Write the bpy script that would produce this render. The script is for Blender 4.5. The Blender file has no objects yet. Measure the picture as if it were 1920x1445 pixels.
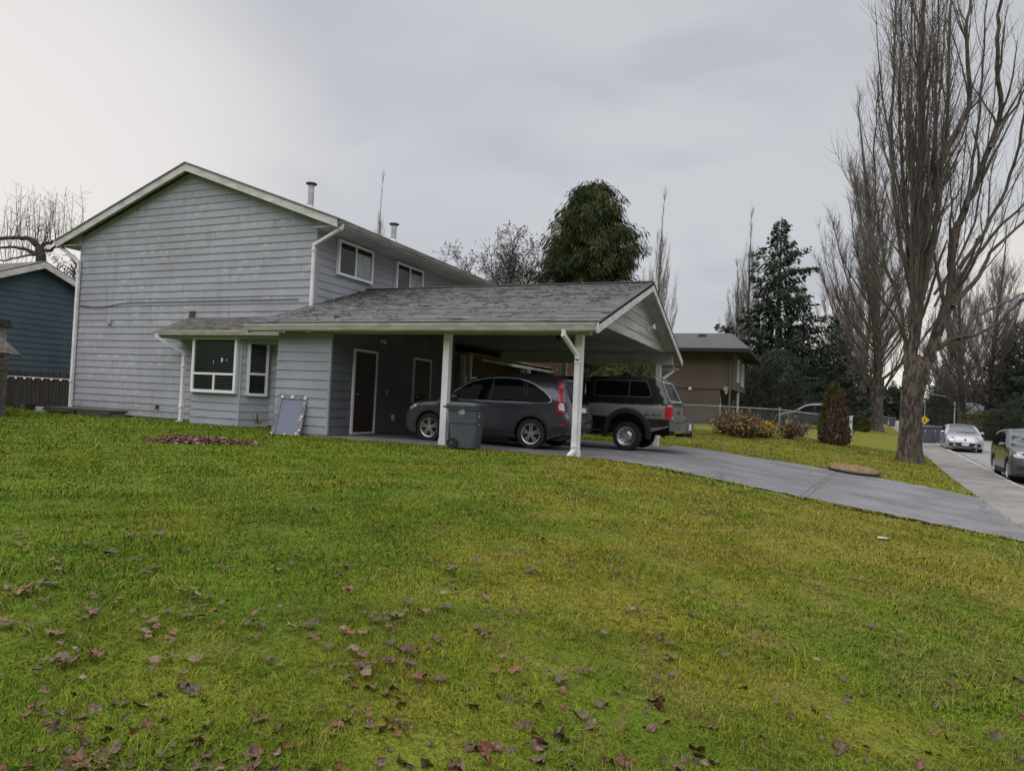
import bpy, math, random
import numpy as np
from mathutils import Vector, Matrix
from mathutils.geometry import delaunay_2d_cdt
random.seed(7); RNG = np.random.default_rng(11)
S = bpy.context.scene
COL = S.collection
PI = math.pi

# ---------------------------------------------------------------- camera model
F = 1287.7; IW, IH = 1920.0, 1445.0
YAW, PITCH, ROLL = 0.4075, 0.0244, 0.0461
CAMZ = 1.6
def _axes():
    cy, sy = math.cos(YAW), math.sin(YAW)
    fw = Vector((-sy, cy, 0)); rt = Vector((cy, sy, 0)); up = Vector((0, 0, 1))
    f2 = fw*math.cos(PITCH) + up*math.sin(PITCH); u2 = up*math.cos(PITCH) - fw*math.sin(PITCH)
    return rt*math.cos(ROLL) + u2*math.sin(ROLL), u2*math.cos(ROLL) - rt*math.sin(ROLL), f2
RT, UP, FW = _axes()
def ray(px, py): return FW + RT*((px - IW/2)/F) - UP*((py - IH/2)/F)
def at(px, py, depth): return ray(px, py)*depth + Vector((0, 0, CAMZ))

# ---------------------------------------------------------------- terrain
def sw_edge(y): return 2.25 + .075*y            # lawn side edge of the pavement
def _smin(a, b, k=1.2):
    h = max(k - abs(a - b), 0)/k
    return min(a, b) - h*h*k*.25
def rise(y): return .0125*max(0.0, y - 25)
def gz(x, y):
    u = sw_edge(y) - x
    z = -.1 + .105*max(0.0, _smin(u, 6.35)) + rise(y)
    s = min(1, max(0, u/5)); s = s*s*(3 - 2*s)
    z -= .02*min(7, max(0, y - 14.3))*s*(1 - min(1, max(0, (y - 26)/14)))*min(1, max(0, (x + 14)/3))
    return z
def ground_at(px, py):
    d = ray(px, py); o = Vector((0, 0, CAMZ)); lo, hi = 1.0, 1.0
    while hi < 300:
        p = o + d*hi
        if p.z < gz(p.x, p.y): break
        lo = hi; hi += .5
    for _ in range(30):
        m = (lo + hi)/2; p = o + d*m
        if p.z < gz(p.x, p.y): hi = m
        else: lo = m
    p = o + d*hi
    return Vector((p.x, p.y, gz(p.x, p.y)))

# ---------------------------------------------------------------- object helpers
class MB:
    def __init__(s): s.v = []; s.f = []; s.m = []
    def add(s, verts, faces, mi=0):
        o = len(s.v); s.v.extend([tuple(v) for v in verts])
        for f in faces: s.f.append(tuple(i + o for i in f)); s.m.append(mi)
    def box(s, a, b, mi=0, M=None):
        (x0, y0, z0), (x1, y1, z1) = a, b
        v = [(x0,y0,z0),(x1,y0,z0),(x1,y1,z0),(x0,y1,z0),(x0,y0,z1),(x1,y0,z1),(x1,y1,z1),(x0,y1,z1)]
        if M is not None: v = [M @ Vector(p) for p in v]
        s.add(v, [(0,3,2,1),(4,5,6,7),(0,1,5,4),(1,2,6,5),(2,3,7,6),(3,0,4,7)], mi)
    def bar(s, p, q, w, h, mi=0, up=(0,0,1)):
        p = Vector(p); q = Vector(q); d = (q - p).normalized(); u = Vector(up)
        sd = d.cross(u).normalized(); u = sd.cross(d)
        v = []
        for c in (p, q):
            for a, b in ((-1,-1),(1,-1),(1,1),(-1,1)): v.append(c + sd*a*w/2 + u*b*h/2)
        s.add(v, [(0,1,2,3),(7,6,5,4),(0,4,5,1),(1,5,6,2),(2,6,7,3),(3,7,4,0)], mi)
    def prism(s, poly, vec, mi=0):
        n = len(poly); vec = Vector(vec); p = [Vector(q) for q in poly]
        s.add(p + [q + vec for q in p], [tuple(range(n-1,-1,-1)), tuple(range(n, 2*n))] + [(i, (i+1) % n, (i+1) % n + n, i + n) for i in range(n)], mi)
    def tube(s, pts, rad, n=6, cap=True, mi=0, ph=0.0):
        pts = [Vector(p) for p in pts]
        if not hasattr(rad, '__len__'): rad = [rad]*len(pts)
        d0 = (pts[1] - pts[0]).normalized()
        a = Vector((1, 0, 0)) if abs(d0.x) < .8 else Vector((0, 1, 0))
        u = d0.cross(a).normalized(); o = len(s.v); k = len(pts)
        cs = [(math.cos(2*PI*i/n + ph), math.sin(2*PI*i/n + ph)) for i in range(n)]
        for i, p in enumerate(pts):
            d = (pts[min(i+1, k-1)] - pts[max(i-1, 0)])
            if d.length < 1e-9: d = d0
            d = d.normalized()
            u = (u - d*u.dot(d))
            if u.length < 1e-6: u = d.orthogonal()
            u.normalize(); w = d.cross(u); r = rad[i]
            for c, sn in cs:
                q = p + u*(c*r) + w*(sn*r); s.v.append((q.x, q.y, q.z))
        for i in range(k-1):
            for j in range(n):
                j2 = (j+1) % n
                s.f.append((o+i*n+j, o+i*n+j2, o+(i+1)*n+j2, o+(i+1)*n+j)); s.m.append(mi)
        if cap:
            s.f.append(tuple(o + j for j in range(n-1,-1,-1))); s.m.append(mi)
            s.f.append(tuple(o + (k-1)*n + j for j in range(n))); s.m.append(mi)
    def lathe(s, prof, n=24, M=None, mi=0):
        # prof: list of (r, h) about local Y axis
        o = len(s.v); k = len(prof)
        for r, h in prof:
            for j in range(n):
                a = 2*PI*j/n; p = Vector((r*math.cos(a), h, r*math.sin(a)))
                if M is not None: p = M @ p
                s.v.append(tuple(p))
        for i in range(k-1):
            for j in range(n):
                j2 = (j+1) % n
                s.f.append((o+i*n+j, o+i*n+j2, o+(i+1)*n+j2, o+(i+1)*n+j)); s.m.append(mi)
    def build(s, name, mats, parent=None, smooth=False, recalc=False, angle=None):
        me = bpy.data.meshes.new(name)
        me.from_pydata(s.v, [], s.f); 
        if not isinstance(mats, (list, tuple)): mats = [mats]
        for m in mats: me.materials.append(m)
        if len(mats) > 1: me.polygons.foreach_set('material_index', s.m)
        if recalc:
            import bmesh
            b = bmesh.new(); b.from_mesh(me); bmesh.ops.recalc_face_normals(b, faces=b.faces); b.to_mesh(me); b.free()
        if smooth or angle: 
            me.polygons.foreach_set('use_smooth', [True]*len(me.polygons))
            if angle: me.set_sharp_from_angle(angle=angle)
        me.update()
        o = bpy.data.objects.new(name, me); COL.objects.link(o)
        if parent is not None: o.parent = parent
        return o
def tag(o, label=None, cat=None, group=None, kind=None):
    if label: o['label'] = label
    if cat: o['category'] = cat
    if group: o['group'] = group
    if kind: o['kind'] = kind
    return o
def thing(name, label, cat, loc=(0,0,0), rotz=0, group=None):
    o = bpy.data.objects.new(name, None); COL.objects.link(o)
    o.location = loc; o.rotation_euler = (0, 0, rotz); o.empty_display_size = .2
    return tag(o, label, cat, group)
def dup(root, loc=None, rotz=None, label=None, scale=None):
    r = root.copy(); COL.objects.link(r)
    if loc is not None: r.location = loc
    if rotz is not None: r.rotation_euler = (0, 0, rotz)
    if scale is not None: r.scale = scale if hasattr(scale, '__len__') else (scale,)*3
    if label: r['label'] = label
    for c in list(root.children):
        k = c.copy(); COL.objects.link(k); k.parent = r
        for g in list(c.children):
            d = g.copy(); COL.objects.link(d); d.parent = k
    return r

# ---------------------------------------------------------------- materials
def pmat(name, base, rough=.7, c2=None, scale=3.0, stretch=(1,1,1), lo=.4, hi=.6, bump=0, bscale=None, metal=0, spec=None,
         c3=None, scale3=None, lo3=.5, hi3=.7, detail=5, coat=0, attr=None, stretch3=(1,1,1)):
    m = bpy.data.materials.new(name); m.use_nodes = True
    nt = m.node_tree; N = nt.nodes; Lk = nt.links; b = N['Principled BSDF']
    b.inputs['Roughness'].default_value = rough; b.inputs['Metallic'].default_value = metal
    if spec is not None: b.inputs['Specular IOR Level'].default_value = spec
    if coat: b.inputs['Coat Weight'].default_value = coat; b.inputs['Coat Roughness'].default_value = .08
    b.inputs['Base Color'].default_value = (*base, 1)
    tc = N.new('ShaderNodeTexCoord')
    def noise(sc, st, det):
        mp = N.new('ShaderNodeMapping'); mp.inputs['Scale'].default_value = st; Lk.new(tc.outputs['Object'], mp.inputs[0])
        n = N.new('ShaderNodeTexNoise'); n.inputs['Scale'].default_value = sc; n.inputs['Detail'].default_value = det; Lk.new(mp.outputs[0], n.inputs['Vector'])
        return n.outputs['Fac']
    def ramp(f, a, z):
        r = N.new('ShaderNodeMapRange'); r.inputs[1].default_value = a; r.inputs[2].default_value = z; r.interpolation_type = 'SMOOTHSTEP'; Lk.new(f, r.inputs[0]); return r.outputs[0]
    cur = None
    if c2 is not None:
        mx = N.new('ShaderNodeMix'); mx.data_type = 'RGBA'; mx.inputs[6].default_value = (*base, 1); mx.inputs[7].default_value = (*c2, 1)
        Lk.new(ramp(noise(scale, stretch, detail), lo, hi), mx.inputs[0]); cur = mx.outputs[2]
    if c3 is not None:
        mx = N.new('ShaderNodeMix'); mx.data_type = 'RGBA'; mx.inputs[6].default_value = (*base, 1); mx.inputs[7].default_value = (*c3, 1)
        if cur: Lk.new(cur, mx.inputs[6])
        Lk.new(ramp(noise(scale3 or scale*3, stretch3, detail), lo3, hi3), mx.inputs[0]); cur = mx.outputs[2]
    if attr:
        a = N.new('ShaderNodeAttribute'); a.attribute_name = attr
        hs = N.new('ShaderNodeHueSaturation')
        r = N.new('ShaderNodeMapRange'); r.inputs[3].default_value = .45; r.inputs[4].default_value = 1.6; Lk.new(a.outputs['Fac'], r.inputs[0]); Lk.new(r.outputs[0], hs.inputs['Value'])
        r2 = N.new('ShaderNodeMapRange'); r2.inputs[3].default_value = .485; r2.inputs[4].default_value = .515; Lk.new(a.outputs['Fac'], r2.inputs[0]); Lk.new(r2.outputs[0], hs.inputs['Hue'])
        if cur: Lk.new(cur, hs.inputs['Color'])
        else: hs.inputs['Color'].default_value = (*base, 1)
        cur = hs.outputs[0]
    if cur: Lk.new(cur, b.inputs['Base Color'])
    if bump:
        bp = N.new('ShaderNodeBump'); bp.inputs['Strength'].default_value = 1; bp.inputs['Distance'].default_value = bump
        Lk.new(noise(bscale or scale*4, stretch, 6), bp.inputs['Height']); Lk.new(bp.outputs[0], b.inputs['Normal'])
    return m
def glassmat(name, tint=(.8,.85,.85), refl=.0, ior=1.5):
    m = bpy.data.materials.new(name); m.use_nodes = True; nt = m.node_tree; N = nt.nodes; Lk = nt.links; N.clear()
    o = N.new('ShaderNodeOutputMaterial'); mx = N.new('ShaderNodeMixShader'); t = N.new('ShaderNodeBsdfTransparent'); g = N.new('ShaderNodeBsdfGlossy')
    t.inputs[0].default_value = (*tint, 1); g.inputs['Roughness'].default_value = .02
    fr = N.new('ShaderNodeFresnel'); fr.inputs[0].default_value = ior
    Lk.new(fr.outputs[0], mx.inputs[0]); Lk.new(t.outputs[0], mx.inputs[1]); Lk.new(g.outputs[0], mx.inputs[2]); Lk.new(mx.outputs[0], o.inputs[0])
    return m
M = {}
M['siding'] = pmat('grey_siding_paint', (.395,.395,.42), .8, c2=(.34,.34,.362), scale=.5, lo=.35, hi=.68, c3=(.50,.50,.525), scale3=2.0, lo3=.50, hi3=.66, stretch3=(1.0,1.0,2.6), bump=.003, bscale=18)
M['siding_plain'] = pmat('grey_siding_fresh', (.335,.345,.392), .8, c2=(.295,.305,.345), scale=.9, bump=.003, bscale=20, c3=(.38,.39,.44), scale3=4, lo3=.55, hi3=.8, stretch3=(.6,.6,3))
M['siding_dark'] = pmat('grey_siding_shaded', (.14,.15,.175), .8, c2=(.11,.118,.138), scale=.9, bump=.003, bscale=20)  # darker copy of the grey siding, carport shade put into its colour
M['white'] = pmat('white_trim_paint', (.76,.745,.765), .55, c2=(.66,.65,.66), scale=2.5, c3=(.42,.42,.37), scale3=9, lo3=.66, hi3=.84)
M['white_dirty'] = pmat('mossy_white_trim', (.60,.58,.58), .6, c2=(.47,.46,.445), scale=3.5, stretch=(.6,.6,2), c3=(.31,.31,.25), scale3=8, lo3=.6, hi3=.82)
M['white_clean'] = pmat('white_vinyl', (.80,.81,.82), .4)
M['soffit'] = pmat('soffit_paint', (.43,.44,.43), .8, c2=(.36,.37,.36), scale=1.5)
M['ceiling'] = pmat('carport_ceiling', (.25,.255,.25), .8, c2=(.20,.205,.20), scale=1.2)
M['shingle'] = pmat('asphalt_shingle', (.140,.136,.140), .9, c2=(.178,.173,.177), scale=9, stretch=(1,2.0,2.0), lo=.35, hi=.65, c3=(.085,.088,.066), scale3=1.4, lo3=.58, hi3=.76, bump=.008, bscale=60)
M['shingle_brown'] = pmat('old_brown_shingle', (.13,.115,.105), .9, c2=(.07,.065,.055), scale=4, stretch=(.5,2,2), c3=(.05,.06,.025), scale3=3, lo3=.55, hi3=.75, bump=.01, bscale=50)
M['glass'] = glassmat('window_glass', (.97,.98,.98))
M['dark'] = pmat('dark_interior', (.012,.013,.014), .9)
M['blind'] = pmat('blind_slats', (.13,.155,.148), .6)
M['curtain'] = pmat('pale_curtain', (.50,.53,.55), .9, c2=(.40,.43,.45), scale=3, stretch=(4,4,.4))
M['door'] = pmat('dark_brown_door', (.03,.018,.014), .5, c2=(.022,.014,.011), scale=3, stretch=(5,5,.5))
M['shingle_dark'] = pmat('dark_asphalt_shingle', (.052,.052,.056), .9, c2=(.072,.071,.075), scale=4, bump=.01, bscale=40)
M['gutter_grey'] = pmat('grey_gutter', (.33,.33,.33), .6, c2=(.22,.22,.215), scale=2, stretch=(.6,.6,2))
M['render_grey'] = pmat('grey_render', (.24,.22,.20), .9, c2=(.17,.16,.145), scale=3)
M['metal'] = pmat('galvanised_metal', (.50,.51,.52), .45, metal=.6, c2=(.38,.39,.40), scale=6)
M['metal_dark'] = pmat('dark_metal', (.06,.06,.06), .5, metal=.5)
M['concrete'] = pmat('concrete', (.27,.265,.25), .9, c2=(.19,.19,.175), scale=1.1, c3=(.11,.12,.07), scale3=4, lo3=.6, hi3=.8, bump=.004, bscale=40)
M['slab'] = pmat('carport_slab', (.20,.195,.185), .8, c2=(.13,.13,.125), scale=.9, bump=.003, bscale=40)
M['asphalt'] = pmat('driveway_asphalt', (.150,.150,.156), .85, c2=(.102,.102,.106), scale=.8, c3=(.25,.25,.25), scale3=55, lo3=.52, hi3=.72, bump=.006, bscale=90)
M['sidewalk'] = pmat('pavement_concrete', (.205,.192,.178), .9, c2=(.145,.137,.127), scale=.9, c3=(.26,.245,.23), scale3=30, lo3=.55, hi3=.75, bump=.004, bscale=60)
M['road'] = pmat('road_asphalt', (.20,.20,.205), .7, c2=(.15,.15,.155), scale=.25, stretch=(1,.25,1), c3=(.33,.33,.33), scale3=40, lo3=.55, hi3=.75, bump=.004, bscale=60)
M['kerb'] = pmat('kerb_concrete', (.36,.35,.33), .9, c2=(.24,.235,.21), scale=2)
M['bark'] = pmat('poplar_bark', (.135,.103,.082), .95, c2=(.036,.030,.025), scale=4.6, stretch=(2.2,2.2,.6), lo=.38, hi=.60, c3=(.07,.075,.024), scale3=.9, lo3=.55, hi3=.75, bump=.08, bscale=9, stretch3=(1.6,1.6,.5), detail=8)
M['limb'] = pmat('limb_bark', (.098,.09,.068), .9, c2=(.060,.056,.036), scale=.8, c3=(.05,.042,.034), scale3=5, bump=.01, bscale=20)
M['twig'] = pmat('twig_bark', (.115,.088,.078), .9, c2=(.155,.122,.108), scale=.7)
M['twig_dark'] = pmat('dark_twig', (.06,.05,.042), .9, c2=(.09,.075,.06), scale=.7)
M['cedar'] = pmat('cedar_foliage', (.030,.046,.014), .8, c2=(.105,.095,.02), scale=1.1, lo=.46, hi=.7, attr='rnd', spec=.2)
M['conifer'] = pmat('conifer_foliage', (.022,.036,.022), .8, c2=(.035,.05,.028), scale=.4, attr='rnd', spec=.2)
M['conebush'] = pmat('browning_cedar', (.125,.092,.064), .9, c2=(.09,.08,.035), scale=.9, lo=.55, hi=.72, attr='rnd', spec=.1)
M['hedge'] = pmat('clipped_hedge', (.055,.065,.016), .9, c2=(.09,.10,.025), scale=1.5, attr='rnd', spec=.1)
M['shrub_dry'] = pmat('dry_shrub_leaves', (.27,.18,.085), .9, c2=(.17,.11,.065), scale=1.2, attr='rnd', spec=.1)
M['shrub_yellow'] = pmat('yellow_shrub_leaves', (.44,.30,.05), .9, c2=(.30,.19,.04), scale=2, attr='rnd', spec=.1)
M['blue_siding'] = pmat('slate_blue_siding', (.055,.085,.105), .7, c2=(.045,.07,.088), scale=1.2)
M['stucco'] = pmat('brown_stucco', (.118,.092,.077), .95, c2=(.098,.077,.066), scale=.8, c3=(.17,.14,.11), scale3=40, lo3=.5, hi3=.8, bump=.01, bscale=60)
M['fence_dark'] = pmat('weathered_dark_boards', (.028,.022,.020), .9, c2=(.05,.042,.036), scale=3, stretch=(4,4,.4), bump=.005)
M['wood_grey'] = pmat('grey_weathered_wood', (.075,.064,.054), .9, c2=(.04,.034,.028), scale=3, stretch=(.6,4,4), bump=.006)
M['wood_brown'] = pmat('brown_weathered_wood', (.09,.07,.052), .9, c2=(.045,.036,.028), scale=2.5, stretch=(.5,.5,5), bump=.008)
M['brick'] = pmat('dark_brick', (.09,.05,.035), .9, c2=(.05,.03,.024), scale=14, stretch=(1,1,2.2), c3=(.16,.11,.08), scale3=9, lo3=.62, hi3=.7)
M['black'] = pmat('black_plastic', (.012,.012,.013), .6)
M['rubber'] = pmat('tyre_rubber', (.014,.014,.015), .85)
M['alloy'] = pmat('alloy_wheel', (.55,.55,.56), .3, metal=.85)
M['chrome'] = pmat('chrome', (.42,.42,.42), .28, metal=1)
M['carglass'] = pmat('tinted_car_glass', (.004,.005,.006), .04, spec=.05)
M['carglass_pale'] = pmat('car_glass', (.03,.04,.042), .04, spec=.8)
M['red_lens'] = pmat('red_lens', (.42,.008,.02), .25, coat=.3)
M['white_lens'] = pmat('clear_lens', (.70,.72,.74), .2, coat=.5)
M['lamp_lens'] = pmat('headlamp_lens', (.30,.31,.33), .15, metal=.5, coat=.5)
M['amber_lens'] = pmat('amber_lens', (.35,.10,.05), .3)
M['plate'] = pmat('number_plate', (.62,.63,.66), .5)
M['bin'] = pmat('grey_bin_plastic', (.072,.082,.102), .55, c2=(.06,.068,.085), scale=2)
M['bin_lid'] = pmat('dark_bin_lid', (.05,.056,.068), .5)
M['yellow'] = pmat('yellow_sign', (.75,.50,.03), .5)
M['terracotta'] = pmat('terracotta', (.24,.12,.085), .9, c2=(.18,.09,.07), scale=6)
def paint(name, c, metal=.35, rough=.32): return pmat(name, c, rough, metal=metal, coat=.6, c2=tuple(k*.86 for k in c), scale=1.2)

def siding_weathered():
    """grey paint with chalky streaks in the upper part of each lap"""
    m = M['siding']; nt = m.node_tree; N = nt.nodes; Lk = nt.links; b = N['Principled BSDF']
    for l in list(b.inputs['Base Color'].links): Lk.remove(l)
    tc = N.new('ShaderNodeTexCoord'); sp = N.new('ShaderNodeSeparateXYZ'); Lk.new(tc.outputs['Object'], sp.inputs[0])
    def mth(op, a, c):
        n = N.new('ShaderNodeMath'); n.operation = op
        for i, k in enumerate((a, c)):
            if k is None: continue
            if isinstance(k, (int, float)): n.inputs[i].default_value = k
            else: Lk.new(k, n.inputs[i])
        return n.outputs[0]
    def noise(sc, st, det=4):
        mp = N.new('ShaderNodeMapping'); mp.inputs['Scale'].default_value = st; Lk.new(tc.outputs['Object'], mp.inputs[0])
        n = N.new('ShaderNodeTexNoise'); n.inputs['Scale'].default_value = sc; n.inputs['Detail'].default_value = det; Lk.new(mp.outputs[0], n.inputs['Vector']); return n.outputs['Fac']
    def rg(f, a, z, lo=0, hi=1):
        r = N.new('ShaderNodeMapRange'); r.interpolation_type = 'SMOOTHSTEP'
        for i, k in ((1, a), (2, z), (3, lo), (4, hi)): r.inputs[i].default_value = k
        Lk.new(f, r.inputs[0]); return r.outputs[0]
    def mix(f, a, c):
        n = N.new('ShaderNodeMix'); n.data_type = 'RGBA'
        for i, k in ((0, f), (6, a), (7, c)):
            if isinstance(k, tuple): n.inputs[i].default_value = (*k, 1)
            else: Lk.new(k, n.inputs[i])
        return n.outputs[2]
    u = mth('DIVIDE', mth('SUBTRACT', sp.outputs[2], .59), .2205); fr = mth('FRACT', u, None); row = mth('FLOOR', u, None)
    # every board has a slightly different tone
    cmb = N.new('ShaderNodeCombineXYZ'); Lk.new(mth('MULTIPLY', sp.outputs[0], .22), cmb.inputs[0]); Lk.new(mth('MULTIPLY', row, 7.31), cmb.inputs[2])
    wn = N.new('ShaderNodeTexNoise'); wn.inputs['Scale'].default_value = 1; wn.inputs['Detail'].default_value = 2; Lk.new(cmb.outputs[0], wn.inputs['Vector'])
    c = mix(rg(wn.outputs['Fac'], .3, .7), (.318, .328, .368), (.365, .373, .412))
    c = mix(rg(noise(.45, (1, 1, 1.2), 5), .42, .70), c, (.295, .30, .33))
    chalk = mth('MULTIPLY', rg(fr, .35, .62), rg(noise(3.2, (1, 1, .9), 5), .50, .58)); patch = rg(noise(.7, (1, 1, 1.6), 3), .46, .58)
    c = mix(mth('MULTIPLY', mth('MULTIPLY', chalk, patch), .75), c, (.46, .462, .49))
    streak = mth('MULTIPLY', rg(noise(10, (1, 1, .12), 3), .52, .62), rg(sp.outputs[2], 3.6, 1.2)); streak = mth('MULTIPLY', streak, rg(fr, .2, .7))
    c = mix(mth('MULTIPLY', streak, .5), c, (.45, .455, .48))
    grime = mth('MULTIPLY', rg(noise(1.7, (2.4, 2.4, .3), 4), .52, .74), .55); c = mix(grime, c, (.245, .252, .275))
    # butt joints between board lengths
    jx = mth('FRACT', mth('ADD', mth('DIVIDE', sp.outputs[0], 3.66), mth('MULTIPLY', row, .381)), None)
    jl = mth('MULTIPLY', mth('LESS_THAN', jx, .0042), .8); c = mix(jl, c, (.09, .092, .10))
    splash = mth('MULTIPLY', rg(sp.outputs[2], 1.25, .55), rg(noise(5, (1, 1, .6), 5), .35, .7)); c = mix(mth('MULTIPLY', splash, .55), c, (.20, .195, .16))
    Lk.new(c, b.inputs['Base Color'])
siding_weathered()
def cracked_paving(m, sc=.33):
    nt = m.node_tree; N = nt.nodes; Lk = nt.links; b = N['Principled BSDF']; src = b.inputs['Base Color'].links[0].from_socket
    tc = N.new('ShaderNodeTexCoord'); nz = N.new('ShaderNodeTexNoise'); nz.inputs['Scale'].default_value = 1.3; nz.inputs['Detail'].default_value = 6; Lk.new(tc.outputs['Object'], nz.inputs['Vector'])
    ad = N.new('ShaderNodeVectorMath'); ad.operation = 'MULTIPLY_ADD'; Lk.new(nz.outputs['Color'], ad.inputs[0]); ad.inputs[1].default_value = (1.1, 1.1, 0); Lk.new(tc.outputs['Object'], ad.inputs[2])
    v = N.new('ShaderNodeTexVoronoi'); v.feature = 'DISTANCE_TO_EDGE'; v.inputs['Scale'].default_value = sc; Lk.new(ad.outputs[0], v.inputs['Vector'])
    r = N.new('ShaderNodeMapRange'); r.inputs[1].default_value = .004; r.inputs[2].default_value = .013; r.inputs[3].default_value = .6; r.inputs[4].default_value = 0; Lk.new(v.outputs['Distance'], r.inputs[0])
    mx = N.new('ShaderNodeMix'); mx.data_type = 'RGBA'; Lk.new(r.outputs[0], mx.inputs[0]); Lk.new(src, mx.inputs[6]); mx.inputs[7].default_value = (.05, .05, .048, 1)
    n2 = N.new('ShaderNodeTexNoise'); n2.inputs['Scale'].default_value = .55; n2.inputs['Detail'].default_value = 7; n2.inputs['Roughness'].default_value = .7; Lk.new(tc.outputs['Object'], n2.inputs['Vector'])
    r2 = N.new('ShaderNodeMapRange'); r2.inputs[1].default_value = .52; r2.inputs[2].default_value = .68; r2.inputs[4].default_value = .5; Lk.new(n2.outputs['Fac'], r2.inputs[0])
    m2 = N.new('ShaderNodeMix'); m2.data_type = 'RGBA'; Lk.new(r2.outputs[0], m2.inputs[0]); Lk.new(mx.outputs[2], m2.inputs[6]); m2.inputs[7].default_value = (.085, .084, .078, 1)
    Lk.new(m2.outputs[2], b.inputs['Base Color'])
    rr = N.new('ShaderNodeMapRange'); rr.inputs[1].default_value = .40; rr.inputs[2].default_value = .66; rr.inputs[3].default_value = .85; rr.inputs[4].default_value = .5; Lk.new(n2.outputs['Fac'], rr.inputs[0]); Lk.new(rr.outputs[0], b.inputs['Roughness'])
cracked_paving(M['asphalt']); cracked_paving(M['slab'], .25); cracked_paving(M['sidewalk'], .4)
# ---------------------------------------------------------------- world, sun, camera
W = bpy.data.worlds.new('World'); S.world = W; W.use_nodes = True
nt = W.node_tree; N = nt.nodes; Lk = nt.links; bg = N['Background']
SUN_EL, SUN_AZ = math.radians(42), math.radians(-100)     # azimuth from +Y, clockwise
sky = N.new('ShaderNodeTexSky'); sky.sky_type = 'NISHITA'; sky.sun_disc = False
sky.sun_elevation = SUN_EL; sky.sun_rotation = SUN_AZ
def wmath(op, a, b=None, c=None):
    n = N.new('ShaderNodeMath'); n.operation = op
    for i, k in enumerate((a, b, c)):
        if k is None: continue
        if isinstance(k, (int, float)): n.inputs[i].default_value = k
        else: Lk.new(k, n.inputs[i])
    return n.outputs[0]
def wmix(f, a, b, mode='MIX'):
    n = N.new('ShaderNodeMix'); n.data_type = 'RGBA'; n.blend_type = mode
    for i, k in ((0, f), (6, a), (7, b)):
        if isinstance(k, (int, float)): n.inputs[i].default_value = k
        elif isinstance(k, tuple): n.inputs[i].default_value = (*k, 1)
        else: Lk.new(k, n.inputs[i])
    return n.outputs[2]
def wrange(f, a, b):
    n = N.new('ShaderNodeMapRange'); n.interpolation_type = 'SMOOTHSTEP'; n.inputs[1].default_value = a; n.inputs[2].default_value = b; Lk.new(f, n.inputs[0]); return n.outputs[0]
tc = N.new('ShaderNodeTexCoord'); sep = N.new('ShaderNodeSeparateXYZ'); Lk.new(tc.outputs['Generated'], sep.inputs[0])
Zs = sep.outputs[2]
def wdot(d):
    n = N.new('ShaderNodeVectorMath'); n.operation = 'DOT_PRODUCT'; Lk.new(tc.outputs['Generated'], n.inputs[0]); n.inputs[1].default_value = tuple(Vector(d).normalized()); return n.outputs['Value']
def wnoise(sc, st, det=4, off=(0,0,0)):
    mp = N.new('ShaderNodeMapping'); mp.inputs['Scale'].default_value = st; mp.inputs['Location'].default_value = off; Lk.new(tc.outputs['Generated'], mp.inputs[0])
    n = N.new('ShaderNodeTexNoise'); n.inputs['Scale'].default_value = sc; n.inputs['Detail'].default_value = det; n.inputs['Roughness'].default_value = .45; Lk.new(mp.outputs[0], n.inputs['Vector']); return n.outputs['Fac']
cl = wmix(wrange(wnoise(1.6, (1, 1, 2.2), 4), .36, .64), (.52, .53, .567), (.615, .63, .66))
cl = wmix(wrange(wnoise(3.2, (1, 1, 3.2), 3, (3.1, 1.7, .4)), .5, .72), cl, (.515, .54, .59))
gl = wrange(wdot(ray(-160, 400)), .865, .995)                      # brighter cloud over the left roof
cl = wmix(gl, cl, (.88, .835, .81))
gr = wmath('MULTIPLY', wrange(wdot(ray(1940, 700)), .975, .999), wrange(wnoise(4, (1, 1, 6), 3), .35, .6))
cl = wmix(gr, cl, (.95, .88, .78))
gm = wrange(wdot(ray(1690, 745)), .985, 1.0)
cl = wmix(gm, cl, (.93, .88, .82))
cl = wmix(wrange(Zs, .55, .95), cl, (2.35, 2.34, 2.42))          # overcast sky is brightest overhead
cl = wmix(wmath('MULTIPLY', wrange(wdot((.30, -1, .62)), .25, .9), .9), cl, (2.35, 2.31, 2.40))
# dark band for unseen trees and houses, added behind the viewer to darken reflections
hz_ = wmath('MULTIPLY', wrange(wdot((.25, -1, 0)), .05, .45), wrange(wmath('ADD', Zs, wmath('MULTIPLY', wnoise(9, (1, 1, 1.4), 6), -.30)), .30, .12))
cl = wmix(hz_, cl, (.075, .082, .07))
cl = wmix(wrange(Zs, .0, -.12), cl, (.18, .19, .14))
skc = wmix(1.0, sky.outputs[0], (.09, .09, .09), 'MULTIPLY')
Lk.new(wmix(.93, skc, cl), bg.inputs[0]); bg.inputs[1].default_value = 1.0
sl = bpy.data.lights.new('sun', 'SUN'); sl.energy = 1.1; sl.angle = math.radians(18); sl.color = (1, .96, .90)
so = bpy.data.objects.new('sun', sl); COL.objects.link(so)
sd = Vector((math.sin(SUN_AZ)*math.cos(SUN_EL), math.cos(SUN_AZ)*math.cos(SUN_EL), math.sin(SUN_EL)))
so.rotation_euler = sd.to_track_quat('Z', 'Y').to_euler(); so.location = sd*40
cam = bpy.data.cameras.new('camera'); co = bpy.data.objects.new('camera', cam); COL.objects.link(co)
cam.sensor_fit = 'HORIZONTAL'; cam.sensor_width = 36; cam.lens = 36*F/IW; cam.clip_end = 2000; cam.clip_start = .05
co.matrix_world = Matrix(((RT.x, UP.x, -FW.x, 0), (RT.y, UP.y, -FW.y, 0), (RT.z, UP.z, -FW.z, CAMZ), (0, 0, 0, 1)))
S.camera = co
S.view_settings.view_transform = 'Standard'; S.view_settings.look = 'None'; S.view_settings.exposure = 0; S.view_settings.gamma = 1
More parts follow.
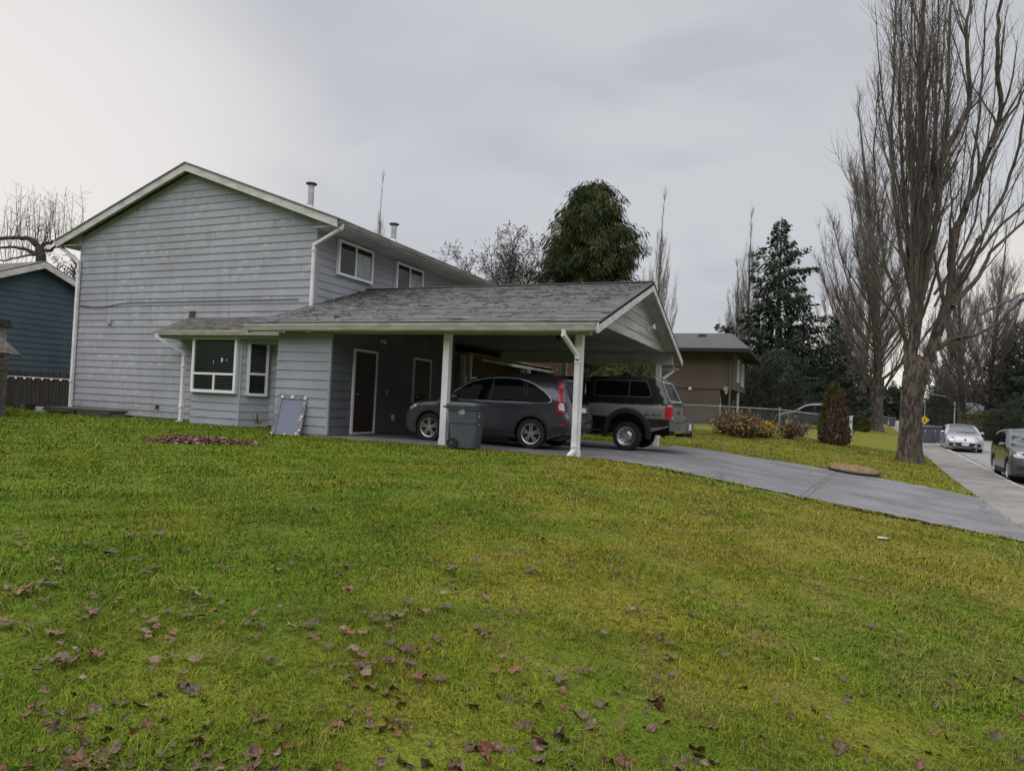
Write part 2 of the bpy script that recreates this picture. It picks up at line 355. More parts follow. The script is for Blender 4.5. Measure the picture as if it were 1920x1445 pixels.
S.cycles.max_bounces = 8; S.cycles.transparent_max_bounces = 12

# ---------------------------------------------------------------- grass material (shared by soil sheet and blades)
def grassmat(name, blades):
    m = bpy.data.materials.new(name); m.use_nodes = True; nt = m.node_tree; N = nt.nodes; Lk = nt.links; b = N['Principled BSDF']
    geo = N.new('ShaderNodeNewGeometry')
    def noise(sc, det=4, off=0):
        mp = N.new('ShaderNodeMapping'); mp.inputs['Location'].default_value = (off, off*.7, 0); mp.inputs['Scale'].default_value = (1, 1, 0); Lk.new(geo.outputs['Position'], mp.inputs[0])
        n = N.new('ShaderNodeTexNoise'); n.inputs['Scale'].default_value = sc; n.inputs['Detail'].default_value = det; Lk.new(mp.outputs[0], n.inputs['Vector']); return n.outputs['Fac']
    def rng(f, a, z, lo=0, hi=1):
        r = N.new('ShaderNodeMapRange'); r.interpolation_type = 'SMOOTHSTEP'; r.inputs[1].default_value = a; r.inputs[2].default_value = z; r.inputs[3].default_value = lo; r.inputs[4].default_value = hi; Lk.new(f, r.inputs[0]); return r.outputs[0]
    def mx(f, a, c):
        n = N.new('ShaderNodeMix'); n.data_type = 'RGBA'
        for i, k in ((0, f), (6, a), (7, c)):
            if isinstance(k, (int, float)): n.inputs[i].default_value = k
            elif isinstance(k, tuple): n.inputs[i].default_value = (*k, 1)
            else: Lk.new(k, n.inputs[i])
        return n.outputs[2]
    def mul(a, c):
        n = N.new('ShaderNodeMath'); n.operation = 'MULTIPLY'; Lk.new(a, n.inputs[0])
        if isinstance(c, (int, float)): n.inputs[1].default_value = c
        else: Lk.new(c, n.inputs[1])
        return n.outputs[0]
    def add(a, c):
        n = N.new('ShaderNodeMath'); n.operation = 'ADD'; Lk.new(a, n.inputs[0])
        if isinstance(c, (int, float)): n.inputs[1].default_value = c
        else: Lk.new(c, n.inputs[1])
        return n.outputs[0]
    sx = N.new('ShaderNodeSeparateXYZ'); Lk.new(geo.outputs['Position'], sx.inputs[0])
    # mossier towards the drive, greener by the house
    sd_ = add(mul(sx.outputs[0], .6), mul(sx.outputs[1], .35)); side = rng(sd_, -3.2, 3.4, -.13, .105)
    g = mx(rng(noise(.9, 5), .35, .65), (.092, .158, .013), (.138, .188, .018))
    yel = rng(add(noise(.38, 6, 5.3), side), .43, .66)
    g = mx(mul(yel, .80), g, (.215, .195, .024))
    straw = rng(add(noise(2.2, 6, 9.1), side), .50, .70)
    g = mx(mul(straw, .42), g, (.23, .185, .06))
    dk = rng(add(noise(1.6, 6, 2.2), rng(sx.outputs[1], 9, 2, -.03, .07)), .47, .66)
    g = mx(mul(dk, .45), g, (.060, .112, .009))
    brn = rng(noise(6.5, 6, 7.7), .60, .72); g = mx(mul(brn, .65), g, (.125, .088, .040))
    moss = rng(noise(4.2, 6, 3.3), .56, .72); g = mx(mul(moss, .4), g, (.19, .20, .02))
    if blades:
        a = N.new('ShaderNodeAttribute'); a.attribute_name = 'rnd'
        hs = N.new('ShaderNodeHueSaturation'); Lk.new(g, hs.inputs['Color'])
        Lk.new(rng(a.outputs['Fac'], 0, 1, .38, 1.42), hs.inputs['Value']); Lk.new(rng(a.outputs['Fac'], 0, 1, .512, .485), hs.inputs['Hue'])
        g = hs.outputs[0]
        a2 = N.new('ShaderNodeAttribute'); a2.attribute_name = 'dead'
        g = mx(a2.outputs['Fac'], g, (.28, .20, .06))
        b.inputs['Roughness'].default_value = .85; b.inputs['Specular IOR Level'].default_value = .06
    else:
        fine = rng(noise(26, 4, 1.1), .3, .7)
        g2 = mx(rng(noise(55, 4, 4.4), .35, .7), (.040, .055, .006), g)
        g = mx(fine, g2, g)
        bp = N.new('ShaderNodeBump'); bp.inputs['Distance'].default_value = .035; Lk.new(noise(38, 5), bp.inputs['Height']); Lk.new(bp.outputs[0], b.inputs['Normal'])
        b.inputs['Roughness'].default_value = .95; b.inputs['Specular IOR Level'].default_value = .1
    Lk.new(g, b.inputs['Base Color'])
    return m
M['lawn'] = grassmat('lawn_turf', False); M['blades'] = grassmat('grass_blades', True)

# driveway: draped between its two edges
NEAR = [ground_at(*p) for p in ((1112, 859), (1200, 871), (1350, 901), (1500, 932), (1700, 972), (1925, 1017))]
FAR = [ground_at(*p) for p in ((1288, 840), (1400, 856), (1500, 871), (1600, 889), (1720, 910), (1832, 933))]
NEAR[0] = Vector((-3.95, 13.2, 0)); FAR[0] = Vector((-3.95, 22.6, 0))
NEAR[-1].x = sw_edge(NEAR[-1].y); FAR[-1].x = sw_edge(FAR[-1].y)
DRV = [(p.x, p.y) for p in NEAR] + [(p.x, p.y) for p in FAR[::-1]]
def in_drive(x, y):
    c = False
    for i in range(len(DRV)):
        a, b = DRV[i], DRV[(i+1) % len(DRV)]
        if (a[1] > y) != (b[1] > y) and x < (b[0]-a[0])*(y-a[1])/(b[1]-a[1]) + a[0]: c = not c
    return c
# ---------------------------------------------------------------- ground sheet, street aligned grid
us = [-600,-250,-120,-60,-30,-18,-13,-12,-11.6,-11.5,-1.58,-1.48,-1.3,-.6,-.02,.0] + [.25*i for i in range(1, 60)] + [15.5,17,19,21,24,28,35,45,60,90,150,300,600]
ys = [-300,-120,-50,-25,-12] + [-6 + .5*i for i in range(0, 100)] + [45,47,50,54,58,63,70,80,95,115,140,180,250,400,900]
def sheet_z(u, y):
    x = sw_edge(y) - u
    if u < -11.55: return -.1 + rise(min(y, 160))
    if u < -1.5: return -.42 + rise(min(y, 160))
    if u < -.001: return -.18 + rise(min(y, 160))
    if y > 160: return gz(sw_edge(160) - u, 160)
    return gz(x, y) - (.06 if in_drive(x, y) else 0) - (.12 if -10.4 < x < -3.95 and 13.4 < y < 22.4 else 0)
b = MB(); nu = len(us)
for y in ys:
    for u in us: b.v.append((sw_edge(y) - u, y, sheet_z(u, y)))
for j in range(len(ys)-1):
    for i in range(nu-1): b.f.append((j*nu+i, (j+1)*nu+i, (j+1)*nu+i+1, j*nu+i+1)); b.m.append(0)
tag(b.build('lawn', M['lawn'], smooth=True), kind='structure')
def strip(name, ua, ub, za, zb, mat, y0=-40, y1=260, dy=2.0, th=0):
    b = MB(); n = int((y1 - y0)/dy)
    for j in range(n+1):
        y = y0 + dy*j; r = rise(min(y, 160))
        b.v.append((sw_edge(y) - ua, y, za + r)); b.v.append((sw_edge(y) - ub, y, zb + r))
    for j in range(n): b.f.append((2*j, 2*j+1, 2*j+3, 2*j+2)); b.m.append(0)
    return tag(b.build(name, mat, smooth=True), kind='structure')
# pavement in slabs with joints
b = MB(); y = -30.0
while y < 170:
    y1 = y + 1.52; g = .012
    for ya, yb in ((y + g, y1 - g),):
        q = []
        for yy, uu in ((ya, .0), (ya, -1.47), (yb, -1.47), (yb, .0)): q.append((sw_edge(yy) - uu, yy, -.088 + rise(yy)))
        b.prism(q[::-1] if False else q, (0, 0, -.08))
    y = y1
tag(b.build('pavement', M['sidewalk']), kind='structure')
strip('pavement_joint_bed', .0, -1.47, -.105, -.105, M['concrete'])
b = MB(); n = 150
for j in range(n+1):
    y = -30 + 1.4*j; r = rise(min(y, 160))
    for uu, zz in ((-1.475, -.085), (-1.60, -.09), (-1.64, -.19), (-1.64, -.26)): b.v.append((sw_edge(y) - uu, y, zz + r))
for j in range(n):
    for k in range(3): b.f.append((4*j+k, 4*j+k+1, 4*j+4+k+1, 4*j+4+k)); b.m.append(0)
tag(b.build('kerb', M['kerb']), kind='structure')
strip('road', -1.64, -11.35, -.20, -.20, M['road'])
strip('road_gutter', -1.65, -2.0, -.195, -.196, M['asphalt'])
b = MB()
for j in range(n+1):
    y = -30 + 1.4*j; r = rise(min(y, 160))
    for uu, zz in ((-11.35, -.26), (-11.35, -.1), (-11.5, -.085)): b.v.append((sw_edge(y) - uu, y, zz + r))
for j in range(n):
    for k in range(2): b.f.append((3*j+k, 3*j+k+1, 3*j+3+k+1, 3*j+3+k)); b.m.append(0)
tag(b.build('far_kerb', M['kerb']), kind='structure')

def pl(pts, t):
    k = t*(len(pts)-1); i = min(int(k), len(pts)-2); return pts[i].lerp(pts[i+1], k - i)
b = MB(); na, nb = 60, 26
for i in range(na+1):
    for j in range(nb+1):
        p = pl(NEAR, i/na).lerp(pl(FAR, i/na), j/nb)
        jit = .05*math.sin(i*1.7)*(j in (0, nb)) + .03*math.sin(i*4.1 + 1)*(j in (0, nb))
        k = 1 - min(1, max(0, (i/na)/.12))
        z = gz(p.x, p.y) + .014
        b.v.append((p.x, p.y + jit, z))
for i in range(na):
    for j in range(nb): b.f.append((i*(nb+1)+j, (i+1)*(nb+1)+j, (i+1)*(nb+1)+j+1, i*(nb+1)+j+1)); b.m.append(0)
tag(b.build('driveway', M['asphalt'], smooth=True), kind='structure')
# expansion joint across the drive
b = MB()
for k in range(2):
    for t0 in range(40):
        pa = pl(NEAR, .60 + .012*k).lerp(pl(FAR, .54 + .012*k), t0/40); pb = pl(NEAR, .60 + .012*k).lerp(pl(FAR, .54 + .012*k), (t0+1)/40)
        w = Vector((.010, 0, 0))
        b.add([(q.x, q.y, gz(q.x, q.y) + .019) for q in (pa - w, pa + w, pb + w, pb - w)], [(0,1,2,3)])
tag(b.build('driveway_joint', pmat('joint_tar', (.09,.09,.09), .9)), kind='structure')
def slabz(x, y): return .60 - .012*max(0, x + 7.4) - .02*max(0, y - 14.3)
b = MB()
xs = [-10.47, -9, -7.4, -5.5, -3.86]; yy = [13.18, 14.3, 16, 18, 20, 22.6]
for y in yy:
    for x in xs: b.v.append((x, y, slabz(x, y)))
for j in range(len(yy)-1):
    for i in range(len(xs)-1): b.f.append((j*5+i, j*5+i+1, (j+1)*5+i+1, (j+1)*5+i)); b.m.append(0)
for i in range(4): b.add([(xs[i], 13.18, slabz(xs[i], 13.18)), (xs[i+1], 13.18, slabz(xs[i+1], 13.18)), (xs[i+1], 13.18, .3), (xs[i], 13.18, .3)], [(0,3,2,1)])
for j in range(5): b.add([(-3.86, yy[j], slabz(-3.86, yy[j])), (-3.86, yy[j+1], slabz(-3.86, yy[j+1])), (-3.86, yy[j+1], .2), (-3.86, yy[j], .2)], [(0,3,2,1)])
tag(b.build('carport_floor', M['slab']), kind='structure')

# ---------------------------------------------------------------- grass blades
def in_poly_np(x, y, poly):
    c = np.zeros(len(x), bool); n = len(poly)
    for i in range(n):
        x0, y0 = poly[i]; x1, y1 = poly[(i+1) % n]
        t = ((y0 > y) != (y1 > y)) & (x < (x1-x0)*(y-y0)/((y1-y0) + 1e-12) + x0)
        c ^= t
    return c
gzv = np.vectorize(gz)
def blades(name, zones):
    X = []; Y = []; Hh = []; Ww = []
    for (d0, d1, dens, h, w) in zones:
        a0, a1 = -.80, .80
        n = int((d1*d1 - d0*d0)/2*(a1 - a0)*dens)
        d = np.sqrt(RNG.uniform(d0*d0, d1*d1, n)); a = RNG.uniform(a0, a1, n) + YAW
        x = -d*np.sin(a); y = d*np.cos(a)
        X.append(x); Y.append(y); Hh.append(h*RNG.uniform(.45, 1.25, n)); Ww.append(w*RNG.uniform(.7, 1.3, n))
    X = np.concatenate(X); Y = np.concatenate(Y); Hh = np.concatenate(Hh); Ww = np.concatenate(Ww)
    jx = np.sin(X*5.1 + Y*3.7)*.05 + RNG.normal(0, .035, len(X)); jy = np.sin(X*4.3 - Y*6.1)*.05 + RNG.normal(0, .035, len(X))
    ok = ~(in_poly_np(X + jx, Y + jy - .05, DRV) & in_poly_np(X + jx, Y + jy + .05, DRV)); u = 2.25 + .075*Y - X
    ok &= u > np.abs(jx)*.5 - .05
    ok &= ~((X > -10.5) & (X < -3.86) & (Y > 13.17) & (Y < 22.7))
    ok &= ~((X < -10.4) & (X > -12.2) & (Y > 13.3)); ok &= ~((X < -12.0) & (Y > 15.25) & (X > -22.6)); ok &= ~((X < -14.3) & (X > -16.9) & (Y > 14.7))
    X = X[ok]; Y = Y[ok]; Hh = Hh[ok]; Ww = Ww[ok]; n = len(X); Z = gzv(X, Y)
    # uneven growth: clumps
    cl = np.sin(X*3.1 + 1.3*np.sin(Y*2.3)) * np.sin(Y*2.7 + 1.1*np.sin(X*1.9)) + .6*np.sin(X*7.7 + Y*1.1)*np.sin(Y*8.3 - X*2)
    cl2 = np.sin(X*17.3 + 2*np.sin(Y*11.1))*np.sin(Y*15.9 + 2*np.sin(X*13.7)); tall = (RNG.uniform(0, 1, n) < .035)*RNG.uniform(.5, 1.3, n); Ww = Ww*np.where(RNG.uniform(0, 1, n) < .06, 2.0, 1.0); Hh *= 1 + tall; Hh *= np.maximum(.35, 1 + .38*cl + .40*cl2)
    th = RNG.uniform(0, 2*PI, n); ln = RNG.uniform(.2, 1.7, n)
    dx, dy = np.cos(th), np.sin(th); sx, sy = -dy, dx
    V = np.zeros((n, 5, 3), np.float32)
    for k, (t, wk) in enumerate(((0, 1), (0, 1), (.55, .8), (.55, .8), (1, 0))):
        sgn = (-1 if k % 2 == 0 else 1) if k < 4 else 0
        off = ln*Hh*t*t; hz = Hh*t*(1 - .32*ln*t)
        V[:, k, 0] = X + dx*off + sx*Ww*.5*wk*sgn; V[:, k, 1] = Y + dy*off + sy*Ww*.5*wk*sgn; V[:, k, 2] = Z + hz - .004
    me = bpy.data.meshes.new(name)
    me.vertices.add(n*5); me.vertices.foreach_set('co', V.reshape(-1))
    base = (np.arange(n)*5)[:, None]
    loops = np.concatenate([base + np.array([[0, 1, 3, 2]]), base + np.array([[2, 3, 4]])], axis=1).astype(np.int32).reshape(-1)
    me.loops.add(len(loops)); me.loops.foreach_set('vertex_index', loops)
    st = (np.arange(n)*7)[:, None] + np.array([[0, 4]]); me.polygons.add(n*2)
    me.polygons.foreach_set('loop_start', st.reshape(-1).astype(np.int32))
    me.update(calc_edges=True); me.validate()
    rn = np.repeat(np.clip(RNG.normal(.5, .24, n) + .16*cl2, 0, 1).astype(np.float32), 5); at_ = me.attributes.new('rnd', 'FLOAT', 'POINT'); at_.data.foreach_set('value', rn)
    dd = np.repeat((RNG.uniform(0, 1, n) < .07).astype(np.float32)*.8, 5); at_ = me.attributes.new('dead', 'FLOAT', 'POINT'); at_.data.foreach_set('value', dd)
    me.materials.append(M['blades'])
    o = bpy.data.objects.new(name, me); COL.objects.link(o)
    return tag(o, 'short mossy lawn grass in front of the grey house', 'grass', kind='stuff')
blades('grass', [(2.0, 4.2, 13500, .030, .0030), (4.2, 7.5, 6800, .032, .0044), (7.5, 12, 2800, .035, .0070), (12, 19, 1100, .042, .011), (19, 36, 330, .045, .018)])
# ---------------------------------------------------------------- lap siding
def siding(mb, poly, axis, pos, out, lap=.2205, z0=.59, proud=.020, lip=.004):
    """poly: convex polygon of (u, z); axis 'x': wall runs along x at y=pos; axis 'y': along y at x=pos; out: +1/-1 outward direction"""
    zs = [p[1] for p in poly]; zlo, zhi = min(zs), max(zs)
    def span(z):
        us = []
        for i in range(len(poly)):
            (u0, a), (u1, c) = poly[i], poly[(i+1) % len(poly)]
            if a == c:
                if abs(a - z) < 1e-9: us += [u0, u1]
                continue
            if min(a, c) - 1e-9 <= z <= max(a, c) + 1e-9: us.append(u0 + (u1-u0)*(z-a)/(c-a))
        return (min(us), max(us)) if us else None
    def P(u, z, d):
        return (u, pos + out*d, z) if axis == 'x' else (pos + out*d, u, z)
    cuts = sorted(set([round(p[1], 5) for p in poly]))
    k = math.floor((zlo - z0)/lap); z = z0 + k*lap
    while z < zhi - 1e-6:
        a, c = max(z, zlo), min(z + lap, zhi)
        mids = [a] + [q for q in cuts if a + 1e-4 < q < c - 1e-4] + [c]
        for m0, m1 in zip(mids[:-1], mids[1:]):
            s0 = span(m0 + 1e-6); s1 = span(m1 - 1e-6)
            if not s0 or not s1: continue
            d0 = proud*(1 - (m0 - z)/lap) + lip; d1 = proud*(1 - (m1 - z)/lap) + lip
            mb.add([P(s0[0], m0, d0), P(s0[1], m0, d0), P(s1[1], m1, d1), P(s1[0], m1, d1)], [(0, 1, 2, 3)])
        s0 = span(a + 1e-6)
        if s0 and a == z: mb.add([P(s0[0], a, 0), P(s0[1], a, 0), P(s0[1], a, proud + lip), P(s0[0], a, proud + lip)], [(0, 1, 2, 3)])
        z += lap
def window(name, parent, axis, pos, out, u0, u1, z0, z1, bars=(), fw=.07, blind=True, right_pane=None, label=None):
    """white framed window standing proud of the siding; bars = list of ('v', u, za, zb) / ('h', z, ua, ub)"""
    def bx(mb, ua, ub, za, zb, da, db):
        if axis == 'x': a, c = (ua, pos + out*da, za), (ub, pos + out*db, zb)
        else: a, c = (pos + out*da, ua, za), (pos + out*db, ub, zb)
        a, c = tuple(min(p, q) for p, q in zip(a, c)), tuple(max(p, q) for p, q in zip(a, c))
        mb.box(a, c)
    f = MB()
    bx(f, u0, u0 + fw, z0, z1, .0, .10); bx(f, u1 - fw, u1, z0, z1, .0, .10)
    bx(f, u0 + fw, u1 - fw, z1 - fw, z1, .0, .10); bx(f, u0 + fw, u1 - fw, z0, z0 + fw, .0, .10)
    for t, p, a, c in bars:
        if t == 'v': bx(f, p - .03, p + .03, a, c, .02, .088)
        else: bx(f, a, c, p - .03, p + .03, .02, .088)
    fo = f.build('window', M['white_clean'], parent)
    if label: fo['label'] = label
    p = MB(); bx(p, u0 + fw*.6, u1 - fw*.6, z0 + fw*.6, z1 - fw*.6, .028, .030); p.build('interior', M['dark'], fo)
    if blind:
        s = MB(); z = z0 + .12
        while z < z1 - .1:
            bx(s, u0 + fw + .01, u1 - fw - .01, z, z + .03, .038, .046); z += .072
        s.build('blind', M['blind'], fo)
    if right_pane:
        ua, ub = right_pane; s = MB(); bx(s, ua, ub, z0 + fw, z1 - fw - .13, .036, .040); s.build('curtain', M['curtain'], fo)
    g = MB(); q_ = [(u0 + fw, z0 + fw), (u1 - fw, z0 + fw), (u1 - fw, z1 - fw), (u0 + fw, z1 - fw)]
    g.add([(u, pos + out*.064, z) if axis == 'x' else (pos + out*.064, u, z) for u, z in q_], [(0, 1, 2, 3)]); g.build('pane', M['glass'], fo)
    return fo

house = thing('house', 'two-storey grey lap-sided house with open carport and white trim', 'house', (-17.65, 15.3, .55))
house.location = (0, 0, 0)
XL, XR, YG, XM = -22.56, -12.75, 15.31, -17.655
ZAP, SL, ZE = 8.45, .358, 6.185          # apex (top of roof edge), pitch, soffit height
YB = 34.0
def rtop(x): return ZAP - SL*abs(x - XM)
# gable wall
b = MB(); zt = rtop(XM) - .20
gp = [(XL, .62), (XR, .62), (XR, rtop(XR) - .20), (XM, zt), (XL, rtop(XL) - .20)]
siding(b, gp, 'x', YG, -1); b.prism([(u, YG + .004, z) for u, z in gp], (0, .1, 0))
b.build('gable_wall', M['siding'], house)
b = MB(); siding(b, [(YG, 2.2), (YB, 2.2), (YB, rtop(XR) - .2), (YG, rtop(XR) - .2)], 'y', XR, 1)
b.box((XR - .1, YG + .12, .5), (XR + .003, YB, rtop(XR) - .2))
b.build('side_wall', M['siding_plain'], house)
b = MB(); b.box((XL, YG + .12, .5), (XL + .1, YB, rtop(XL) - .2)); b.box((XL, YB, .5), (XR, YB + .1, 6.3)); b.build('wall', M['siding_plain'], house)
for x0, x1 in ((XL + .02, -17.0), (-14.2, -12.2)): b = MB(); b.box((x0, YG + .02, .40), (x1, YG + .3, .625)); b.build('foundation', M['concrete'], house)
# corner board
b = MB(); b.box((XR - .03, YG - .034, 2.2), (XR + .034, YG + .10, 6.2)); b.build('corner_board', M['siding_plain'], house)
b = MB(); b.box((XL - .034, YG - .03, .62), (XL + .002, YG + .1, 6.2)); b.build('corner_board', M['siding_plain'], house)
# roof: two slabs
OH, OG = .91, .30
b = MB(); y0, y1 = YG - OG, YB + .4
for s in (-1, 1):
    xe = XM + s*(abs(XR - XM) + OH + .06)
    pts = [(XM, y0, rtop(XM) + .012), (xe, y0, rtop(xe) + .012), (xe, y0, rtop(xe) - .03), (XM, y0, rtop(XM) - .03)]
    b.prism([Vector(p) + Vector((0, -.03, 0)) for p in pts], (0, y1 - y0 + .03, 0))
roof = b.build('roof', M['shingle'], house, recalc=True)
# soffit board under the gable overhang and horizontal boxed eaves
b = MB()
for s in (-1, 1):
    xe = XM + s*(abs(XR - XM) + OH)
    b.prism([(XM, y0 + .05, rtop(XM) - .032), (xe, y0 + .05, rtop(xe) - .032), (xe, y0 + .05, rtop(xe) - .12), (XM, y0 + .05, rtop(XM) - .12)], (0, OG - .06, 0))
    xw = XM + s*(abs(XR - XM) + .03)
    b.box((min(xw, xe), y0 + .06, ZE - .02), (max(xw, xe), y1, ZE))
    b.prism([(xw - s*.05, YG - .03, ZE + .001), (xe - s*.02, YG - .03, ZE + .001), (xe - s*.02, YG - .03, rtop(xe) - .125), (xw - s*.05, YG - .03, rtop(xw) - .125)], (0, .02, 0))
b.build('soffit', M['soffit'], house, recalc=True)
b = MB()
for s in (-1, 1):
    xe = XM + s*(abs(XR - XM) + OH)
    w = .225
    b.prism([(XM, y0, rtop(XM) - .03), (xe, y0, rtop(xe) - .03), (xe, y0, rtop(xe) - .03 - w), (XM, y0, rtop(XM) - .03 - w*1.02)], (0, .045, 0))
    b.box((min(xe, xe - s*.03), y0 + .05, ZE), (max(xe, xe - s*.03), y1, rtop(xe) - .035))
barge = b.build('barge_board', M['white_dirty'], house, recalc=True)
def gutter(name, p, q, outv, size=.12, mat='white_dirty', parent=house):
    # K profile trough from p to q; outv = outward unit vector
    p = Vector(p); q = Vector(q); o = Vector(outv); u = Vector((0, 0, 1)); sz = size
    prof = [(0, 0), (0, -sz), (sz*.62, -sz), (sz*.8, -sz*.55), (sz, -sz*.12), (sz, 0), (sz - .012, 0), (sz - .012, -sz*.1), (sz*.74, -sz*.5), (sz*.58, -sz + .012), (.012, -sz + .012), (.012, 0)]
    mb = MB(); mb.prism([p + o*a + u*c for a, c in prof], q - p)
    return mb.build(name, M[mat], parent, recalc=True)
xe = XR + OH
gutter('gutter', (xe + .002, y0 - .02, 6.335), (xe + .002, y1, 6.335), (1, 0, 0), mat='gutter_grey')
gutter('gutter', (2*XM - xe - .002, y0 - .02, 6.335), (2*XM - xe - .002, y1, 6.335), (-1, 0, 0))
def downspout(pts, w=.085, brackets=(), parent=house, elbow=None):
    b = MB()
    for p, q in zip(pts[:-1], pts[1:]):
        p = Vector(p); q = Vector(q); d = (q - p).normalized()*.03
        b.bar(p - d, q + d, w, w*.8, up=(0, 1, 0) if abs((q-p).normalized().z) > .9 else (0, 0, 1))
    for z, o in brackets:
        p = Vector(o); b.box((p.x - w*.62, p.y - w*.62, z), (p.x + w*.62, p.y + w*.62, z + .05))
    return b.build('downspout', M['white'], parent)
downspout([(XR + OH + .05, YG - .15, 6.2), (XR + OH + .02, YG - .16, 6.10), (XR + .0, YG - .10, 5.72), (XR - .0, YG - .10, 2.62), (XR + .05, YG - .22, 2.45)], brackets=((5.55, (XR, YG - .10, 0)), (2.75, (XR, YG - .10, 0))))
downspout([(XL - OH - .03, YG - .12, 6.2), (XL - OH + .05, YG - .12, 6.12), (XL + .02, YG - .10, 5.62), (XL + .02, YG - .10, .62)], w=.10, brackets=((5.3, (XL + .02, YG - .10, 0)), (1.6, (XL + .02, YG - .10, 0))))
# vent pipes on the right roof slope
for (x, y, h) in ((-13.5, 15.85, .74), (-12.35, 18.5, .58)):
    b = MB(); zb = rtop(x) - .05
    b.tube([(x, y, zb), (x, y, zb + h)], .085, 14); b.tube([(x, y, zb - .02), (x, y, zb + .12)], [.17, .10], 14)
    v = b.build('vent_pipe', M['metal'], house, angle=.6)
    c = MB(); c.tube([(x, y, zb + h - .005), (x, y, zb + h + .02), (x, y, zb + h + .05), (x, y, zb + h + .075)], [.10, .16, .16, .02], 16); c.build('cap', M['metal_dark'], v, angle=.6)
# upstairs windows on the side wall
window('window', house, 'y', XR + .02, 1, 16.18, 17.9, 5.08, 6.11, bars=(('v', 17.02, 5.1, 6.1),), blind=False, right_pane=(17.06, 17.83), label='nearer upstairs window with a pale curtain in its right half')
window('window', house, 'y', XR + .02, 1, 19.24, 20.95, 5.08, 6.09, bars=(('v', 20.08, 5.1, 6.1),), blind=False, right_pane=(20.12, 20.88), label='farther upstairs window half hidden behind the carport ridge')
# cable looped along the gable, small wall boxes
b = MB(); pts = []
for i in range(25):
    t = i/24; x = XL + .1 + t*9.2
    z = 4.17 - .10*math.sin(PI*min(1, t/.22))*(t < .22) + .05*min(1, t/.25)
    pts.append((x, YG - .04, z))
b.tube(pts, .011, 5); b.build('cable', M['black'], house)
b = MB(); b.box((-21.04, YG - .07, 3.53), (-20.88, YG - .02, 3.70)); b.build('vent_cover', M['metal'], house)
b = MB(); b.box((-17.42, YG - .05, 3.72), (-17.2, YG - .02, 3.92)); b.build('patch_board', M['wood_grey'], house)
b = MB(); b.box((-18.6, YG - .08, .9), (-18.52, YG - .02, 1.0)); b.tube([(-18.56, YG - .06, .92), (-18.56, YG - .14, .86)], .018, 8); b.build('tap', M['metal_dark'], house)

# ---------------------------------------------------------------- bay window
BY = 14.70; bl, br, cl_, cr = -16.50, -14.63, -16.98, -14.15
bay = MB()
siding(bay, [(bl, .5), (br, .5), (br, 3.06), (bl, 3.06)], 'x', BY, -1, z0=.55)
def skew_siding(mb, p, q, z0, z1):
    p = Vector((p[0], p[1], 0)); q = Vector((q[0], q[1], 0)); d = (q - p).normalized(); n = Vector((d.y, -d.x, 0)); z = .55 - .2205
    while z < z1:
        a, c = max(z, z0), min(z + .2205, z1)
        f = lambda zz: .026 - .022*(zz - z)/.2205
        mb.add([p + n*f(a) + Vector((0,0,a)), q + n*f(a) + Vector((0,0,a)), q + n*f(c) + Vector((0,0,c)), p + n*f(c) + Vector((0,0,c))], [(0,1,2,3)])
        if a == z: mb.add([p + Vector((0,0,a)), q + Vector((0,0,a)), q + n*.026 + Vector((0,0,a)), p + n*.026 + Vector((0,0,a))], [(0,1,2,3)])
        z += .2205
skew_siding(bay, (br, BY), (cr, YG), .5, 3.06); skew_siding(bay, (cl_, YG), (bl, BY), .5, 3.06)
bay.prism([(cl_, YG, .5), (bl, BY + .003, .5), (br, BY + .003, .5), (cr, YG, .5)], (0, 0, 2.56))
bay.box((br - .05, BY - .03, .5), (br + .012, BY + .02, 3.06))
bay.build('bay_wall', M['siding_plain'], house)
window('window', house, 'x', BY - .02, -1, -16.44, -14.74, 1.48, 3.08, bars=(('h', 2.02, -16.38, -14.8), ('v', -15.57, 1.54, 2.0)), fw=.085, label='large white bay window with blinds and two lower panes')
# stickers on the glass
for x, z, r in ((-15.62, 2.36, .035), (-15.3, 2.42, .05), (-15.12, 2.42, .03)):
    b = MB(); b.add([(x + r*math.cos(a)*(.5 if r < .04 else 1), BY - .09, z + r*1.4*math.sin(a)) for a in [i*PI/4 for i in range(8)]], [tuple(range(8))]); b.build('window_sticker', M['curtain'], house)
# narrow window on the angled face: built flat, then turned onto the face
nw = MB(); wlen = math.hypot(cr - br, YG - BY); ang = math.atan2(YG - BY, cr - br)
T = Matrix.Translation((br, BY, 0)) @ Matrix.Rotation(ang, 4, 'Z')
u0, u1, z0, z1 = .13, .70, 1.44, 3.02
for a, c in (((u0, -.11, z0), (u0 + .075, -.02, z1)), ((u1 - .075, -.11, z0), (u1, -.02, z1)), ((u0 + .075, -.11, z1 - .075), (u1 - .075, -.02, z1)), ((u0 + .075, -.11, z0), (u1 - .075, -.02, z0 + .075)), ((u0 + .075, -.10, 2.03), (u1 - .075, -.03, 2.09))): nw.box(a, c, M=T)
nwo = nw.build('window', M['white_clean'], house); nwo['label'] = 'narrow white window on the angled side of the bay'
q = MB(); q.box((u0 + .04, -.036, z0 + .04), (u1 - .04, -.034, z1 - .04), M=T); q.build('interior', M['dark'], nwo)
q = MB(); z = 2.12
while z < z1 - .1: q.box((u0 + .085, -.055, z), (u1 - .085, -.047, z + .03), M=T); z += .072
q.build('blind', M['blind'], nwo)
q = MB(); q.add([T @ Vector(p) for p in ((u0 + .075, -.076, z0 + .075), (u1 - .075, -.076, z0 + .075), (u1 - .075, -.076, z1 - .075), (u0 + .075, -.076, z1 - .075))], [(0, 1, 2, 3)]); q.build('pane', M['glass'], nwo)
